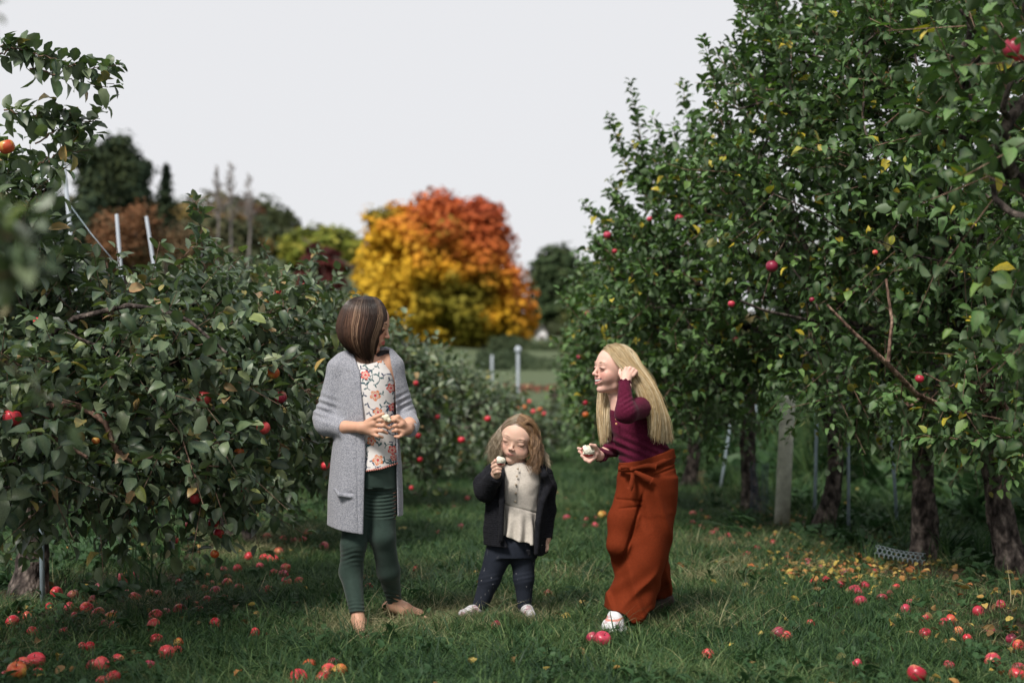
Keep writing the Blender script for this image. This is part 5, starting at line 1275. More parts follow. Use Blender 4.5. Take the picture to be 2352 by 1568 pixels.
def stack_fn(rows, Y0, amp=None, top=None, bot=None, sq=2.0):
    """rows: (photo y, photo x left, photo x right, depth offset, half depth) -> distance function of a lofted body"""
    z = []; cx = []; cy = []; rx = []; ry = []
    for (py, xl, xr, dy, hd) in rows:
        a = P(xl, py, Y0 + dy); b = P(xr, py, Y0 + dy); z.append(a.z); cx.append((a.x + b.x) / 2); cy.append(Y0 + dy); rx.append((b.x - a.x) / 2); ry.append(hd)
    o = np.argsort(z); z, cx, cy, rx, ry = [np.array(q)[o] for q in (z, cx, cy, rx, ry)]
    zz = np.linspace(z[0], z[-1], 160)
    def sm(v):
        w = np.interp(zz, z, v); kk = np.ones(9) / 9; wp = np.pad(w, 4, mode='edge'); return np.convolve(wp, kk, 'valid')
    cx, cy, rx, ry = sm(cx), sm(cy), sm(rx), sm(ry)
    zl = z[0] if bot is None else bot; zh = z[-1] if top is None else top
    def f(p):
        zc = p[:, 2]
        X = (p[:, 0] - np.interp(zc, zz, cx)) / np.interp(zc, zz, rx); Yy = (p[:, 1] - np.interp(zc, zz, cy)) / np.interp(zc, zz, ry)
        q = (np.abs(X) ** sq + np.abs(Yy) ** sq) ** (1 / sq)
        d = (q - 1) * np.minimum(np.interp(zc, zz, rx), np.interp(zc, zz, ry)) * .95
        if amp is not None: d = d + amp(p)
        return np.maximum(d, np.maximum(z[0] - zc, zc - z[-1]))
    mx = max(rx.max(), ry.max())
    lo = (cx.min() - rx.max() - .01, cy.min() - ry.max() - .01, z[0]); hi = (cx.max() + rx.max() + .01, cy.max() + ry.max() + .01, z[-1])
    return f, lo, hi
def poly_fn(pts, Y0, y_lo, y_hi):
    """prism over an outline given in photo positions at depth Y0, from y_lo to y_hi"""
    W = np.array([[P(a, b, Y0).x, P(a, b, Y0).z] for a, b in pts]); n = len(W)
    def f(p):
        q = p[:, [0, 2]]; d = np.full(len(q), 1e9); s = np.ones(len(q))
        for i in range(n):
            a, b = W[i], W[(i + 1) % n]; e = b - a; w = q - a
            t = np.clip(w @ e / (e @ e), 0, 1); d = np.minimum(d, np.linalg.norm(w - t[:, None] * e, axis=1))
            c1 = q[:, 1] >= a[1]; c2 = q[:, 1] < b[1]; c3 = e[0] * w[:, 1] > e[1] * w[:, 0]
            fl = (c1 & c2 & c3) | (~c1 & ~c2 & ~c3); s = np.where(fl, -s, s)
        return np.maximum(d * s, np.maximum(y_lo - p[:, 1], p[:, 1] - y_hi))
    return f, (W[:, 0].min(), y_lo, W[:, 1].min()), (W[:, 0].max(), y_hi, W[:, 1].max())
def line_cut(pts, Y0, below=True):
    """remove what lies below (above) a line of photo positions"""
    W = np.array([[P(a, b, Y0).x, P(a, b, Y0).z] for a, b in pts])
    def f(p): 
        z = np.interp(p[:, 0], W[:, 0], W[:, 1]); return (z - p[:, 2]) if below else (p[:, 2] - z)
    return f, (-9, -9, -9), (9, 19, 9)

class Head:
    def __init__(s, c, fwd, up, H):
        f = Vector(fwd).normalized(); x = f.cross(Vector(up)).normalized(); u = x.cross(f)
        s.c = np.array(c, float); s.R = np.array([list(x), list(f), list(u)]).T; s.H = H
    def w(s, p): return s.c + s.R @ (np.array(p, float) * s.H)
    def loc(s, P_): return (P_ - s.c) @ s.R / s.H
    def scalp(s, d, off=.03, wide=1.0):
        d = np.array(d, float); d /= np.linalg.norm(d); q = np.array([0, -.05, .10]) + d * np.array([.36, .44, .40]) * (1 + off); q[0] *= wide
        return s.c + s.R @ (q * s.H)
    def sweep(s, phi, tgt, n=5, off=.03, wide=1.0, part=0.0, off1=None):
        a = np.array([part, math.cos(math.radians(phi)), math.sin(math.radians(phi))]); b = np.array(tgt, float); a /= np.linalg.norm(a); b /= np.linalg.norm(b)
        om = math.acos(np.clip(a @ b, -1, 1)); off1 = off if off1 is None else off1
        return [s.scalp((math.sin((1 - t) * om) * a + math.sin(t * om) * b) / math.sin(om), off + (off1 - off) * t, wide) for t in np.linspace(0, 1, n)]
    def add(s, F, wide=1.0, smile=False, chub=1.0, baby=False):
        H = s.H; w = s.w
        def e(c, r, k=.05, op='u'): F.ell(w((c[0] * wide, c[1], c[2])), np.array(r) * H * np.array([wide, 1, 1]), s.R, k * H, op)
        def c(a, b, ra, rb, k=.03, op='u'): F.cap(w((a[0] * wide, a[1], a[2])), w((b[0] * wide, b[1], b[2])), ra * H, rb * H, k * H, op)
        e((0, -.05, .10), (.36, .44, .40)); e((0, .10, -.13), (.26, .27, .31), .06)
        if baby:
            for sx in (-1, 1): e((sx * .16, .20, -.21), (.145, .15, .14), .07); c((sx * .10, .10, -.33), (0, .24, -.375), .10, .085, .06)
        for sx in (-1, 1):
            e((sx * .135, .225, -.155), (.125 * chub, .125, .13 * chub), .06)
            c((sx * .14, .06, -.34), (0, .25, -.405), .085, .075, .06)
            e((sx * .365, -.03, -.04), (.03, .075, .115), .02); e((sx * .392, -.02, -.03), (.014, .045, .075), .01, 's')
        e((0, .30, -.42), (.065, .05, .05), .05)
        c((-.16, .325, .085), (.16, .325, .085), .045, .045, .06)
        for sx in (-1, 1):
            e((sx * .155, .43 + .022 * baby, .0), (.085, .07, .05), .05, 's'); e((sx * .15, .318, .004), (.07, .060, .048), .02)
        if baby: c((0, .36, .0), (0, .41, -.11), .022, .034, .04); e((0, .43, -.125), (.040, .034, .032), .02)
        else: c((0, .37, .03), (0, .44, -.115), .024, .036, .035); e((0, .452, -.125), (.038, .036, .034), .02)
        for sx in (-1, 1): e((sx * .045, .41, -.14), (.028, .035, .026), .02)
        e((0, .335, -.25), (.12, .065, .09), .04)
        if not smile:
            for sx in (-1, 1):
                c((sx * .075, .37, -.25), (0, .405 - .015 * baby, -.233), .013, .02 - .004 * baby, .012); c((sx * .062, .37, -.268), (0, .40 - .012 * baby, -.285), .014, .025 - .006 * baby, .012)
            for sx in (-1, 1): c((sx * .085, .385, -.258), (0, .43, -.257), .006, .007, .008, 's')
        else:
            for sx in (-1, 1):
                c((sx * .145, .285, -.195), (sx * .08, .385, -.222), .012, .017, .012); c((sx * .08, .385, -.222), (0, .412, -.226), .017, .02, .012)
                c((sx * .14, .285, -.21), (sx * .075, .355, -.29), .012, .02, .012); c((sx * .075, .355, -.29), (0, .385, -.318), .02, .026, .012)
                e((sx * .16, .25, -.11), (.095, .09, .085), .04)
            for sx in (-1, 1):
                c((sx * .132, .315, -.208), (sx * .078, .395, -.250), .010, .028, .006, 's'); c((sx * .078, .395, -.250), (0, .425, -.268), .028, .036, .006, 's'); c((sx * .078, .435, -.250), (0, .465, -.268), .028, .036, .006, 's')
    def paint(s, Pw, base, lip=(.50, .12, .12), blush=(.62, .22, .16), smile=False, wide=1.0, lipw=.8, eyes=.18):
        q = s.loc(Pw); q[:, 0] /= wide
        c = np.tile(np.array(base, float), (len(Pw), 1))
        near = np.linalg.norm(q, axis=1) < .75
        def mix(w, col):
            c[:] = c * (1 - w[:, None]) + np.array(col) * w[:, None]
        x = np.abs(q[:, 0])
        g = np.exp(-(((x - .17) / .10) ** 2 + ((q[:, 2] + .14) / .09) ** 2)) * (q[:, 1] > .1) * near; mix(g * .55, blush)
        g = np.exp(-((x / .05) ** 2 + ((q[:, 2] + .13) / .04) ** 2)) * (q[:, 1] > .38) * near; mix(g * .35, blush)
        if not smile: m = (x < .088) & (np.abs(q[:, 2] + .26) < .052 - .42 * np.maximum(x - .0, 0)) & (q[:, 1] > .35)
        else: m = (x < .15) & (np.abs(q[:, 2] + .268 - 3.2 * x * x) < .062 - .25 * x) & (q[:, 1] > .26)
        mix((m & near) * lipw, lip)
        if smile: mix(((x < .125) & (np.abs(q[:, 2] + .268 - 3.2 * x * x) < .028 - .08 * x) & (q[:, 1] < .407 - 3.6 * x * x) & (q[:, 1] > .2) & near) * .9, (.12, .02, .02))
        g = np.exp(-(((x - .15) / .085) ** 2 + ((q[:, 2] + .0) / .045) ** 2)) * (q[:, 1] > .25) * near; mix(g * eyes, (.40, .18, .13))  # eye sockets toned darker, their shade painted on the skin
        m = np.exp(-(((x - .028) / .016) ** 2 + ((q[:, 2] + .158) / .012) ** 2)) * (q[:, 1] > .38) * near; mix(m * .8, (.16, .05, .04))  # nostril shade painted as dark spots
        return c

def lash_tubes(name, root, org, hd, wide, pts, r, col, sides=(-1, 1)):
    for sx in sides:
        a = Acc(); a.tube(resample([hd.w((sx * x * wide, y, z)) for x, y, z in pts], 7), np.array([.3, .8, 1, 1, 1, .8, .3]) * r * hd.H, 5, c=col); a.obj(name, M_FEAT, root, org)

_x = 0
M_SKIN = vcol_mat('skin', rough=.55, spec=.35, noise=.06, scale=25)
M_SKIN.node_tree.nodes['Principled BSDF'].inputs['Subsurface Weight'].default_value = .12
M_SKIN.node_tree.nodes['Principled BSDF'].inputs['Subsurface Radius'].default_value = (.012, .005, .003)
M_HAIR = vcol_mat('hair', rough=.38, spec=.5, noise=.25, scale=60)
M_FEAT = vcol_mat('face_details', rough=.5, spec=.3, noise=0.0)

def resample(path, M):
    path = np.array([list(p) for p in path], float); seg = np.linalg.norm(np.diff(path, axis=0), axis=1); cum = np.concatenate([[0], np.cumsum(seg)]) / seg.sum()
    # catmull-like smoothing through dense interpolation
    u = np.linspace(0, 1, M * 4); q = np.stack([np.interp(u, cum, path[:, c]) for c in range(3)], -1)
    for _ in range(6): q[1:-1] = .25 * q[:-2] + .5 * q[1:-1] + .25 * q[2:]
    return q[np.linspace(0, M * 4 - 1, M).astype(int)]
def strands(acc, guides, n, rng, r=.0011, jit=.008, grow=(.25, 1.0), M=14, colf=None, wave=0.0, freq=2.5, endvar=.15, udist=None, depth=.01, clump=0):
    G = np.stack([resample(g, M) for g in guides])           # (g, M, 3)
    u = (rng.rand(n) if udist is None else udist(rng.rand(n))) * (len(G) - 1); i = np.minimum(u.astype(int), len(G) - 2); f = (u - i)[:, None, None]
    path = G[i] * (1 - f) + G[i + 1] * f
    t = np.linspace(0, 1, M)[None, :, None]
    te = 1 - endvar * rng.rand(n)[:, None] ** 1.5; tt = np.linspace(0, 1, M)[None, :] * te * (M - 1)
    a = np.floor(tt).astype(int); a = np.minimum(a, M - 2); fr = (tt - a)[..., None]; ar = np.arange(n)[:, None]
    path = path[ar, a] * (1 - fr) + path[ar, a + 1] * fr
    env = grow[0] + (grow[1] - grow[0]) * t
    off = rng.normal(size=(n, 1, 3)) * jit
    if clump:
        ck = rng.randint(0, clump, n); off = rng.normal(size=(clump, 1, 3))[ck] * jit * 1.3 + off * .35
    path = path + off * env
    if wave:
        ph = rng.rand(n)[:, None] * 6.283 if not clump else (rng.rand(clump)[ck][:, None] * 6.283 + rng.normal(size=n)[:, None] * .25)
        tl = np.linspace(0, 1, M)[None]; fq = freq * (1 + .2 * rng.rand(n)[:, None])
        path[:, :, 0] += wave * tl * np.sin(ph + fq * 6.283 * tl); path[:, :, 1] += wave * tl * np.cos(ph * 1.3 + fq * 6.283 * tl)
    tg = np.gradient(path, axis=1); tg /= np.linalg.norm(tg, axis=2)[..., None] + 1e-9
    A = np.cross(tg, np.array([.3, 1, .1])); A /= np.linalg.norm(A, axis=2)[..., None] + 1e-9; Bn = np.cross(tg, A)
    rad = (r * (.7 + .6 * rng.rand(n)))[:, None, None] * (1 - .75 * np.linspace(0, 1, M)[None, :, None] ** 3)
    th = np.array([0, 2.094, 4.189])
    V = path[:, :, None, :] + rad[..., None] * (np.cos(th)[None, None, :, None] * A[:, :, None, :] + np.sin(th)[None, None, :, None] * Bn[:, :, None, :])
    base = (np.arange(n) * M * 3)[:, None, None, None]; k = np.arange(M - 1)[None, :, None]; j = np.arange(3)[None, None, :]; jn = (j + 1) % 3
    q = np.stack(np.broadcast_arrays(k * 3 + j, k * 3 + jn, (k + 1) * 3 + jn, (k + 1) * 3 + j), -1) + base
    col = colf(u / (len(G) - 1), rng, n)                     # (n,3) or (n,M,3)
    if col.ndim == 2: col = np.repeat(col[:, None, :], M, 1)
    acc.add(V.reshape(-1, 3), q.reshape(-1, 4), None, np.repeat(col[:, :, None, :], 3, 2).reshape(-1, 3))

def knit_mat(name, c0, c1, scale, rough=.95, bump=.3, ribs=0.0, sheen=.2):
    m, t, b = new_mat(name); b.inputs['Roughness'].default_value = rough; b.inputs['Specular IOR Level'].default_value = .15; b.inputs['Sheen Weight'].default_value = sheen
    tc = N(t, 'ShaderNodeTexCoord'); n1 = N(t, 'ShaderNodeTexNoise'); n1.inputs['Scale'].default_value = scale; n1.inputs['Detail'].default_value = 3
    L(t, tc.outputs['Object'], n1.inputs['Vector'])
    r = ramp(t, [(.36, c0), (.64, c1)]); L(t, n1.outputs['Fac'], r.inputs['Fac']); L(t, r.outputs[0], b.inputs['Base Color'])
    bp = N(t, 'ShaderNodeBump'); bp.inputs['Strength'].default_value = bump; bp.inputs['Distance'].default_value = .003
    if ribs:
        wv = N(t, 'ShaderNodeTexWave'); wv.wave_type = 'BANDS'; wv.bands_direction = 'Z'; wv.inputs['Scale'].default_value = ribs; wv.inputs['Distortion'].default_value = .4
        L(t, tc.outputs['Object'], wv.inputs['Vector']); L(t, wv.outputs['Fac'], bp.inputs['Height'])
    else: L(t, n1.outputs['Fac'], bp.inputs['Height'])
    L(t, bp.outputs[0], b.inputs['Normal']); return m

def seg_mask(p, a, b, r):
    a = np.array(a); b = np.array(b); ab = b - a; t = np.clip((p - a) @ ab / (ab @ ab), 0, 1); return np.linalg.norm(p - a - t[:, None] * ab, axis=1) < r
# ================================================================== girl in the grey cardigan
def girl_cardigan():
    Y0 = 5.97; J = lambda x, y, d=0.0: np.array(P(x, y, Y0 + d))
    rng = np.random.RandomState(3)
    org = (J(850, 1430)[0], Y0, gz(0, Y0))
    root = empty('person', org, 'barefoot girl with brown bob, long grey cardigan, white floral top and dark green leggings', 'person', 'three children in the orchard lane')
    hd = Head(J(846, 746), (.95, -.16, -.27), (.2, 0, 1), .214)
    F = Field(); hd.add(F, 1.0)
    F.cap(J(838, 785, .005), J(838, 832, .01), .040, .045, .02)
    f, lo, hi = stack_fn([(820, 812, 868, .01, .045), (835, 782, 898, .01, .062), (860, 782, 902, 0, .078), (900, 790, 904, 0, .085), (960, 803, 900, 0, .08), (1020, 800, 905, 0, .088), (1080, 796, 912, 0, .10), (1115, 800, 908, 0, .095)], Y0)
    F.fn(f, lo, hi, .02)
    F.chain([J(790, 840, .01), J(750, 962, .0), J(790, 980, -.075), J(830, 981, -.135)], [.042, .034, .027, .021], .02)
    F.chain([J(893, 834, .02), J(936, 958, .05), J(940, 976, -.06), J(935, 984, -.125)], [.040, .033, .026, .021], .02)
    # legs
    F.chain([J(836, 1085, 0), J(812, 1250, -.04), J(806, 1312, -.02), J(822, 1412, -.10)], [.068, .046, .042, .024], .02)
    F.chain([J(878, 1085, 0), J(881, 1232, -.03), J(893, 1310, .03), J(908, 1385, .13)], [.066, .046, .040, .025], .02)
    # feet
    a = J(823, 1422, -.10); g0 = PG(822, 1448); g1 = PG(829, 1470)
    F.chain([a, (g0.x, g0.y + .03, .03), (g1.x, g1.y, .018)], [.025, .03, .018], .02)
    for k in range(5): F.cap((g1.x + (k - 2) * .013, g1.y, .016), (g1.x + (k - 2) * .016, g1.y - .032 + .003 * abs(k - 1), .012), .0085, .0065, .004)
    b = J(908, 1390, .13); h0 = PG(893, 1410); h1 = PG(962, 1424)
    F.chain([b, (h0.x, h0.y, .03)], [.026, .027], .02); F.chain([b, J(928, 1398, .12), (h1.x, h1.y - .02, .03)], [.026, .027, .021], .02); F.cap((h0.x, h0.y, .026), (h1.x, h1.y - .02, .022), .026, .02, .02)
    for k in range(5):
        s = (h1.x + .012 - .004 * k, h1.y - .045 + .014 * k, .022); F.cap(s, (s[0] + .036 - .003 * k, s[1] - .004, .014), .0095 - .0006 * k, .0072, .004)
    # left hand in the picture: back of the fingers towards us
    kk = .0045
    F.cap(J(830, 981, -.135), J(858, 972, -.165), .021, .016, .012); F.cap(J(832, 983, -.135), J(860, 990, -.16), .02, .017, .012); F.cap(J(836, 984, -.135), J(856, 996, -.15), .016, .013, .01)
    for pts, r in [(((858, 966), (875, 965), (890, 972)), .0085), (((860, 976), (880, 977), (894, 984)), .0088), (((859, 987), (877, 989), (889, 994)), .0083), (((856, 997), (868, 1001), (879, 1004)), .0074)]:
        F.chain([J(pts[0][0], pts[0][1], -.165), J(pts[1][0], pts[1][1], -.18), J(pts[2][0], pts[2][1], -.165)], [r, r * .95, r * .78], kk)
    F.chain([J(842, 970, -.15), J(862, 958, -.175), J(880, 950, -.175)], [.0125, .0095, .0072], kk)
    # right hand in the picture
    F.cap(J(935, 984, -.125), J(922, 974, -.16), .021, .015, .012); F.cap(J(935, 986, -.125), J(922, 994, -.155), .02, .015, .012)
    for pts, r in [(((921, 970), (906, 964), (894, 969)), .0084), (((921, 980), (908, 977), (899, 980)), .0086), (((922, 990), (910, 988), (902, 990)), .0082), (((924, 999), (915, 1003), (907, 1002)), .0074)]:
        F.chain([J(pts[0][0], pts[0][1], -.16), J(pts[1][0], pts[1][1], -.178), J(pts[2][0], pts[2][1], -.165)], [r, r * .95, r * .78], kk)
    F.chain([J(926, 970, -.15), J(914, 957, -.165), J(900, 958, -.165)], [.012, .0092, .007], kk)
    V, Q = surface(F, .0031)
    col = hd.paint(V, (.60, .34, .235), lip=(.45, .08, .09))
    thin(obj_np('body', V, Q, M_SKIN, root, org, col), .36)
    lash_tubes('eyelash', root, org, hd, 1, [(.09, .375, .0), (.15, .39, -.012), (.21, .35, -.004)], .008, (.03, .015, .01)); lash_tubes('eyebrow', root, org, hd, 1, [(.08, .385, .095), (.15, .38, .115), (.22, .33, .095)], .009, (.07, .04, .025))
    # leggings
    def ribs(p):
        px, py, _ = project(p); d = 0 * px
        m = (py > 1120) & (py < 1192) & (px > 840)
        d += np.where(m, 0.0026 * np.cos((py + .10 * (px - 880) + 0.004 * (px - 880) ** 2 - 1128) * 2 * np.pi / 8.6), 0)
        for c, w, amp, fr in ((1278, 20, .0018, 11), (1398, 18, .0022, 9)):
            d += amp * np.exp(-((py - c) / w) ** 2) * np.sin(py * 2 * np.pi / fr + px * .09 + 1.3 * np.sin(px * .11)) * (px < 860)
        for c, w, amp, fr in ((1370, 16, .0022, 9.5),):
            d += amp * np.exp(-((py - c) / w) ** 2) * np.sin(py * 2 * np.pi / fr - px * .08 + 1.2 * np.sin(px * .1)) * (px >= 855)
        return d
    F = Field()
    F.chain([J(836, 1085, 0), J(812, 1250, -.04), J(806, 1312, -.02), J(821, 1408, -.10)], [.074, .0515, .047, .030], .02, flat=1)
    F.chain([J(876, 1085, 0), J(879, 1232, -.03), J(892, 1310, .03), J(906, 1380, .13)], [.070, .0515, .046, .031], .02, flat=1)
    f, lo, hi = stack_fn([(1040, 800, 908, 0, .094), (1080, 794, 914, 0, .108), (1118, 798, 913, 0, .102)], Y0); F.fn(f, lo, hi, .02)
    base = F.ops[:]
    F2 = Field(); F2.ops = base; lo, hi = F.box()
    F3 = Field(); F3.fn(lambda p: F2(p) + ribs(p), lo, hi, .001)
    V, Q = surface(F3, .0034)
    thin(obj_np('leggings', V, Q, simple_mat('green_jersey', (.024, .045, .037), .75, .2, .12, 60, .15, bscale=300, sheen=.15), root, org), 0.45)
    # blouse with printed flowers
    f, lo, hi = stack_fn([(815, 832, 868, .0, .052), (835, 806, 890, .0, .070), (860, 798, 905, 0, .088), (900, 796, 908, 0, .096), (960, 806, 906, -.005, .092), (1020, 806, 912, -.005, .102), (1085, 806, 918, -.005, .118)], Y0,
                         amp=lambda p: .0035 * vnoise(p * np.array([16, 16, 4]), 1.0, 3.0) + .0025 * vnoise(p * np.array([30, 10, 18]), 1.0))
    F = Field(); F.fn(f, lo, hi)
    c_, l2, h2 = line_cut([(780, 1082), (843, 1080), (875, 1075), (911, 1063), (935, 1055)], Y0 - .1); F.fn(c_, l2, h2, .002, 'i')
    g_, l2, h2 = poly_fn([(780, 780), (812, 826), (828, 834), (845, 836), (862, 832), (874, 824), (878, 800), (900, 780)], Y0 - .07, Y0 - .4, Y0 + .4); F.fn(g_, l2, h2, .002, 's')
    g_, l2, h2 = poly_fn([(884, 790), (886, 828), (896, 858), (905, 880), (930, 885), (930, 790)], Y0 - .07, Y0 - .4, Y0 + .4); F.fn(g_, l2, h2, .002, 's')
    V, Q = surface(F, .0026)
    px, py, _ = project(V); col = np.tile([.70, .68, .67], (len(V), 1))
    def paint(m, c): col[m] = c
    r2 = np.random.RandomState(6)
    for k in range(66):      # vines with leaves
        x, y = r2.uniform(806, 915), r2.uniform(836, 1076); a = r2.uniform(0, 6.28); teal = [(.03, .09, .11), (.05, .12, .13), (.04, .06, .12)][k % 3]
        for s in np.linspace(0, 1, 30):
            xx = x + 22 * s * math.cos(a + 1.6 * s); yy = y + 22 * s * math.sin(a + 1.6 * s); paint((px - xx) ** 2 + (py - yy) ** 2 < .8, teal)
        for j in range(3):
            s = .3 + .33 * j; aa = a + 1.6 * s + (1 if j % 2 else -1) * .9; xx = x + 22 * s * math.cos(a + 1.6 * s) + 4.5 * math.cos(aa); yy = y + 22 * s * math.sin(a + 1.6 * s) + 4.5 * math.sin(aa)
            dx, dy = px - xx, py - yy; u = dx * math.cos(aa) + dy * math.sin(aa); v = -dx * math.sin(aa) + dy * math.cos(aa); paint((u / 4.6) ** 2 + (v / 1.7) ** 2 < 1, teal)
    fl = [(839, 861, 11), (862, 908, 13), (898, 891, 11), (868, 946, 11), (902, 935, 10), (853, 1012, 11), (901, 1033, 11), (868, 1056, 13), (905, 1050, 9), (872, 826, 8), (850, 985, 8)]
    for k, (x, y, r) in enumerate(fl):
        dx, dy = px - x, py - y; rr = np.hypot(dx, dy); th = np.arctan2(dy, dx) + k; pet = r * (.62 + .38 * np.abs(np.cos(2.5 * th)))
        red = (.60, .07, .06) if k % 2 == 0 else (.66, .20, .07)
        paint(rr < pet, (.66, .52, .44)); paint((rr < pet) & (rr > pet - 2.6), red); paint((rr < pet) & (np.abs(np.cos(2.5 * th)) > .97) & (rr > 3), red); paint(rr < r * .26, (.55, .05, .08))
    obj_np('blouse', V, Q, vcol_mat('printed_cotton', .8, .2, .08, 50), root, org, col)
    tr = Acc()
    for k in range(22):
        x = 812 + k * 5; y = np.interp(x, [780, 843, 875, 911, 935], [1083, 1081, 1076, 1064, 1056]); ph = (x - 862) / 56
        c = J(x, y, -.005 - .115 * math.sqrt(max(0, 1 - ph * ph)) - .002); v, q, t = tube([c - [0, 0, .0045], c - [0, 0, .002], c + [0, 0, .002], c + [0, 0, .0045]], [.001, .004, .004, .001], 6); tr.add(v, q, t)
    tr.obj('pom_trim', simple_mat('coral_pom', (.62, .26, .22), .9), root, org, kind='stuff')
    # cardigan
    def folds(p):
        px, py, _ = project(p)
        d = .006 * vnoise(p * np.array([13, 13, 3.0]), 1.0, 5.0) * smoothstep(860, 1000, py) + .003 * vnoise(p * np.array([20, 20, 9]), 1.0, 9.0)
        d += .004 * np.exp(-((px - (823 + (py - 1226) * .015)) / 1.6) ** 2) * (py > 1000) * (px < 850)               # sewn edge of the front band
        d += .0035 * np.exp(-((px - (803 + .06 * (py - 900))) / 3.0) ** 2) * (py > 850) * (py < 1000)
        # armhole and sleeve creases
        d += .005 * np.sin((py - .35 * px) * 2 * np.pi / 17) * np.exp(-((px - 745) / 26) ** 2 - ((py - 935) / 26) ** 2)
        d += .004 * np.sin((py + .5 * px) * 2 * np.pi / 15) * np.exp(-((px - 930) / 20) ** 2 - ((py - 925) / 24) ** 2)
        return d
    rows = [(800, 806, 876, .035, .035), (812, 792, 890, .02, .06), (835, 774, 902, .01, .088), (880, 771, 911, .005, .104), (930, 771, 914, 0, .108), (980, 768, 916, 0, .112), (1040, 760, 922, 0, .122), (1067, 757, 925, 0, .126), (1130, 753, 927, 0, .13), (1190, 750, 928, 0, .134), (1240, 748, 929, 0, .138)]
    f, lo, hi = stack_fn(rows, Y0)
    O = Field(); O.fn(f, lo, hi, .02)
    O.chain([J(790, 832, .02), J(782, 846, .01), J(748, 958, .0), J(752, 974, -.02), J(790, 984, -.08)], [.045, .052, .050, .049, .034], .022, flat=1)
    O.chain([J(888, 822, .02), J(900, 842, .02), J(932, 955, .05), J(938, 974, .0), J(941, 987, -.085)], [.045, .047, .043, .043, .035], .022, flat=1)
    lo, hi = O.box()
    F = Field(); F.fn(lambda p: (lambda d: np.maximum(d, -(d + .011)))(O(p) + folds(p)), lo, hi, .001)
    g_, l2, h2 = poly_fn([(806, 760), (806, 802), (812, 820), (826, 854), (836, 960), (841, 1040), (838, 1130), (835, 1260), (911, 1260), (911, 1188), (909, 1100), (907, 960), (904, 880), (890, 812), (884, 760)], Y0 - .1, Y0 - .5, Y0 + .005); F.fn(g_, l2, h2, .004, 's')
    c_, l2, h2 = line_cut([(740, 1208), (749, 1210), (790, 1219), (835, 1226), (880, 1198), (910, 1189), (935, 1187)], Y0 - .1); F.fn(c_, l2, h2, .003, 'i')
    F.fn(lambda p: np.linalg.norm(p - J(836, 770, -.01), axis=1) - .078, J(836, 770, -.01) - .078, J(836, 770, -.01) + .078, .01, 's')
    F.chain([J(766, 1112, -.125), J(776, 1126, -.128), J(790, 1131, -.13), J(808, 1133, -.13)], [.005, .010, .009, .005], .006, 's')
    F.chain([J(768, 1122, -.128), J(780, 1136, -.132), J(806, 1141, -.132)], [.006, .009, .006], .008)
    V, Q = surface(F, .0036)
    thin(obj_np('cardigan', V, Q, knit_mat('heather_knit', (.17, .18, .215), (.36, .37, .415), 240, bump=.35), root, org), 0.4)
    # hair: bob, strands laid over the shape of the head
    hs = np.array([(683, 815, 866, .0, .05), (692, 797, 880, .0, .085), (706, 786, 889, .0, .105), (728, 776, 895, 0, .115), (755, 771, 888, 0, .118), (780, 779, 876, -.01, .108), (800, 792, 870, -.015, .096), (815, 806, 868, -.015, .083), (828, 822, 866, -.01, .07)])
    top = J(838, 680); hz = [P(840, r[0], Y0).z for r in hs]; hx = [P((r[1] + r[2]) / 2, r[0], Y0).x for r in hs]; hrx = [(r[2] - r[1]) / 2 * SCL(Y0) for r in hs]; hry = [r[4] for r in hs]; hyc = [r[3] for r in hs]
    def surf_pt(phi, t, ins=1.0):
        zz = top[2] + (hz[-1] - top[2]) * t
        X = np.interp(-zz, -np.array([top[2]] + hz), [top[0]] + hx); A = np.interp(-zz, -np.array([top[2]] + hz), [.004] + hrx); Bq = np.interp(-zz, -np.array([top[2]] + hz), [.004] + hry)
        return np.stack([X + A * ins * np.cos(phi), Y0 + np.interp(-zz, -np.array([top[2]] + hz), [0] + hyc) + Bq * ins * np.sin(phi), zz], -1)
    M = 11; n = 3600; phi = rng.rand(n) * 2 * np.pi
    phi = phi[(np.abs(np.angle(np.exp(1j * (phi - .05)))) > .36)]; n = len(phi)
    te = .97 + .05 * rng.normal(size=n) - .06 * np.abs(np.sin(phi * 9)) * rng.rand(n); te -= .16 * (np.cos(phi) < -.2) * (-np.cos(phi))
    te = np.where(np.abs(np.angle(np.exp(1j * phi))) < .62, te - .12, te)
    t0 = .0 + .03 * rng.rand(n); ins = 1 - .10 * rng.rand(n) ** 1.5; tt = np.linspace(0, 1, M)
    sway = rng.normal(size=n) * .04
    paths = []
    for j in range(M):
        t = t0 + (te - t0) * tt[j] ** 1.25; a_ = np.exp(-((phi % 6.283) / 1)) 
        paths.append(surf_pt(phi + sway * tt[j], t, ins * (1 - .06 * max(0, tt[j] - .85) / .15)))
    paths = np.stack(paths, 1)
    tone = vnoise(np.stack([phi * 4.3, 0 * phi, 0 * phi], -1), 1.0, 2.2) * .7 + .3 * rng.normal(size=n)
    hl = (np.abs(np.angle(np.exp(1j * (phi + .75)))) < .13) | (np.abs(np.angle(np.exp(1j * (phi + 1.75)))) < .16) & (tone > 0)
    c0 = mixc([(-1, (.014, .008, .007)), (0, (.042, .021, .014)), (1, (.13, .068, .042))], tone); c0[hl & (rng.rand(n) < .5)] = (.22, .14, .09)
    band = np.clip(np.interp(tt, [0, .2, .45, .65, .85, 1], [.35, .5, 1.6, 1.5, .8, .55]), 0, 9)   # lighter mid lengths, darker roots and tips
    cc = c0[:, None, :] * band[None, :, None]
    ha = Acc(); tg = np.gradient(paths, axis=1); tg /= np.linalg.norm(tg, axis=2)[..., None]; A = np.cross(tg, np.array([.3, 1, .1])); A /= np.linalg.norm(A, axis=2)[..., None]; Bn = np.cross(tg, A)
    rad = (.0012 * (.7 + .6 * rng.rand(n)))[:, None, None] * (1 - .6 * tt[None, :, None] ** 4); th = np.array([0, 2.094, 4.189])
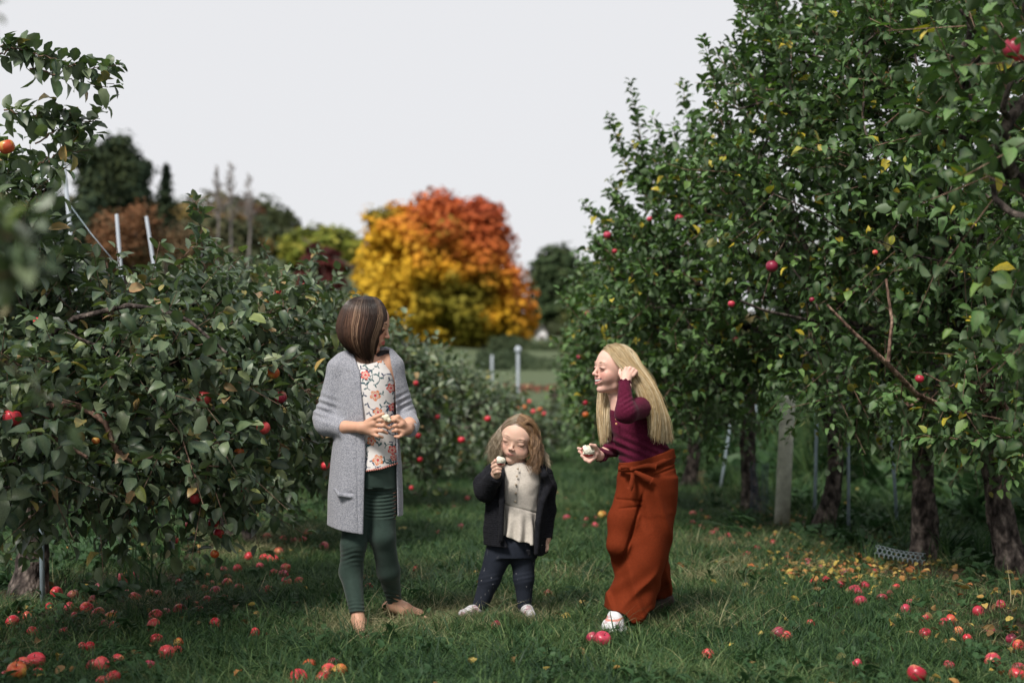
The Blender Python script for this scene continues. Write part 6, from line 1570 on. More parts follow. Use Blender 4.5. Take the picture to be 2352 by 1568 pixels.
    Vv = paths[:, :, None, :] + rad[..., None] * (np.cos(th)[None, None, :, None] * A[:, :, None, :] + np.sin(th)[None, None, :, None] * Bn[:, :, None, :])
    bs = (np.arange(n) * M * 3)[:, None, None, None]; k = np.arange(M - 1)[None, :, None]; j = np.arange(3)[None, None, :]; jn = (j + 1) % 3
    q = np.stack(np.broadcast_arrays(k * 3 + j, k * 3 + jn, (k + 1) * 3 + jn, (k + 1) * 3 + j), -1) + bs
    ha.add(Vv.reshape(-1, 3), q.reshape(-1, 4), None, np.repeat(cc[:, :, None, :], 3, 2).reshape(-1, 3))
    H = Field(); f, lo, hi = stack_fn([(a, b + 5, c - 5, d, e - .014) for a, b, c, d, e in [tuple(r) for r in hs[:-1]]], Y0); H.fn(f, lo, hi)
    H.fn(lambda p: np.maximum(np.linalg.norm((p - J(900, 790)) / np.array([.055, .09, .075]), axis=1) - 1, -9) * .05, J(900, 790) - .1, J(900, 790) + .1, .01, 's')
    V, Q = surface(H, .005); ha.add(V, Q, None, (.022, .012, .009))
    ha.obj('hair', M_HAIR, root, org)
    # piece of apple in her fingers
    B = Field(); B.ell(J(888, 959, -.18), (.013, .011, .015), None); B.ell(J(894, 965, -.182), (.009, .009, .009), None, .004); B.ell(J(881, 957, -.178), (.008, .008, .007), None, .004)
    V, Q = surface(B, .0022); V += .0012 * np.stack([vnoise(V, 160, k) for k in (1., 5., 9.)], -1)
    obj_np('apple_piece', V, Q, M_FLESH, None, tuple(J(888, 959, -.18)), label='pale bitten piece of apple held between the fingers of the girl in the cardigan', cat='apple piece')
M_FLESH = simple_mat('apple_flesh', (.72, .68, .52), .6, .3, .06, 60)

def bitten_apple(c, r, label, axis=(0, 0, 1), seed=1):
    """apple eaten nearly all round: pale flesh with scalloped bites, red skin left at one side"""
    rng = np.random.RandomState(seed); c = np.array(c); F = Field(); F.ell(c, (r, r * .95, r * .92))
    for k in range(11):
        d = rng.normal(size=3); d /= np.linalg.norm(d); 
        if d[2] < -.55: d[2] *= -1
        F.ell(c + d * r * 1.10, (r * .50, r * .46, r * .40), None, .0012, 's')
    V, Q = surface(F, .0022)
    low = (V[:, 2] < c[2] - r * .55) | (V[:, 0] < c[0] - r * .82); rad = np.linalg.norm(V - c, axis=1) > r * .84
    V = V + (V - c) * (.05 * vnoise(V, 210.))[:, None]
    tone = np.clip((np.linalg.norm(V - c, axis=1) / r - .55) / .4, 0, 1)[:, None]; col = np.array([.56, .50, .34]) * (1 - tone) + np.array([.74, .71, .60]) * tone; col[low & rad] = (.45, .02, .03)
    o = obj_np('eaten_apple', V, Q, vcol_mat('eaten_apple_surface', .5, .4, .08, 80), None, tuple(c), col, label=label, cat='apple')
    return o

# ================================================================== toddler
def toddler():
    Y0 = 6.27; J = lambda x, y, d=0.0: np.array(P(x, y, Y0 + d)); rng = np.random.RandomState(5)
    org = (J(1168, 1400)[0], Y0, gz(0, Y0)); W = 1.12
    root = empty('person', org, 'toddler with light curly hair, black knit jacket and cream blouse, looking down at an apple', 'person', 'three children in the orchard lane')
    hd = Head(J(1189, 1007), (-.27, -.92, -.20), (.24, -.1, .96), .205)
    F = Field(); hd.add(F, W, chub=1.1, baby=True)
    F.cap(J(1187, 1050, .01), J(1190, 1075, .02), .034, .038, .02)
    f, lo, hi = stack_fn([(1066, 1166, 1215, .02, .04), (1078, 1138, 1244, .02, .055), (1110, 1138, 1246, .01, .075), (1180, 1145, 1240, 0, .082), (1240, 1135, 1240, 0, .085), (1275, 1130, 1232, 0, .08)], Y0); F.fn(f, lo, hi, .02)
    F.chain([J(1138, 1092, .01), J(1118, 1128, -.06), J(1139, 1088, -.16)], [.033, .028, .020], .015)
    F.chain([J(1246, 1092, .01), J(1258, 1165, .02), J(1255, 1236, -.02)], [.032, .027, .019], .015)
    F.chain([J(1150, 1262), J(1124, 1328), J(1103, 1390)], [.058, .040, .027], .02); F.chain([J(1204, 1262), J(1203, 1328, -.01), J(1205, 1390)], [.055, .038, .026], .02)
    # hanging hand
    F.chain([J(1255, 1236, -.02), J(1252, 1250, -.025)], [.018, .016], .01)
    for k, (x0, y0, x1, y1, x2, y2) in enumerate([(1246, 1252, 1242, 1260, 1241, 1266), (1250, 1255, 1247, 1264, 1245, 1269), (1254, 1255, 1252, 1264, 1250, 1268), (1258, 1253, 1257, 1261, 1255, 1265)]):
        F.chain([J(x0, y0, -.03), J(x1, y1, -.035), J(x2, y2, -.03)], [.0068, .0062, .005], .003)
    F.chain([J(1244, 1246, -.03), J(1239, 1253, -.04), J(1238, 1260, -.04)], [.0075, .0065, .005], .003)
    # raised hand holding the apple
    F.cap(J(1139, 1088, -.16), J(1141, 1073, -.18), .019, .018, .01)
    for k, (x0, y0, x1, y1, x2, y2) in enumerate([(1132, 1064, 1138, 1058, 1148, 1061), (1131, 1072, 1140, 1067, 1151, 1069), (1133, 1080, 1142, 1075, 1151, 1076), (1136, 1086, 1143, 1083, 1149, 1083)]):
        F.chain([J(x0, y0, -.19), J(x1, y1, -.212), J(x2, y2, -.21)], [.0078, .0074, .006], .0035)
    F.chain([J(1137, 1070, -.17), J(1150, 1072, -.165), J(1158, 1066, -.175)], [.009, .008, .006], .003)
    V, Q = surface(F, .0029)
    col = hd.paint(V, (.70, .46, .36), lip=(.58, .27, .24), blush=(.66, .34, .27), wide=W, lipw=.55, eyes=.05)
    thin(obj_np('body', V, Q, M_SKIN, root, org, col), .36)
    lash_tubes('eyelash', root, org, hd, W, [(.085, .378, -.018), (.125, .392, -.034), (.165, .385, -.036), (.215, .345, -.022)], .0065, (.10, .055, .04))
    lash_tubes('eyebrow', root, org, hd, W, [(.07, .395, .105), (.14, .385, .128), (.22, .335, .108)], .006, (.42, .27, .19))
    fe = Acc(); fe.tube([hd.w((x * W, y, -.258)) for x, y in ((-.08, .372), (-.04, .405), (0, .418), (.04, .405), (.08, .372))], [.0008, .0012, .0012, .0012, .0008], 5, c=(.22, .06, .05)); fe.obj('lip_line', M_FEAT, root, org)
    # leggings
    def fd(p):
        px, py, _ = project(p); d = 0 * px
        for cx, cy, w, a, fr in ((1120, 1330, 14, .0010, 11), (1203, 1325, 14, .0010, 10), (1205, 1388, 8, .0016, 8)):
            d += a * np.exp(-((py - cy) / w) ** 2 - ((px - cx) / 40) ** 2) * np.sin(py * 6.283 / fr + px * .12)
        return d
    F = Field(); F.chain([J(1150, 1258), J(1125, 1328), J(1101, 1396)], [.064, .0455, .033], .02, flat=1); F.chain([J(1200, 1258), J(1203, 1328, -.01), J(1205, 1397)], [.062, .043, .030], .02, flat=1)
    f, lo, hi = stack_fn([(1225, 1138, 1238, 0, .088), (1250, 1133, 1237, 0, .09), (1278, 1130, 1232, 0, .085)], Y0); F.fn(f, lo, hi, .02)
    lo, hi = F.box(); F3 = Field(); F3.fn(lambda p: F(p) + fd(p), lo, hi, .001)
    V, Q = surface(F3, .0034); col = np.tile([.018, .023, .036], (len(V), 1))
    idx = rng.choice(len(V), 110); front = V[idx][:, 1] < Y0; col[idx[front]] = (.42, .42, .45)
    thin(obj_np('leggings', V, Q, vcol_mat('navy_jersey', .8, .2, .15, 70, bump=.15, bscale=300), root, org, col), 0.45)
    # blouse with peplum
    def ruf(p):
        px, py, _ = project(p); th = np.arctan2(p[:, 1] - Y0, p[:, 0] - J(1190, 1200)[0])
        g = smoothstep(1160, 1245, py)
        return .010 * g * np.sin(th * 13 + 1.2 * np.sin(py * .03)) + .0015 * vnoise(p, 45.) + .004 * np.exp(-((py - (1158 + .26 * (px - 1157))) / 2.0) ** 2) + .002 * vnoise(p * np.array([30, 20, 7]), 1.0)
    f, lo, hi = stack_fn([(1061, 1172, 1212, .01, .045), (1068, 1160, 1226, .01, .055), (1080, 1146, 1246, .01, .075), (1110, 1144, 1244, 0, .09), (1160, 1148, 1238, 0, .095), (1200, 1144, 1242, 0, .102), (1262, 1136, 1250, -.005, .115)], Y0, amp=ruf)
    F = Field(); F.fn(f, lo, hi); c_, l2, h2 = line_cut([(1130, 1222), (1157, 1230), (1190, 1243), (1216, 1247), (1217, 1251), (1230, 1253), (1255, 1258)], Y0 - .1); F.fn(c_, l2, h2, .002, 'i')
    V, Q = surface(F, .003)
    thin(obj_np('blouse', V, Q, simple_mat('cream_linen', (.50, .465, .42), .9, .15, .10, 120, .25, bscale=260), root, org), .5)
    for (x, y) in [(1189, 1076), (1187, 1093), (1185, 1112), (1184.5, 1132), (1183.5, 1151)]:
        c = J(x, y, -.1); a = Acc(); ddy = .078 if y < 1080 else .087 if y < 1100 else .093
        c = J(x, y, -ddy - .004); a.tube([c + [0, .004, 0], c + [0, -.001, 0], c + [0, -.0022, 0]], [.0048, .0048, .0035], 10); a.obj('button', simple_mat('wood_button', (.44, .36, .27), .5), root, org) if 'wood_button' not in bpy.data.materials else a.obj('button', bpy.data.materials['wood_button'], root, org)
    a = Acc(); a.tube([J(1192, 1068, -.072), J(1190, 1095, -.092), J(1188, 1130, -.099), J(1187, 1156, -.1)], [.0007] * 4, 4); a.obj('placket_seam', simple_mat('shadow_seam', (.42, .39, .35), .9), root, org)  # placket seam, its shadow put into a slightly darker line
    # jacket
    rows = [(1058, 1150, 1232, .05, .035), (1066, 1128, 1250, .03, .06), (1080, 1112, 1262, .02, .085), (1116, 1112, 1268, .01, .10), (1160, 1114, 1262, 0, .108), (1214, 1107, 1262, 0, .113), (1262, 1110, 1258, 0, .118), (1290, 1112, 1252, 0, .12)]
    f, lo, hi = stack_fn(rows, Y0); O = Field(); O.fn(f, lo, hi, .02)
    O.chain([J(1136, 1086, .01), J(1112, 1112, -.05), J(1114, 1126, -.08), J(1139, 1092, -.155)], [.045, .046, .046, .033], .02, flat=1)
    O.chain([J(1248, 1090, .01), J(1256, 1120, 0), J(1257, 1170, .02), J(1255, 1237, -.02)], [.044, .040, .038, .028], .02, flat=1)
    lo, hi = O.box()
    F = Field(); F.fn(lambda p: (lambda d: np.maximum(d, -(d + .012)))(O(p) + .005 * vnoise(p * np.array([18, 18, 8]), 1.0, 2.) + .0018 * np.sin(p[:, 2] * 6.283 / .0085)), lo, hi, .001)
    g_, l2, h2 = poly_fn([(1168, 1040), (1150, 1066), (1156, 1090), (1158, 1160), (1157, 1235), (1168, 1258), (1218, 1262), (1222, 1300), (1236, 1300), (1227, 1250), (1231, 1180), (1240, 1120), (1246, 1088), (1238, 1062), (1215, 1040)], Y0 - .1, Y0 - .4, Y0 + .0); F.fn(g_, l2, h2, .004, 's')
    c_, l2, h2 = line_cut([(1100, 1254), (1160, 1257), (1205, 1257), (1214, 1276), (1245, 1279), (1275, 1270)], Y0 - .1); F.fn(c_, l2, h2, .003, 'i')
    F.chain([J(1150, 1068, -.03), J(1153, 1090, -.095), J(1153, 1150, -.112), J(1150, 1240, -.118)], [.012, .013, .012, .011], .01)
    F.chain([J(1236, 1066, -.02), J(1250, 1090, -.075), J(1262, 1114, -.05), J(1246, 1150, -.09), J(1236, 1200, -.105), J(1232, 1270, -.105)], [.012, .016, .018, .013, .012, .011], .01)
    V, Q = surface(F, .0036)
    thin(obj_np('jacket', V, Q, knit_mat('black_knit', (.006, .0065, .009), (.014, .015, .02), 160, bump=.5, ribs=0, sheen=.02), root, org), 0.4)
    # shoes
    M_SH = None
    def shoe(pts, rs, lace):
        F = Field(); F.chain(pts, rs, .015)
        zf = .012; V, Q = surface(F, .003, lo=np.array([-9, 0, gz(pts[0][0], Y0) - .002]))
        n = vnoise(V, 42., 3.); col = np.where((n > .25)[:, None], np.array([.45, .28, .34]), np.array([.50, .49, .52])); col[V[:, 2] < gz(0, Y0) + .014] = (.55, .55, .55)
        sh = obj_np('shoe', V, Q, bpy.data.materials.get('patterned_shoe') or vcol_mat('patterned_shoe', .6, .3, .1, 50), root, org, col)
        a = Acc()
        for p, q in lace: a.tube([p, (np.array(p) + q) / 2 + [0, -.004, .004], q], [.0022] * 3, 5)
        a.obj('lace', bpy.data.materials.get('white_lace') or simple_mat('white_lace', (.75, .75, .76), .8), sh, (0, 0, 0))
        sh.children[0].matrix_parent_inverse = Matrix.Identity(4); sh.children[0].location = (0, 0, 0)
        for vtx in (): pass
        ch = sh.children[0]; ch.location = Vector((0, 0, 0)) - Vector(org)
    z0 = gz(0, Y0)
    g = PG(1092, 1414); x0, y0 = g.x, Y0 - .02
    shoe([(x0 + .03, y0 + .03, z0 + .035), (x0 - .015, y0 - .01, z0 + .030), (x0 - .055, y0 - .035, z0 + .022)], [.027, .024, .019], [((x0 - .02, y0 - .035, z0 + .042), (x0 + .012, y0 - .035, z0 + .050)), ((x0 - .035, y0 - .045, z0 + .036), (x0 - .005, y0 - .045, z0 + .042))])
    g = PG(1210, 1414); x0, y0 = g.x, Y0 - .03
    shoe([(x0 - .01, y0 + .06, z0 + .035), (x0 + .002, y0 + .0, z0 + .032), (x0 + .018, y0 - .055, z0 + .023)], [.027, .025, .021], [((x0 - .012, y0 - .03, z0 + .046), (x0 + .022, y0 - .03, z0 + .046)), ((x0 - .008, y0 - .045, z0 + .038), (x0 + .026, y0 - .045, z0 + .038))])
    # hair
    ha = Acc(); H = Field(); H.ell(hd.w((0, -.055, .10)), np.array((.364 * W, .445, .405)) * hd.H, hd.R)
    H.ell(hd.w((0, .46, -.10)), np.array((.42, .34, .46)) * hd.H, hd.R, .012, 's'); H.ell(hd.w((.0, .3, -.35)), np.array((.5, .42, .3)) * hd.H, hd.R, .012, 's')
    V, Q = surface(H, .004); ha.add(V, Q, None, (.16, .10, .06))
    def cL(u, r, n): return mixc([(0, (.20, .15, .10)), (.5, (.35, .28, .19)), (1, (.54, .46, .35))], r.rand(n))  # paler tone: lit left side of the hair put into strand colour
    def cR(u, r, n): return mixc([(0, (.13, .07, .035)), (.5, (.29, .17, .085)), (1, (.50, .34, .19))], r.rand(n) * (.6 + .4 * u))  # browner tone: less lit right side painted into the strands
    ks = np.linspace(0, 1, 7)
    for sx, cf in ((1, cL), (-1, cR)):
        gg = [hd.sweep(52 + 105 * k, (sx * 1.0, .42 - 1.5 * k, -.12 - .25 * k), 6, .012, W * .92, part=.16, off1=-.01) for k in ks]
        strands(ha, gg, 1500, rng, .0011, .0028, grow=(.8, 1.2), M=9, colf=cf, wave=.002, freq=1.2)
    # small gathered tuft on one side of the parting
    tf_ = [[hd.scalp((-.30, .62, .72), .03, W), hd.scalp((-.40, .45, .85), .12, W), hd.scalp((-.62, .30, .70), .10, W), hd.scalp((-.9, .25, .25), .10, W)], [hd.scalp((-.20, .55, .80), .03, W), hd.scalp((-.36, .30, .9), .12, W), hd.scalp((-.66, .1, .70), .10, W), hd.scalp((-.95, .0, .25), .10, W)]]
    strands(ha, tf_, 260, rng, .0010, .004, M=14, colf=cR)
    w_ = lambda x, y, z: hd.w((x * W, y, z))
    # left: loose pale waves hanging off to the side
    gl = [[J(1158, 985, -.02), J(1147, 1015, -.05), J(1146, 1040, -.05), J(1140, 1066, -.05)], [J(1156, 980, .0), J(1142, 1010, -.03), J(1138, 1035, -.03), J(1126, 1062, -.03)], [J(1160, 972, .03), J(1138, 1000, .02), J(1128, 1030, .0), J(1118, 1056, 0)], [J(1165, 968, .06), J(1145, 1000, .07), J(1138, 1035, .06), J(1130, 1068, .05)]]
    strands(ha, gl, 300, rng, .0009, .009, M=15, colf=cL, wave=.010, freq=1.8, clump=26, endvar=.35)
    # right: brown gold ringlets
    gr = [[J(1215, 985, -.06), J(1220, 1015, -.07), J(1224, 1045, -.085), J(1219, 1082, -.10)], [J(1224, 978, -.03), J(1233, 1010, -.04), J(1233, 1050, -.06), J(1228, 1088, -.09)], [J(1224, 972, .02), J(1238, 1000, .02), J(1240, 1040, .0), J(1238, 1072, -.02)], [J(1218, 968, .06), J(1235, 1005, .07), J(1238, 1040, .06), J(1236, 1070, .05)]]
    strands(ha, gr, 620, rng, .0011, .008, M=16, colf=cR, wave=.013, freq=2.2, clump=30, endvar=.25)
    strands(ha, [[J(1240, 1040, 0), J(1250, 1055, -.01), J(1258, 1062, -.02), J(1264, 1075, -.02)], [J(1242, 1020, .03), J(1252, 1040, .03), J(1256, 1060, .02), J(1250, 1074, .0)]], 70, rng, .0008, .008, M=16, colf=cL, wave=.008, freq=1.5)
    ha.obj('hair', M_HAIR, root, org)
    bitten_apple(J(1150, 1057, -.215), .022, 'small eaten apple with a red scrap of skin in the toddler\'s raised hand', seed=4)

# ================================================================== blonde girl
def girl_blonde():
    Y0 = 6.05; J = lambda x, y, d=0.0: np.array(P(x, y, Y0 + d)); rng = np.random.RandomState(7)
    org = (J(1450, 1430)[0], Y0, gz(0, Y0))
    root = empty('person', org, 'laughing girl with long blonde hair, burgundy top and rust orange wide trousers, leaning forward', 'person', 'three children in the orchard lane')
    hd = Head(J(1412, 848), (-.92, -.37, .07), (.10, 0, 1), .212)
    F = Field(); hd.add(F, 1.02, smile=True, chub=1.05)
    F.cap(J(1412, 885, .01), J(1428, 938, .02), .038, .042, .02)
    f, lo, hi = stack_fn([(922, 1408, 1470, .02, .05), (940, 1404, 1500, .02, .075), (980, 1408, 1514, .01, .085), (1030, 1420, 1532, .01, .085), (1065, 1430, 1538, .01, .085), (1110, 1436, 1538, .01, .085)], Y0); F.fn(f, lo, hi, .02)
    F.chain([J(1484, 928, -.06), J(1437, 950, -.245), J(1436, 886, -.185), J(1437, 872, -.165)], [.038, .032, .023, .020], .015)
    F.chain([J(1414, 950, .08), J(1410, 1026, .06), J(1376, 1046, -.05)], [.034, .030, .020], .015)
    # hand at the ear
    F.cap(J(1437, 872, -.165), J(1438, 858, -.150), .020, .020, .01); F.cap(J(1440, 868, -.16), J(1449, 856, -.145), .018, .015, .01)
    for (x0, y0, x1, y1, x2, y2) in [(1432, 858, 1438, 846, 1446, 849), (1440, 856, 1447, 845, 1452, 850), (1448, 858, 1455, 848, 1458, 855), (1454, 862, 1461, 853, 1463, 860)]:
        F.chain([J(x0, y0, -.16), J(x1, y1, -.155), J(x2, y2, -.125)], [.0085, .0078, .0065], .0035)
    F.chain([J(1430, 868, -.155), J(1424, 858, -.14), J(1424, 849, -.125)], [.010, .008, .006], .004)
    # low hand round the apple
    F.cap(J(1376, 1046, -.05), J(1368, 1040, -.075), .020, .018, .01)
    for (x0, y0, x1, y1, x2, y2, d) in [(1364, 1046, 1346, 1055, 1336, 1046, -.095), (1366, 1050, 1354, 1060, 1344, 1056, -.10), (1360, 1040, 1340, 1044, 1330, 1036, -.075), (1362, 1036, 1342, 1034, 1328, 1029, -.05)]:
        F.chain([J(x0, y0, d + .015), J(x1, y1, d), J(x2, y2, d)], [.0085, .0078, .0062], .0035)
    F.chain([J(1372, 1034, -.08), J(1366, 1024, -.10), J(1356, 1021, -.115)], [.011, .0088, .0065], .004)
    F.chain([J(1470, 1100, .0), J(1440, 1220, -.03), J(1452, 1320, .0), J(1424, 1400, -.04)], [.055, .04, .034, .026], .02); F.chain([J(1504, 1100, .03), J(1494, 1240, .05), J(1500, 1310, .2), J(1518, 1372, .33)], [.055, .04, .034, .026], .02)
    F.cap(J(1466, 1095, .01), J(1506, 1095, .01), .070, .070, .03)
    V, Q = surface(F, .0030)
    col = hd.paint(V, (.74, .46, .38), lip=(.52, .16, .16), blush=(.66, .24, .20), smile=True, wide=1.02)
    thin(obj_np('body', V, Q, M_SKIN, root, org, col), .36)
    lash_tubes('eyelash', root, org, hd, 1.02, [(.085, .38, -.014), (.13, .395, -.002), (.17, .385, -.004), (.215, .345, -.022)], .013, (.04, .022, .016))
    lash_tubes('eyelash', root, org, hd, 1.02, [(.10, .385, -.036), (.15, .385, -.044), (.21, .34, -.04)], .0045, (.34, .16, .12))
    lash_tubes('eyebrow', root, org, hd, 1.02, [(.08, .392, .10), (.15, .385, .122), (.22, .335, .10)], .008, (.42, .27, .16))
    te = Acc(); te.tube([hd.w((x, y, z)) for x, y, z in ((-.115, .315, -.213), (-.07, .366, -.243), (0, .386, -.256), (.07, .366, -.243), (.115, .315, -.213))], [.0020, .0048, .0058, .0048, .0020], 6, c=(.85, .83, .80)); te.obj('teeth', M_FEAT, root, org)
    # top
    def fold(p):
        px, py, _ = project(p)
        return .004 * vnoise(p * np.array([22, 12, 22]), 1.0, 4.) + .0045 * np.sin((py - .45 * px) * 6.283 / 19) * np.exp(-((py - 1030) / 32) ** 2) + .003 * np.sin((py + .6 * px) * 6.283 / 12) * np.exp(-((px - 1440) / 16) ** 2 - ((py - 925) / 20) ** 2) * (p[:, 1] < Y0 - .1)
    O = Field(); f, lo, hi = stack_fn([(918, 1425, 1478, .03, .05), (930, 1406, 1498, .02, .075), (945, 1399, 1510, .02, .088), (980, 1402, 1520, .01, .096), (1020, 1412, 1532, .01, .096), (1050, 1420, 1542, .01, .102), (1072, 1423, 1546, .01, .106)], Y0); O.fn(f, lo, hi, .02)
    O.chain([J(1480, 930, -.03), J(1486, 930, -.07), J(1440, 948, -.235), J(1436, 948, -.25), J(1435.5, 880, -.182)], [.052, .048, .040, .039, .027], .018, flat=1)
    O.chain([J(1416, 950, .08), J(1412, 1026, .06), J(1378, 1046, -.045)], [.042, .037, .027], .018, flat=1)
    lo, hi = O.box(); F = Field(); F.fn(lambda p: O(p) + fold(p), lo, hi, .001)
    g_, l2, h2 = poly_fn([(1396, 890), (1400, 925), (1406, 940), (1414, 944), (1424, 940), (1432, 925), (1436, 890)], Y0 - .08, Y0 - .13, Y0 + .01); F.fn(g_, l2, h2, .003, 's')
    c_, l2, h2 = line_cut([(1400, 1074), (1421, 1070), (1470, 1066), (1548, 1040), (1560, 1038)], Y0 - .05); F.fn(c_, l2, h2, .003, 'i')
    V, Q = surface(F, .0034)
    thin(obj_np('top', V, Q, knit_mat('burgundy_rib', (.062, .004, .018), (.10, .008, .032), 160, rough=.9, bump=.3, ribs=0, sheen=.05), root, org), 0.5)
    def frill(c, ax, r):
        fr = Acc()
        ax = np.array(ax, float); ax /= np.linalg.norm(ax); s = np.cross(ax, [0, 1, .2]); s /= np.linalg.norm(s); t_ = np.cross(ax, s); n = 40
        th = np.linspace(0, 2 * np.pi, n, endpoint=False); a_ = np.array([c + r * (np.cos(q) * s + np.sin(q) * t_) - ax * .004 for q in th]); b_ = np.array([c + (r + .003) * (np.cos(q) * s + np.sin(q) * t_) + ax * (.005 + .003 * np.sin(9 * q)) + (np.cos(q) * s + np.sin(q) * t_) * .002 * np.sin(9 * q + 1) for q in th])
        i = np.arange(n); j = (i + 1) % n; fr.add(np.concatenate([a_, b_, a_ * 1 - .0, ]), np.stack([i, j, n + j, n + i], -1)); fr.obj('frilled_cuff', bpy.data.materials['burgundy_rib'], root, org)
    frill(J(1435.5, 881, -.183), J(1436, 870, -.17) - J(1435.5, 884, -.185), .0262); frill(J(1379, 1045.5, -.043), J(1370, 1050, -.075) - J(1385, 1042, -.02), .0262)
    for (x, y) in [(1415.5, 962), (1415.5, 973)]:
        dy = -.072 if y < 970 else -.078; c = J(x, y, dy - .012); a = Acc(); a.tube([c + [0, .006, 0], c + [0, 0, 0], c + [0, -.0015, 0]], [.0048, .0048, .0035], 10); a.obj('button', bpy.data.materials.get('tan_button') or simple_mat('tan_button', (.62, .34, .17), .45), root, org)
    # wide trousers
    def tf(p):
        px, py, _ = project(p); u = px - 1470 + .35 * (py - 1200)
        rid = lambda q, o: 1 - 2 * np.abs(vnoise(q, 1.0, o)) ** 1.25
        d = -.010 * rid(np.stack([(p[:, 0] + .34 * p[:, 2]) * 17, p[:, 1] * 5, p[:, 2] * 1.6], -1), 7.) * smoothstep(1080, 1180, py)
        d += -.006 * rid(np.stack([p[:, 0] * 9, p[:, 1] * 5, (p[:, 2] - .75 * p[:, 0]) * 15], -1), 2.) * (smoothstep(1290, 1380, py) + .45 * smoothstep(1180, 1260, py))
        d += .010 * np.exp(-((px - (1478 - .27 * (py - 1130) - 0.0002 * (py - 1130) ** 2)) / 3.2) ** 2) * smoothstep(1115, 1150, py) * (1 - smoothstep(1265, 1300, py)) * (p[:, 1] < Y0)
        d += .005 * np.exp(-((py - (1148 + 0.08 * (px - 1440))) / 2.5) ** 2) * (px < 1478) * (px > 1415) + .005 * np.exp(-((py - (1166 - 0.12 * (px - 1440))) / 2.5) ** 2) * (px < 1474) * (px > 1420)
        d += .006 * np.exp(-((py - (1085 - .30 * (px - 1480))) / 2.4) ** 2) * (px > 1462) + .005 * np.exp(-((py - (1102 - .42 * (px - 1480))) / 2.4) ** 2) * (px > 1490)
        return d
    O = Field()
    f, lo, hi = stack_fn([(1030, 1424, 1549, .01, .108), (1065, 1421, 1551, .01, .114), (1100, 1418, 1553, .01, .122), (1130, 1424, 1549, .01, .112), (1165, 1450, 1538, .01, .085)], Y0); O.fn(f, lo, hi, .02)
    f, lo, hi = stack_fn([(1100, 1440, 1552, .01, .108), (1186, 1442, 1549, .01, .107), (1255, 1428, 1536, .0, .105), (1306, 1415, 1521, -.01, .10), (1333, 1411, 1514, -.015, .10), (1383, 1394, 1503, -.02, .098), (1404, 1389, 1497, -.02, .098), (1445, 1389, 1494, -.02, .095)], Y0); O.fn(f, lo, hi, .035)
    O.chain([J(1456, 1110, -.02), J(1432, 1190, -.05), J(1419, 1250, -.07), J(1430, 1290, .0), J(1450, 1320, .06)], [.070, .058, .042, .042, .045], .022)
    O.chain([J(1490, 1230, .05), J(1500, 1310, .18), J(1512, 1352, .30)], [.08, .066, .054], .03, flat=1)
    lo, hi = O.box(); F = Field(); F.fn(lambda p: (lambda d: np.where(p[:, 2] < P(0, 1340, Y0).z, np.maximum(d, -(d + .009)), d))(O(p) + tf(p)), lo, hi, .001)
    c_, l2, h2 = line_cut([(1380, 1398), (1397, 1402), (1420, 1403), (1436, 1410), (1452, 1430), (1472, 1433), (1485, 1415), (1495, 1404), (1560, 1404)], Y0 - .1); F.fn(c_, l2, h2, .003, 'i')
    c_, l2, h2 = line_cut([(1400, 1069), (1421, 1064), (1470, 1056), (1548, 1030), (1560, 1026)], Y0 - .05, False); F.fn(c_, l2, h2, .003, 'i')
    V, Q = surface(F, .0038)
    thin(obj_np('trousers', V, Q, simple_mat('rust_linen', (.145, .023, .006), .85, .12, .10, 120, .25, bscale=300), root, org), 0.45)
    # tie belt with its bow
    M_TIE = simple_mat('rust_tie', (.145, .023, .006), .85, .15, .10, 120, .25, bscale=300)
    a = Acc()
    def ribbon(pts, w, th=.003):
        pts = [np.array(p) for p in pts]; A = resample(pts, 16); tg = np.gradient(A, axis=0); tg /= np.linalg.norm(tg, axis=1)[:, None]
        up = np.cross(tg, [0, 1, 0]); up /= np.linalg.norm(up, axis=1)[:, None]; nn = np.cross(tg, up); n = len(A); w = np.broadcast_to(w, (n,))[:, None]
        V = np.stack([A - up * w + nn * th, A + up * w + nn * th, A + up * w - nn * th, A - up * w - nn * th], 1).reshape(-1, 3)
        q = [(i * 4 + j, i * 4 + (j + 1) % 4, i * 4 + 4 + (j + 1) % 4, i * 4 + 4 + j) for i in range(n - 1) for j in range(4)] + [(0, 1, 2, 3), (n * 4 - 1, n * 4 - 2, n * 4 - 3, n * 4 - 4)]; a.add(V, q)
    zf = -.122
    ribbon([J(1421, 1076, -.06), J(1435, 1078, -.105), J(1451, 1078, zf), J(1480, 1074, zf - .002), J(1510, 1066, -.11), J(1540, 1052, -.06), J(1550, 1046, -.01)], .011)
    ribbon([J(1451, 1078, zf - .008), J(1470, 1072, zf - .018), J(1488, 1069, zf - .02), J(1507, 1072, zf - .012)], np.linspace(.006, .013, 16))
    ribbon([J(1451, 1077, zf - .008), J(1438, 1072, zf - .014), J(1426, 1073, zf + .005)], np.linspace(.005, .010, 16))
    ribbon([J(1451, 1078, zf - .008), J(1453, 1096, zf - .016), J(1449, 1118, zf - .018), J(1445, 1124, zf - .018)], np.linspace(.006, .012, 16))
    ribbon([J(1453, 1080, zf - .008), J(1472, 1090, zf - .02), J(1490, 1100, zf - .018), J(1497, 1104, zf - .014)], np.linspace(.006, .016, 16))
    v = J(1451, 1078, zf - .012); a.tube([v - [.008, 0, .002], v, v + [.008, 0, .003]], [.007, .0095, .007], 8)
    a.obj('waist_tie', M_TIE, root, org)
    # shoes
    z0 = gz(0, Y0); g = PG(1412, 1446)
    F = Field(); F.ell((g.x - .008, g.y - .01, z0 + .022), (.047, .062, .036), None, .02); F.ell((g.x + .008, g.y + .07, z0 + .03), (.038, .075, .05), None, .02); F.ell((g.x + .0, g.y + .03, z0 + .008), (.052, .115, .016), None, .004)
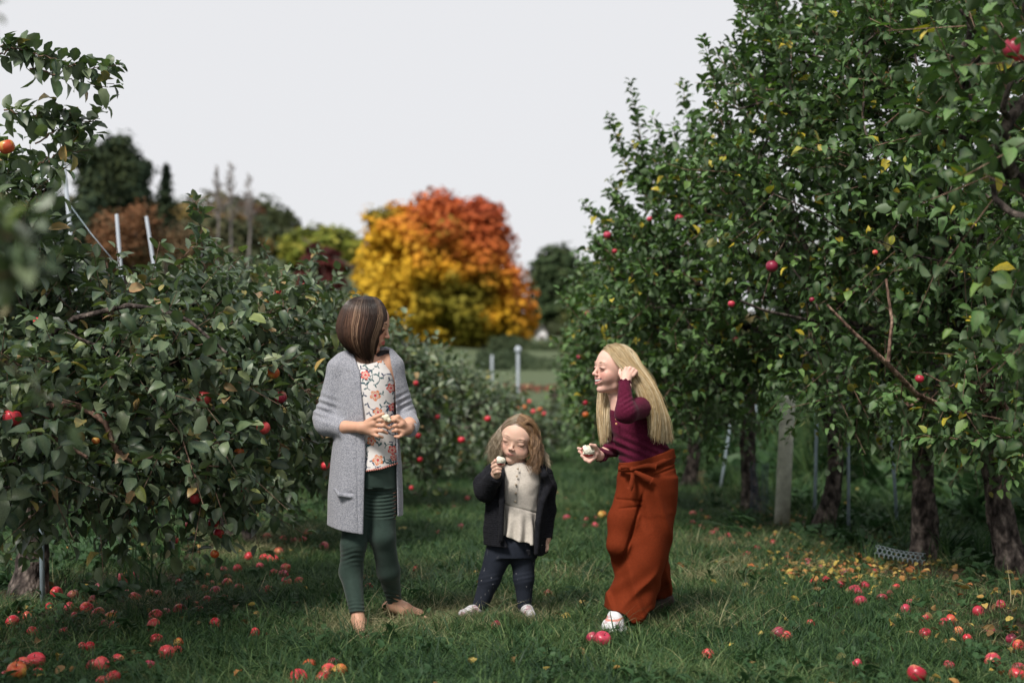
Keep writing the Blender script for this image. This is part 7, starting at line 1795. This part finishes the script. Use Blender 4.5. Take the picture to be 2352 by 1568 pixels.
    V, Q = surface(F, .003, lo=np.array([-9., 0, z0 - .001])); n_ = vnoise(V, 30., 3.); col = np.where((n_ > .3)[:, None], np.array([.55, .42, .46]), np.array([.66, .68, .70])); col[(V[:, 2] < z0 + .016)] = (.72, .72, .72)
    st = np.abs(V[:, 2] - (z0 + .05)) < .003; col[st] = (.6, .25, .2)
    obj_np('shoe', V, Q, vcol_mat('pale_shoe', .6, .3, .1, 50), root, org, col)
    F = Field(); F.cap((g.x + .025, g.y + .11, z0 + .06), (g.x + .045, g.y + .13, z0 + .12), .030, .030, .01); V, Q = surface(F, .004); obj_np('sock', V, Q, simple_mat('dark_sock', (.02, .022, .028), .9), root, org)
    h = P(1520, 1372, Y0 + .34); F = Field(); F.chain([(h.x, h.y, h.z), (h.x + .015, h.y - .01, z0 + .06), (h.x - .05, h.y - .08, z0 + .03)], [.034, .034, .028], .015); V, Q = surface(F, .004, lo=np.array([-9., 0, z0 - .001])); obj_np('shoe', V, Q, simple_mat('dark_shoe', (.05, .03, .028), .7), root, org, label='dark shoe of the back foot')
    # hair
    ha = Acc(); H = Field(); H.ell(hd.w((0, -.055, .10)), np.array((.366, .447, .407)) * hd.H, hd.R); H.ell(hd.w((0, .46, -.08)), np.array((.42, .36, .44)) * hd.H, hd.R, .012, 's'); H.ell(hd.w((0, .3, -.35)), np.array((.5, .42, .28)) * hd.H, hd.R, .012, 's')
    V, Q = surface(H, .004); ha.add(V, Q, None, (.34, .25, .13))
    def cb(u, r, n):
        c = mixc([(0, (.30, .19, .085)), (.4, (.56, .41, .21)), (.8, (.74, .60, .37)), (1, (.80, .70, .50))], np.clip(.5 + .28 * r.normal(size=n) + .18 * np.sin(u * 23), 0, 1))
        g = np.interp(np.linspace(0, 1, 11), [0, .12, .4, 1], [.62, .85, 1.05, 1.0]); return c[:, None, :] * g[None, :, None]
    w_ = lambda x, y, z: hd.w((x, y, z)); sy = -1     # camera side of the head is local -x
    S_ = lambda phi, t, n=5: [p for p in hd.sweep(phi, t, n, .03, 1.02, part=-.03, off1=.06)]
    back = [
        S_(48, (-.86, .50, .25)) + [J(1447, 860, -.115), J(1462, 880, -.13), J(1468, 900, -.12), J(1466, 910, -.12)],
        S_(56, (-.96, .25, .15)) + [J(1460, 868, -.115), J(1477, 900, -.13), J(1490, 932, -.135), J(1500, 962, -.12)],
        S_(68, (-1., .0, .10)) + [J(1472, 870, -.11), J(1491, 905, -.125), J(1503, 950, -.13), J(1496, 1002, -.12)],
        S_(84, (-.95, -.25, .10)) + [J(1480, 868, -.09), J(1500, 908, -.10), J(1514, 960, -.11), J(1512, 1014, -.11)],
        S_(104, (-.75, -.62, .10)) + [J(1486, 862, -.04), J(1508, 908, -.05), J(1525, 960, -.06), J(1528, 1018, -.06)],
        S_(126, (-.35, -.92, .10)) + [J(1489, 862, .02), J(1512, 908, .02), J(1531, 960, .0), J(1541, 1014, -.02)],
        S_(140, (.15, -1, .10)) + [J(1484, 866, .07), J(1506, 910, .08), J(1524, 960, .07), J(1533, 1016, .06)]]
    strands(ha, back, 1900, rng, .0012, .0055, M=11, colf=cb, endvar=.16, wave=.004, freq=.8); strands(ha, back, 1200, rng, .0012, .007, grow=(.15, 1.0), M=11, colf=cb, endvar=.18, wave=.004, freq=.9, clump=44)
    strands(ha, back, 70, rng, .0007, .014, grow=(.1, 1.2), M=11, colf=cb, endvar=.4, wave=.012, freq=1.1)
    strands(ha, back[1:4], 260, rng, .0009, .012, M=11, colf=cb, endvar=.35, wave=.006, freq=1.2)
    T_ = lambda phi, t, n=5: [p for p in hd.sweep(phi, t, n, .03, 1.02, part=.03, off1=.06)]
    far = [T_(50, (.9, .5, .1)) + [J(1378, 890, .10), J(1374, 925, .06), J(1377, 970, .03), J(1383, 1022, .01)], T_(62, (1, .2, .0)) + [J(1392, 892, .10), J(1385, 930, .05), J(1386, 975, .02), J(1388, 1020, .0)],
           T_(80, (1, -.1, 0)) + [J(1406, 898, .09), J(1398, 930, .03), J(1397, 970, -.01), J(1395, 1004, -.02)], T_(105, (.9, -.4, 0)) + [J(1425, 896, .09), J(1418, 920, .10), J(1408, 950, .1), J(1400, 980, .08)]]
    strands(ha, far, 1000, rng, .0012, .006, M=11, colf=cb, endvar=.18, wave=.003, freq=.8)
    strands(ha, [[w_(-.02, .3, .41), J(1398, 798, 0), J(1392, 793, 0), J(1392, 803, 0), J(1400, 806, 0)], [w_(0, .28, .42), J(1404, 794, 0), J(1396, 789, 0), J(1390, 795, 0), J(1394, 804, 0)]], 14, rng, .0009, .002, M=11, colf=cb)
    ha.obj('hair', M_HAIR, root, org)
    bitten_apple(J(1351, 1034, -.09), .029, 'pale eaten apple with a rim of red skin held low by the blonde girl', seed=9)

girl_cardigan(); toddler(); girl_blonde()
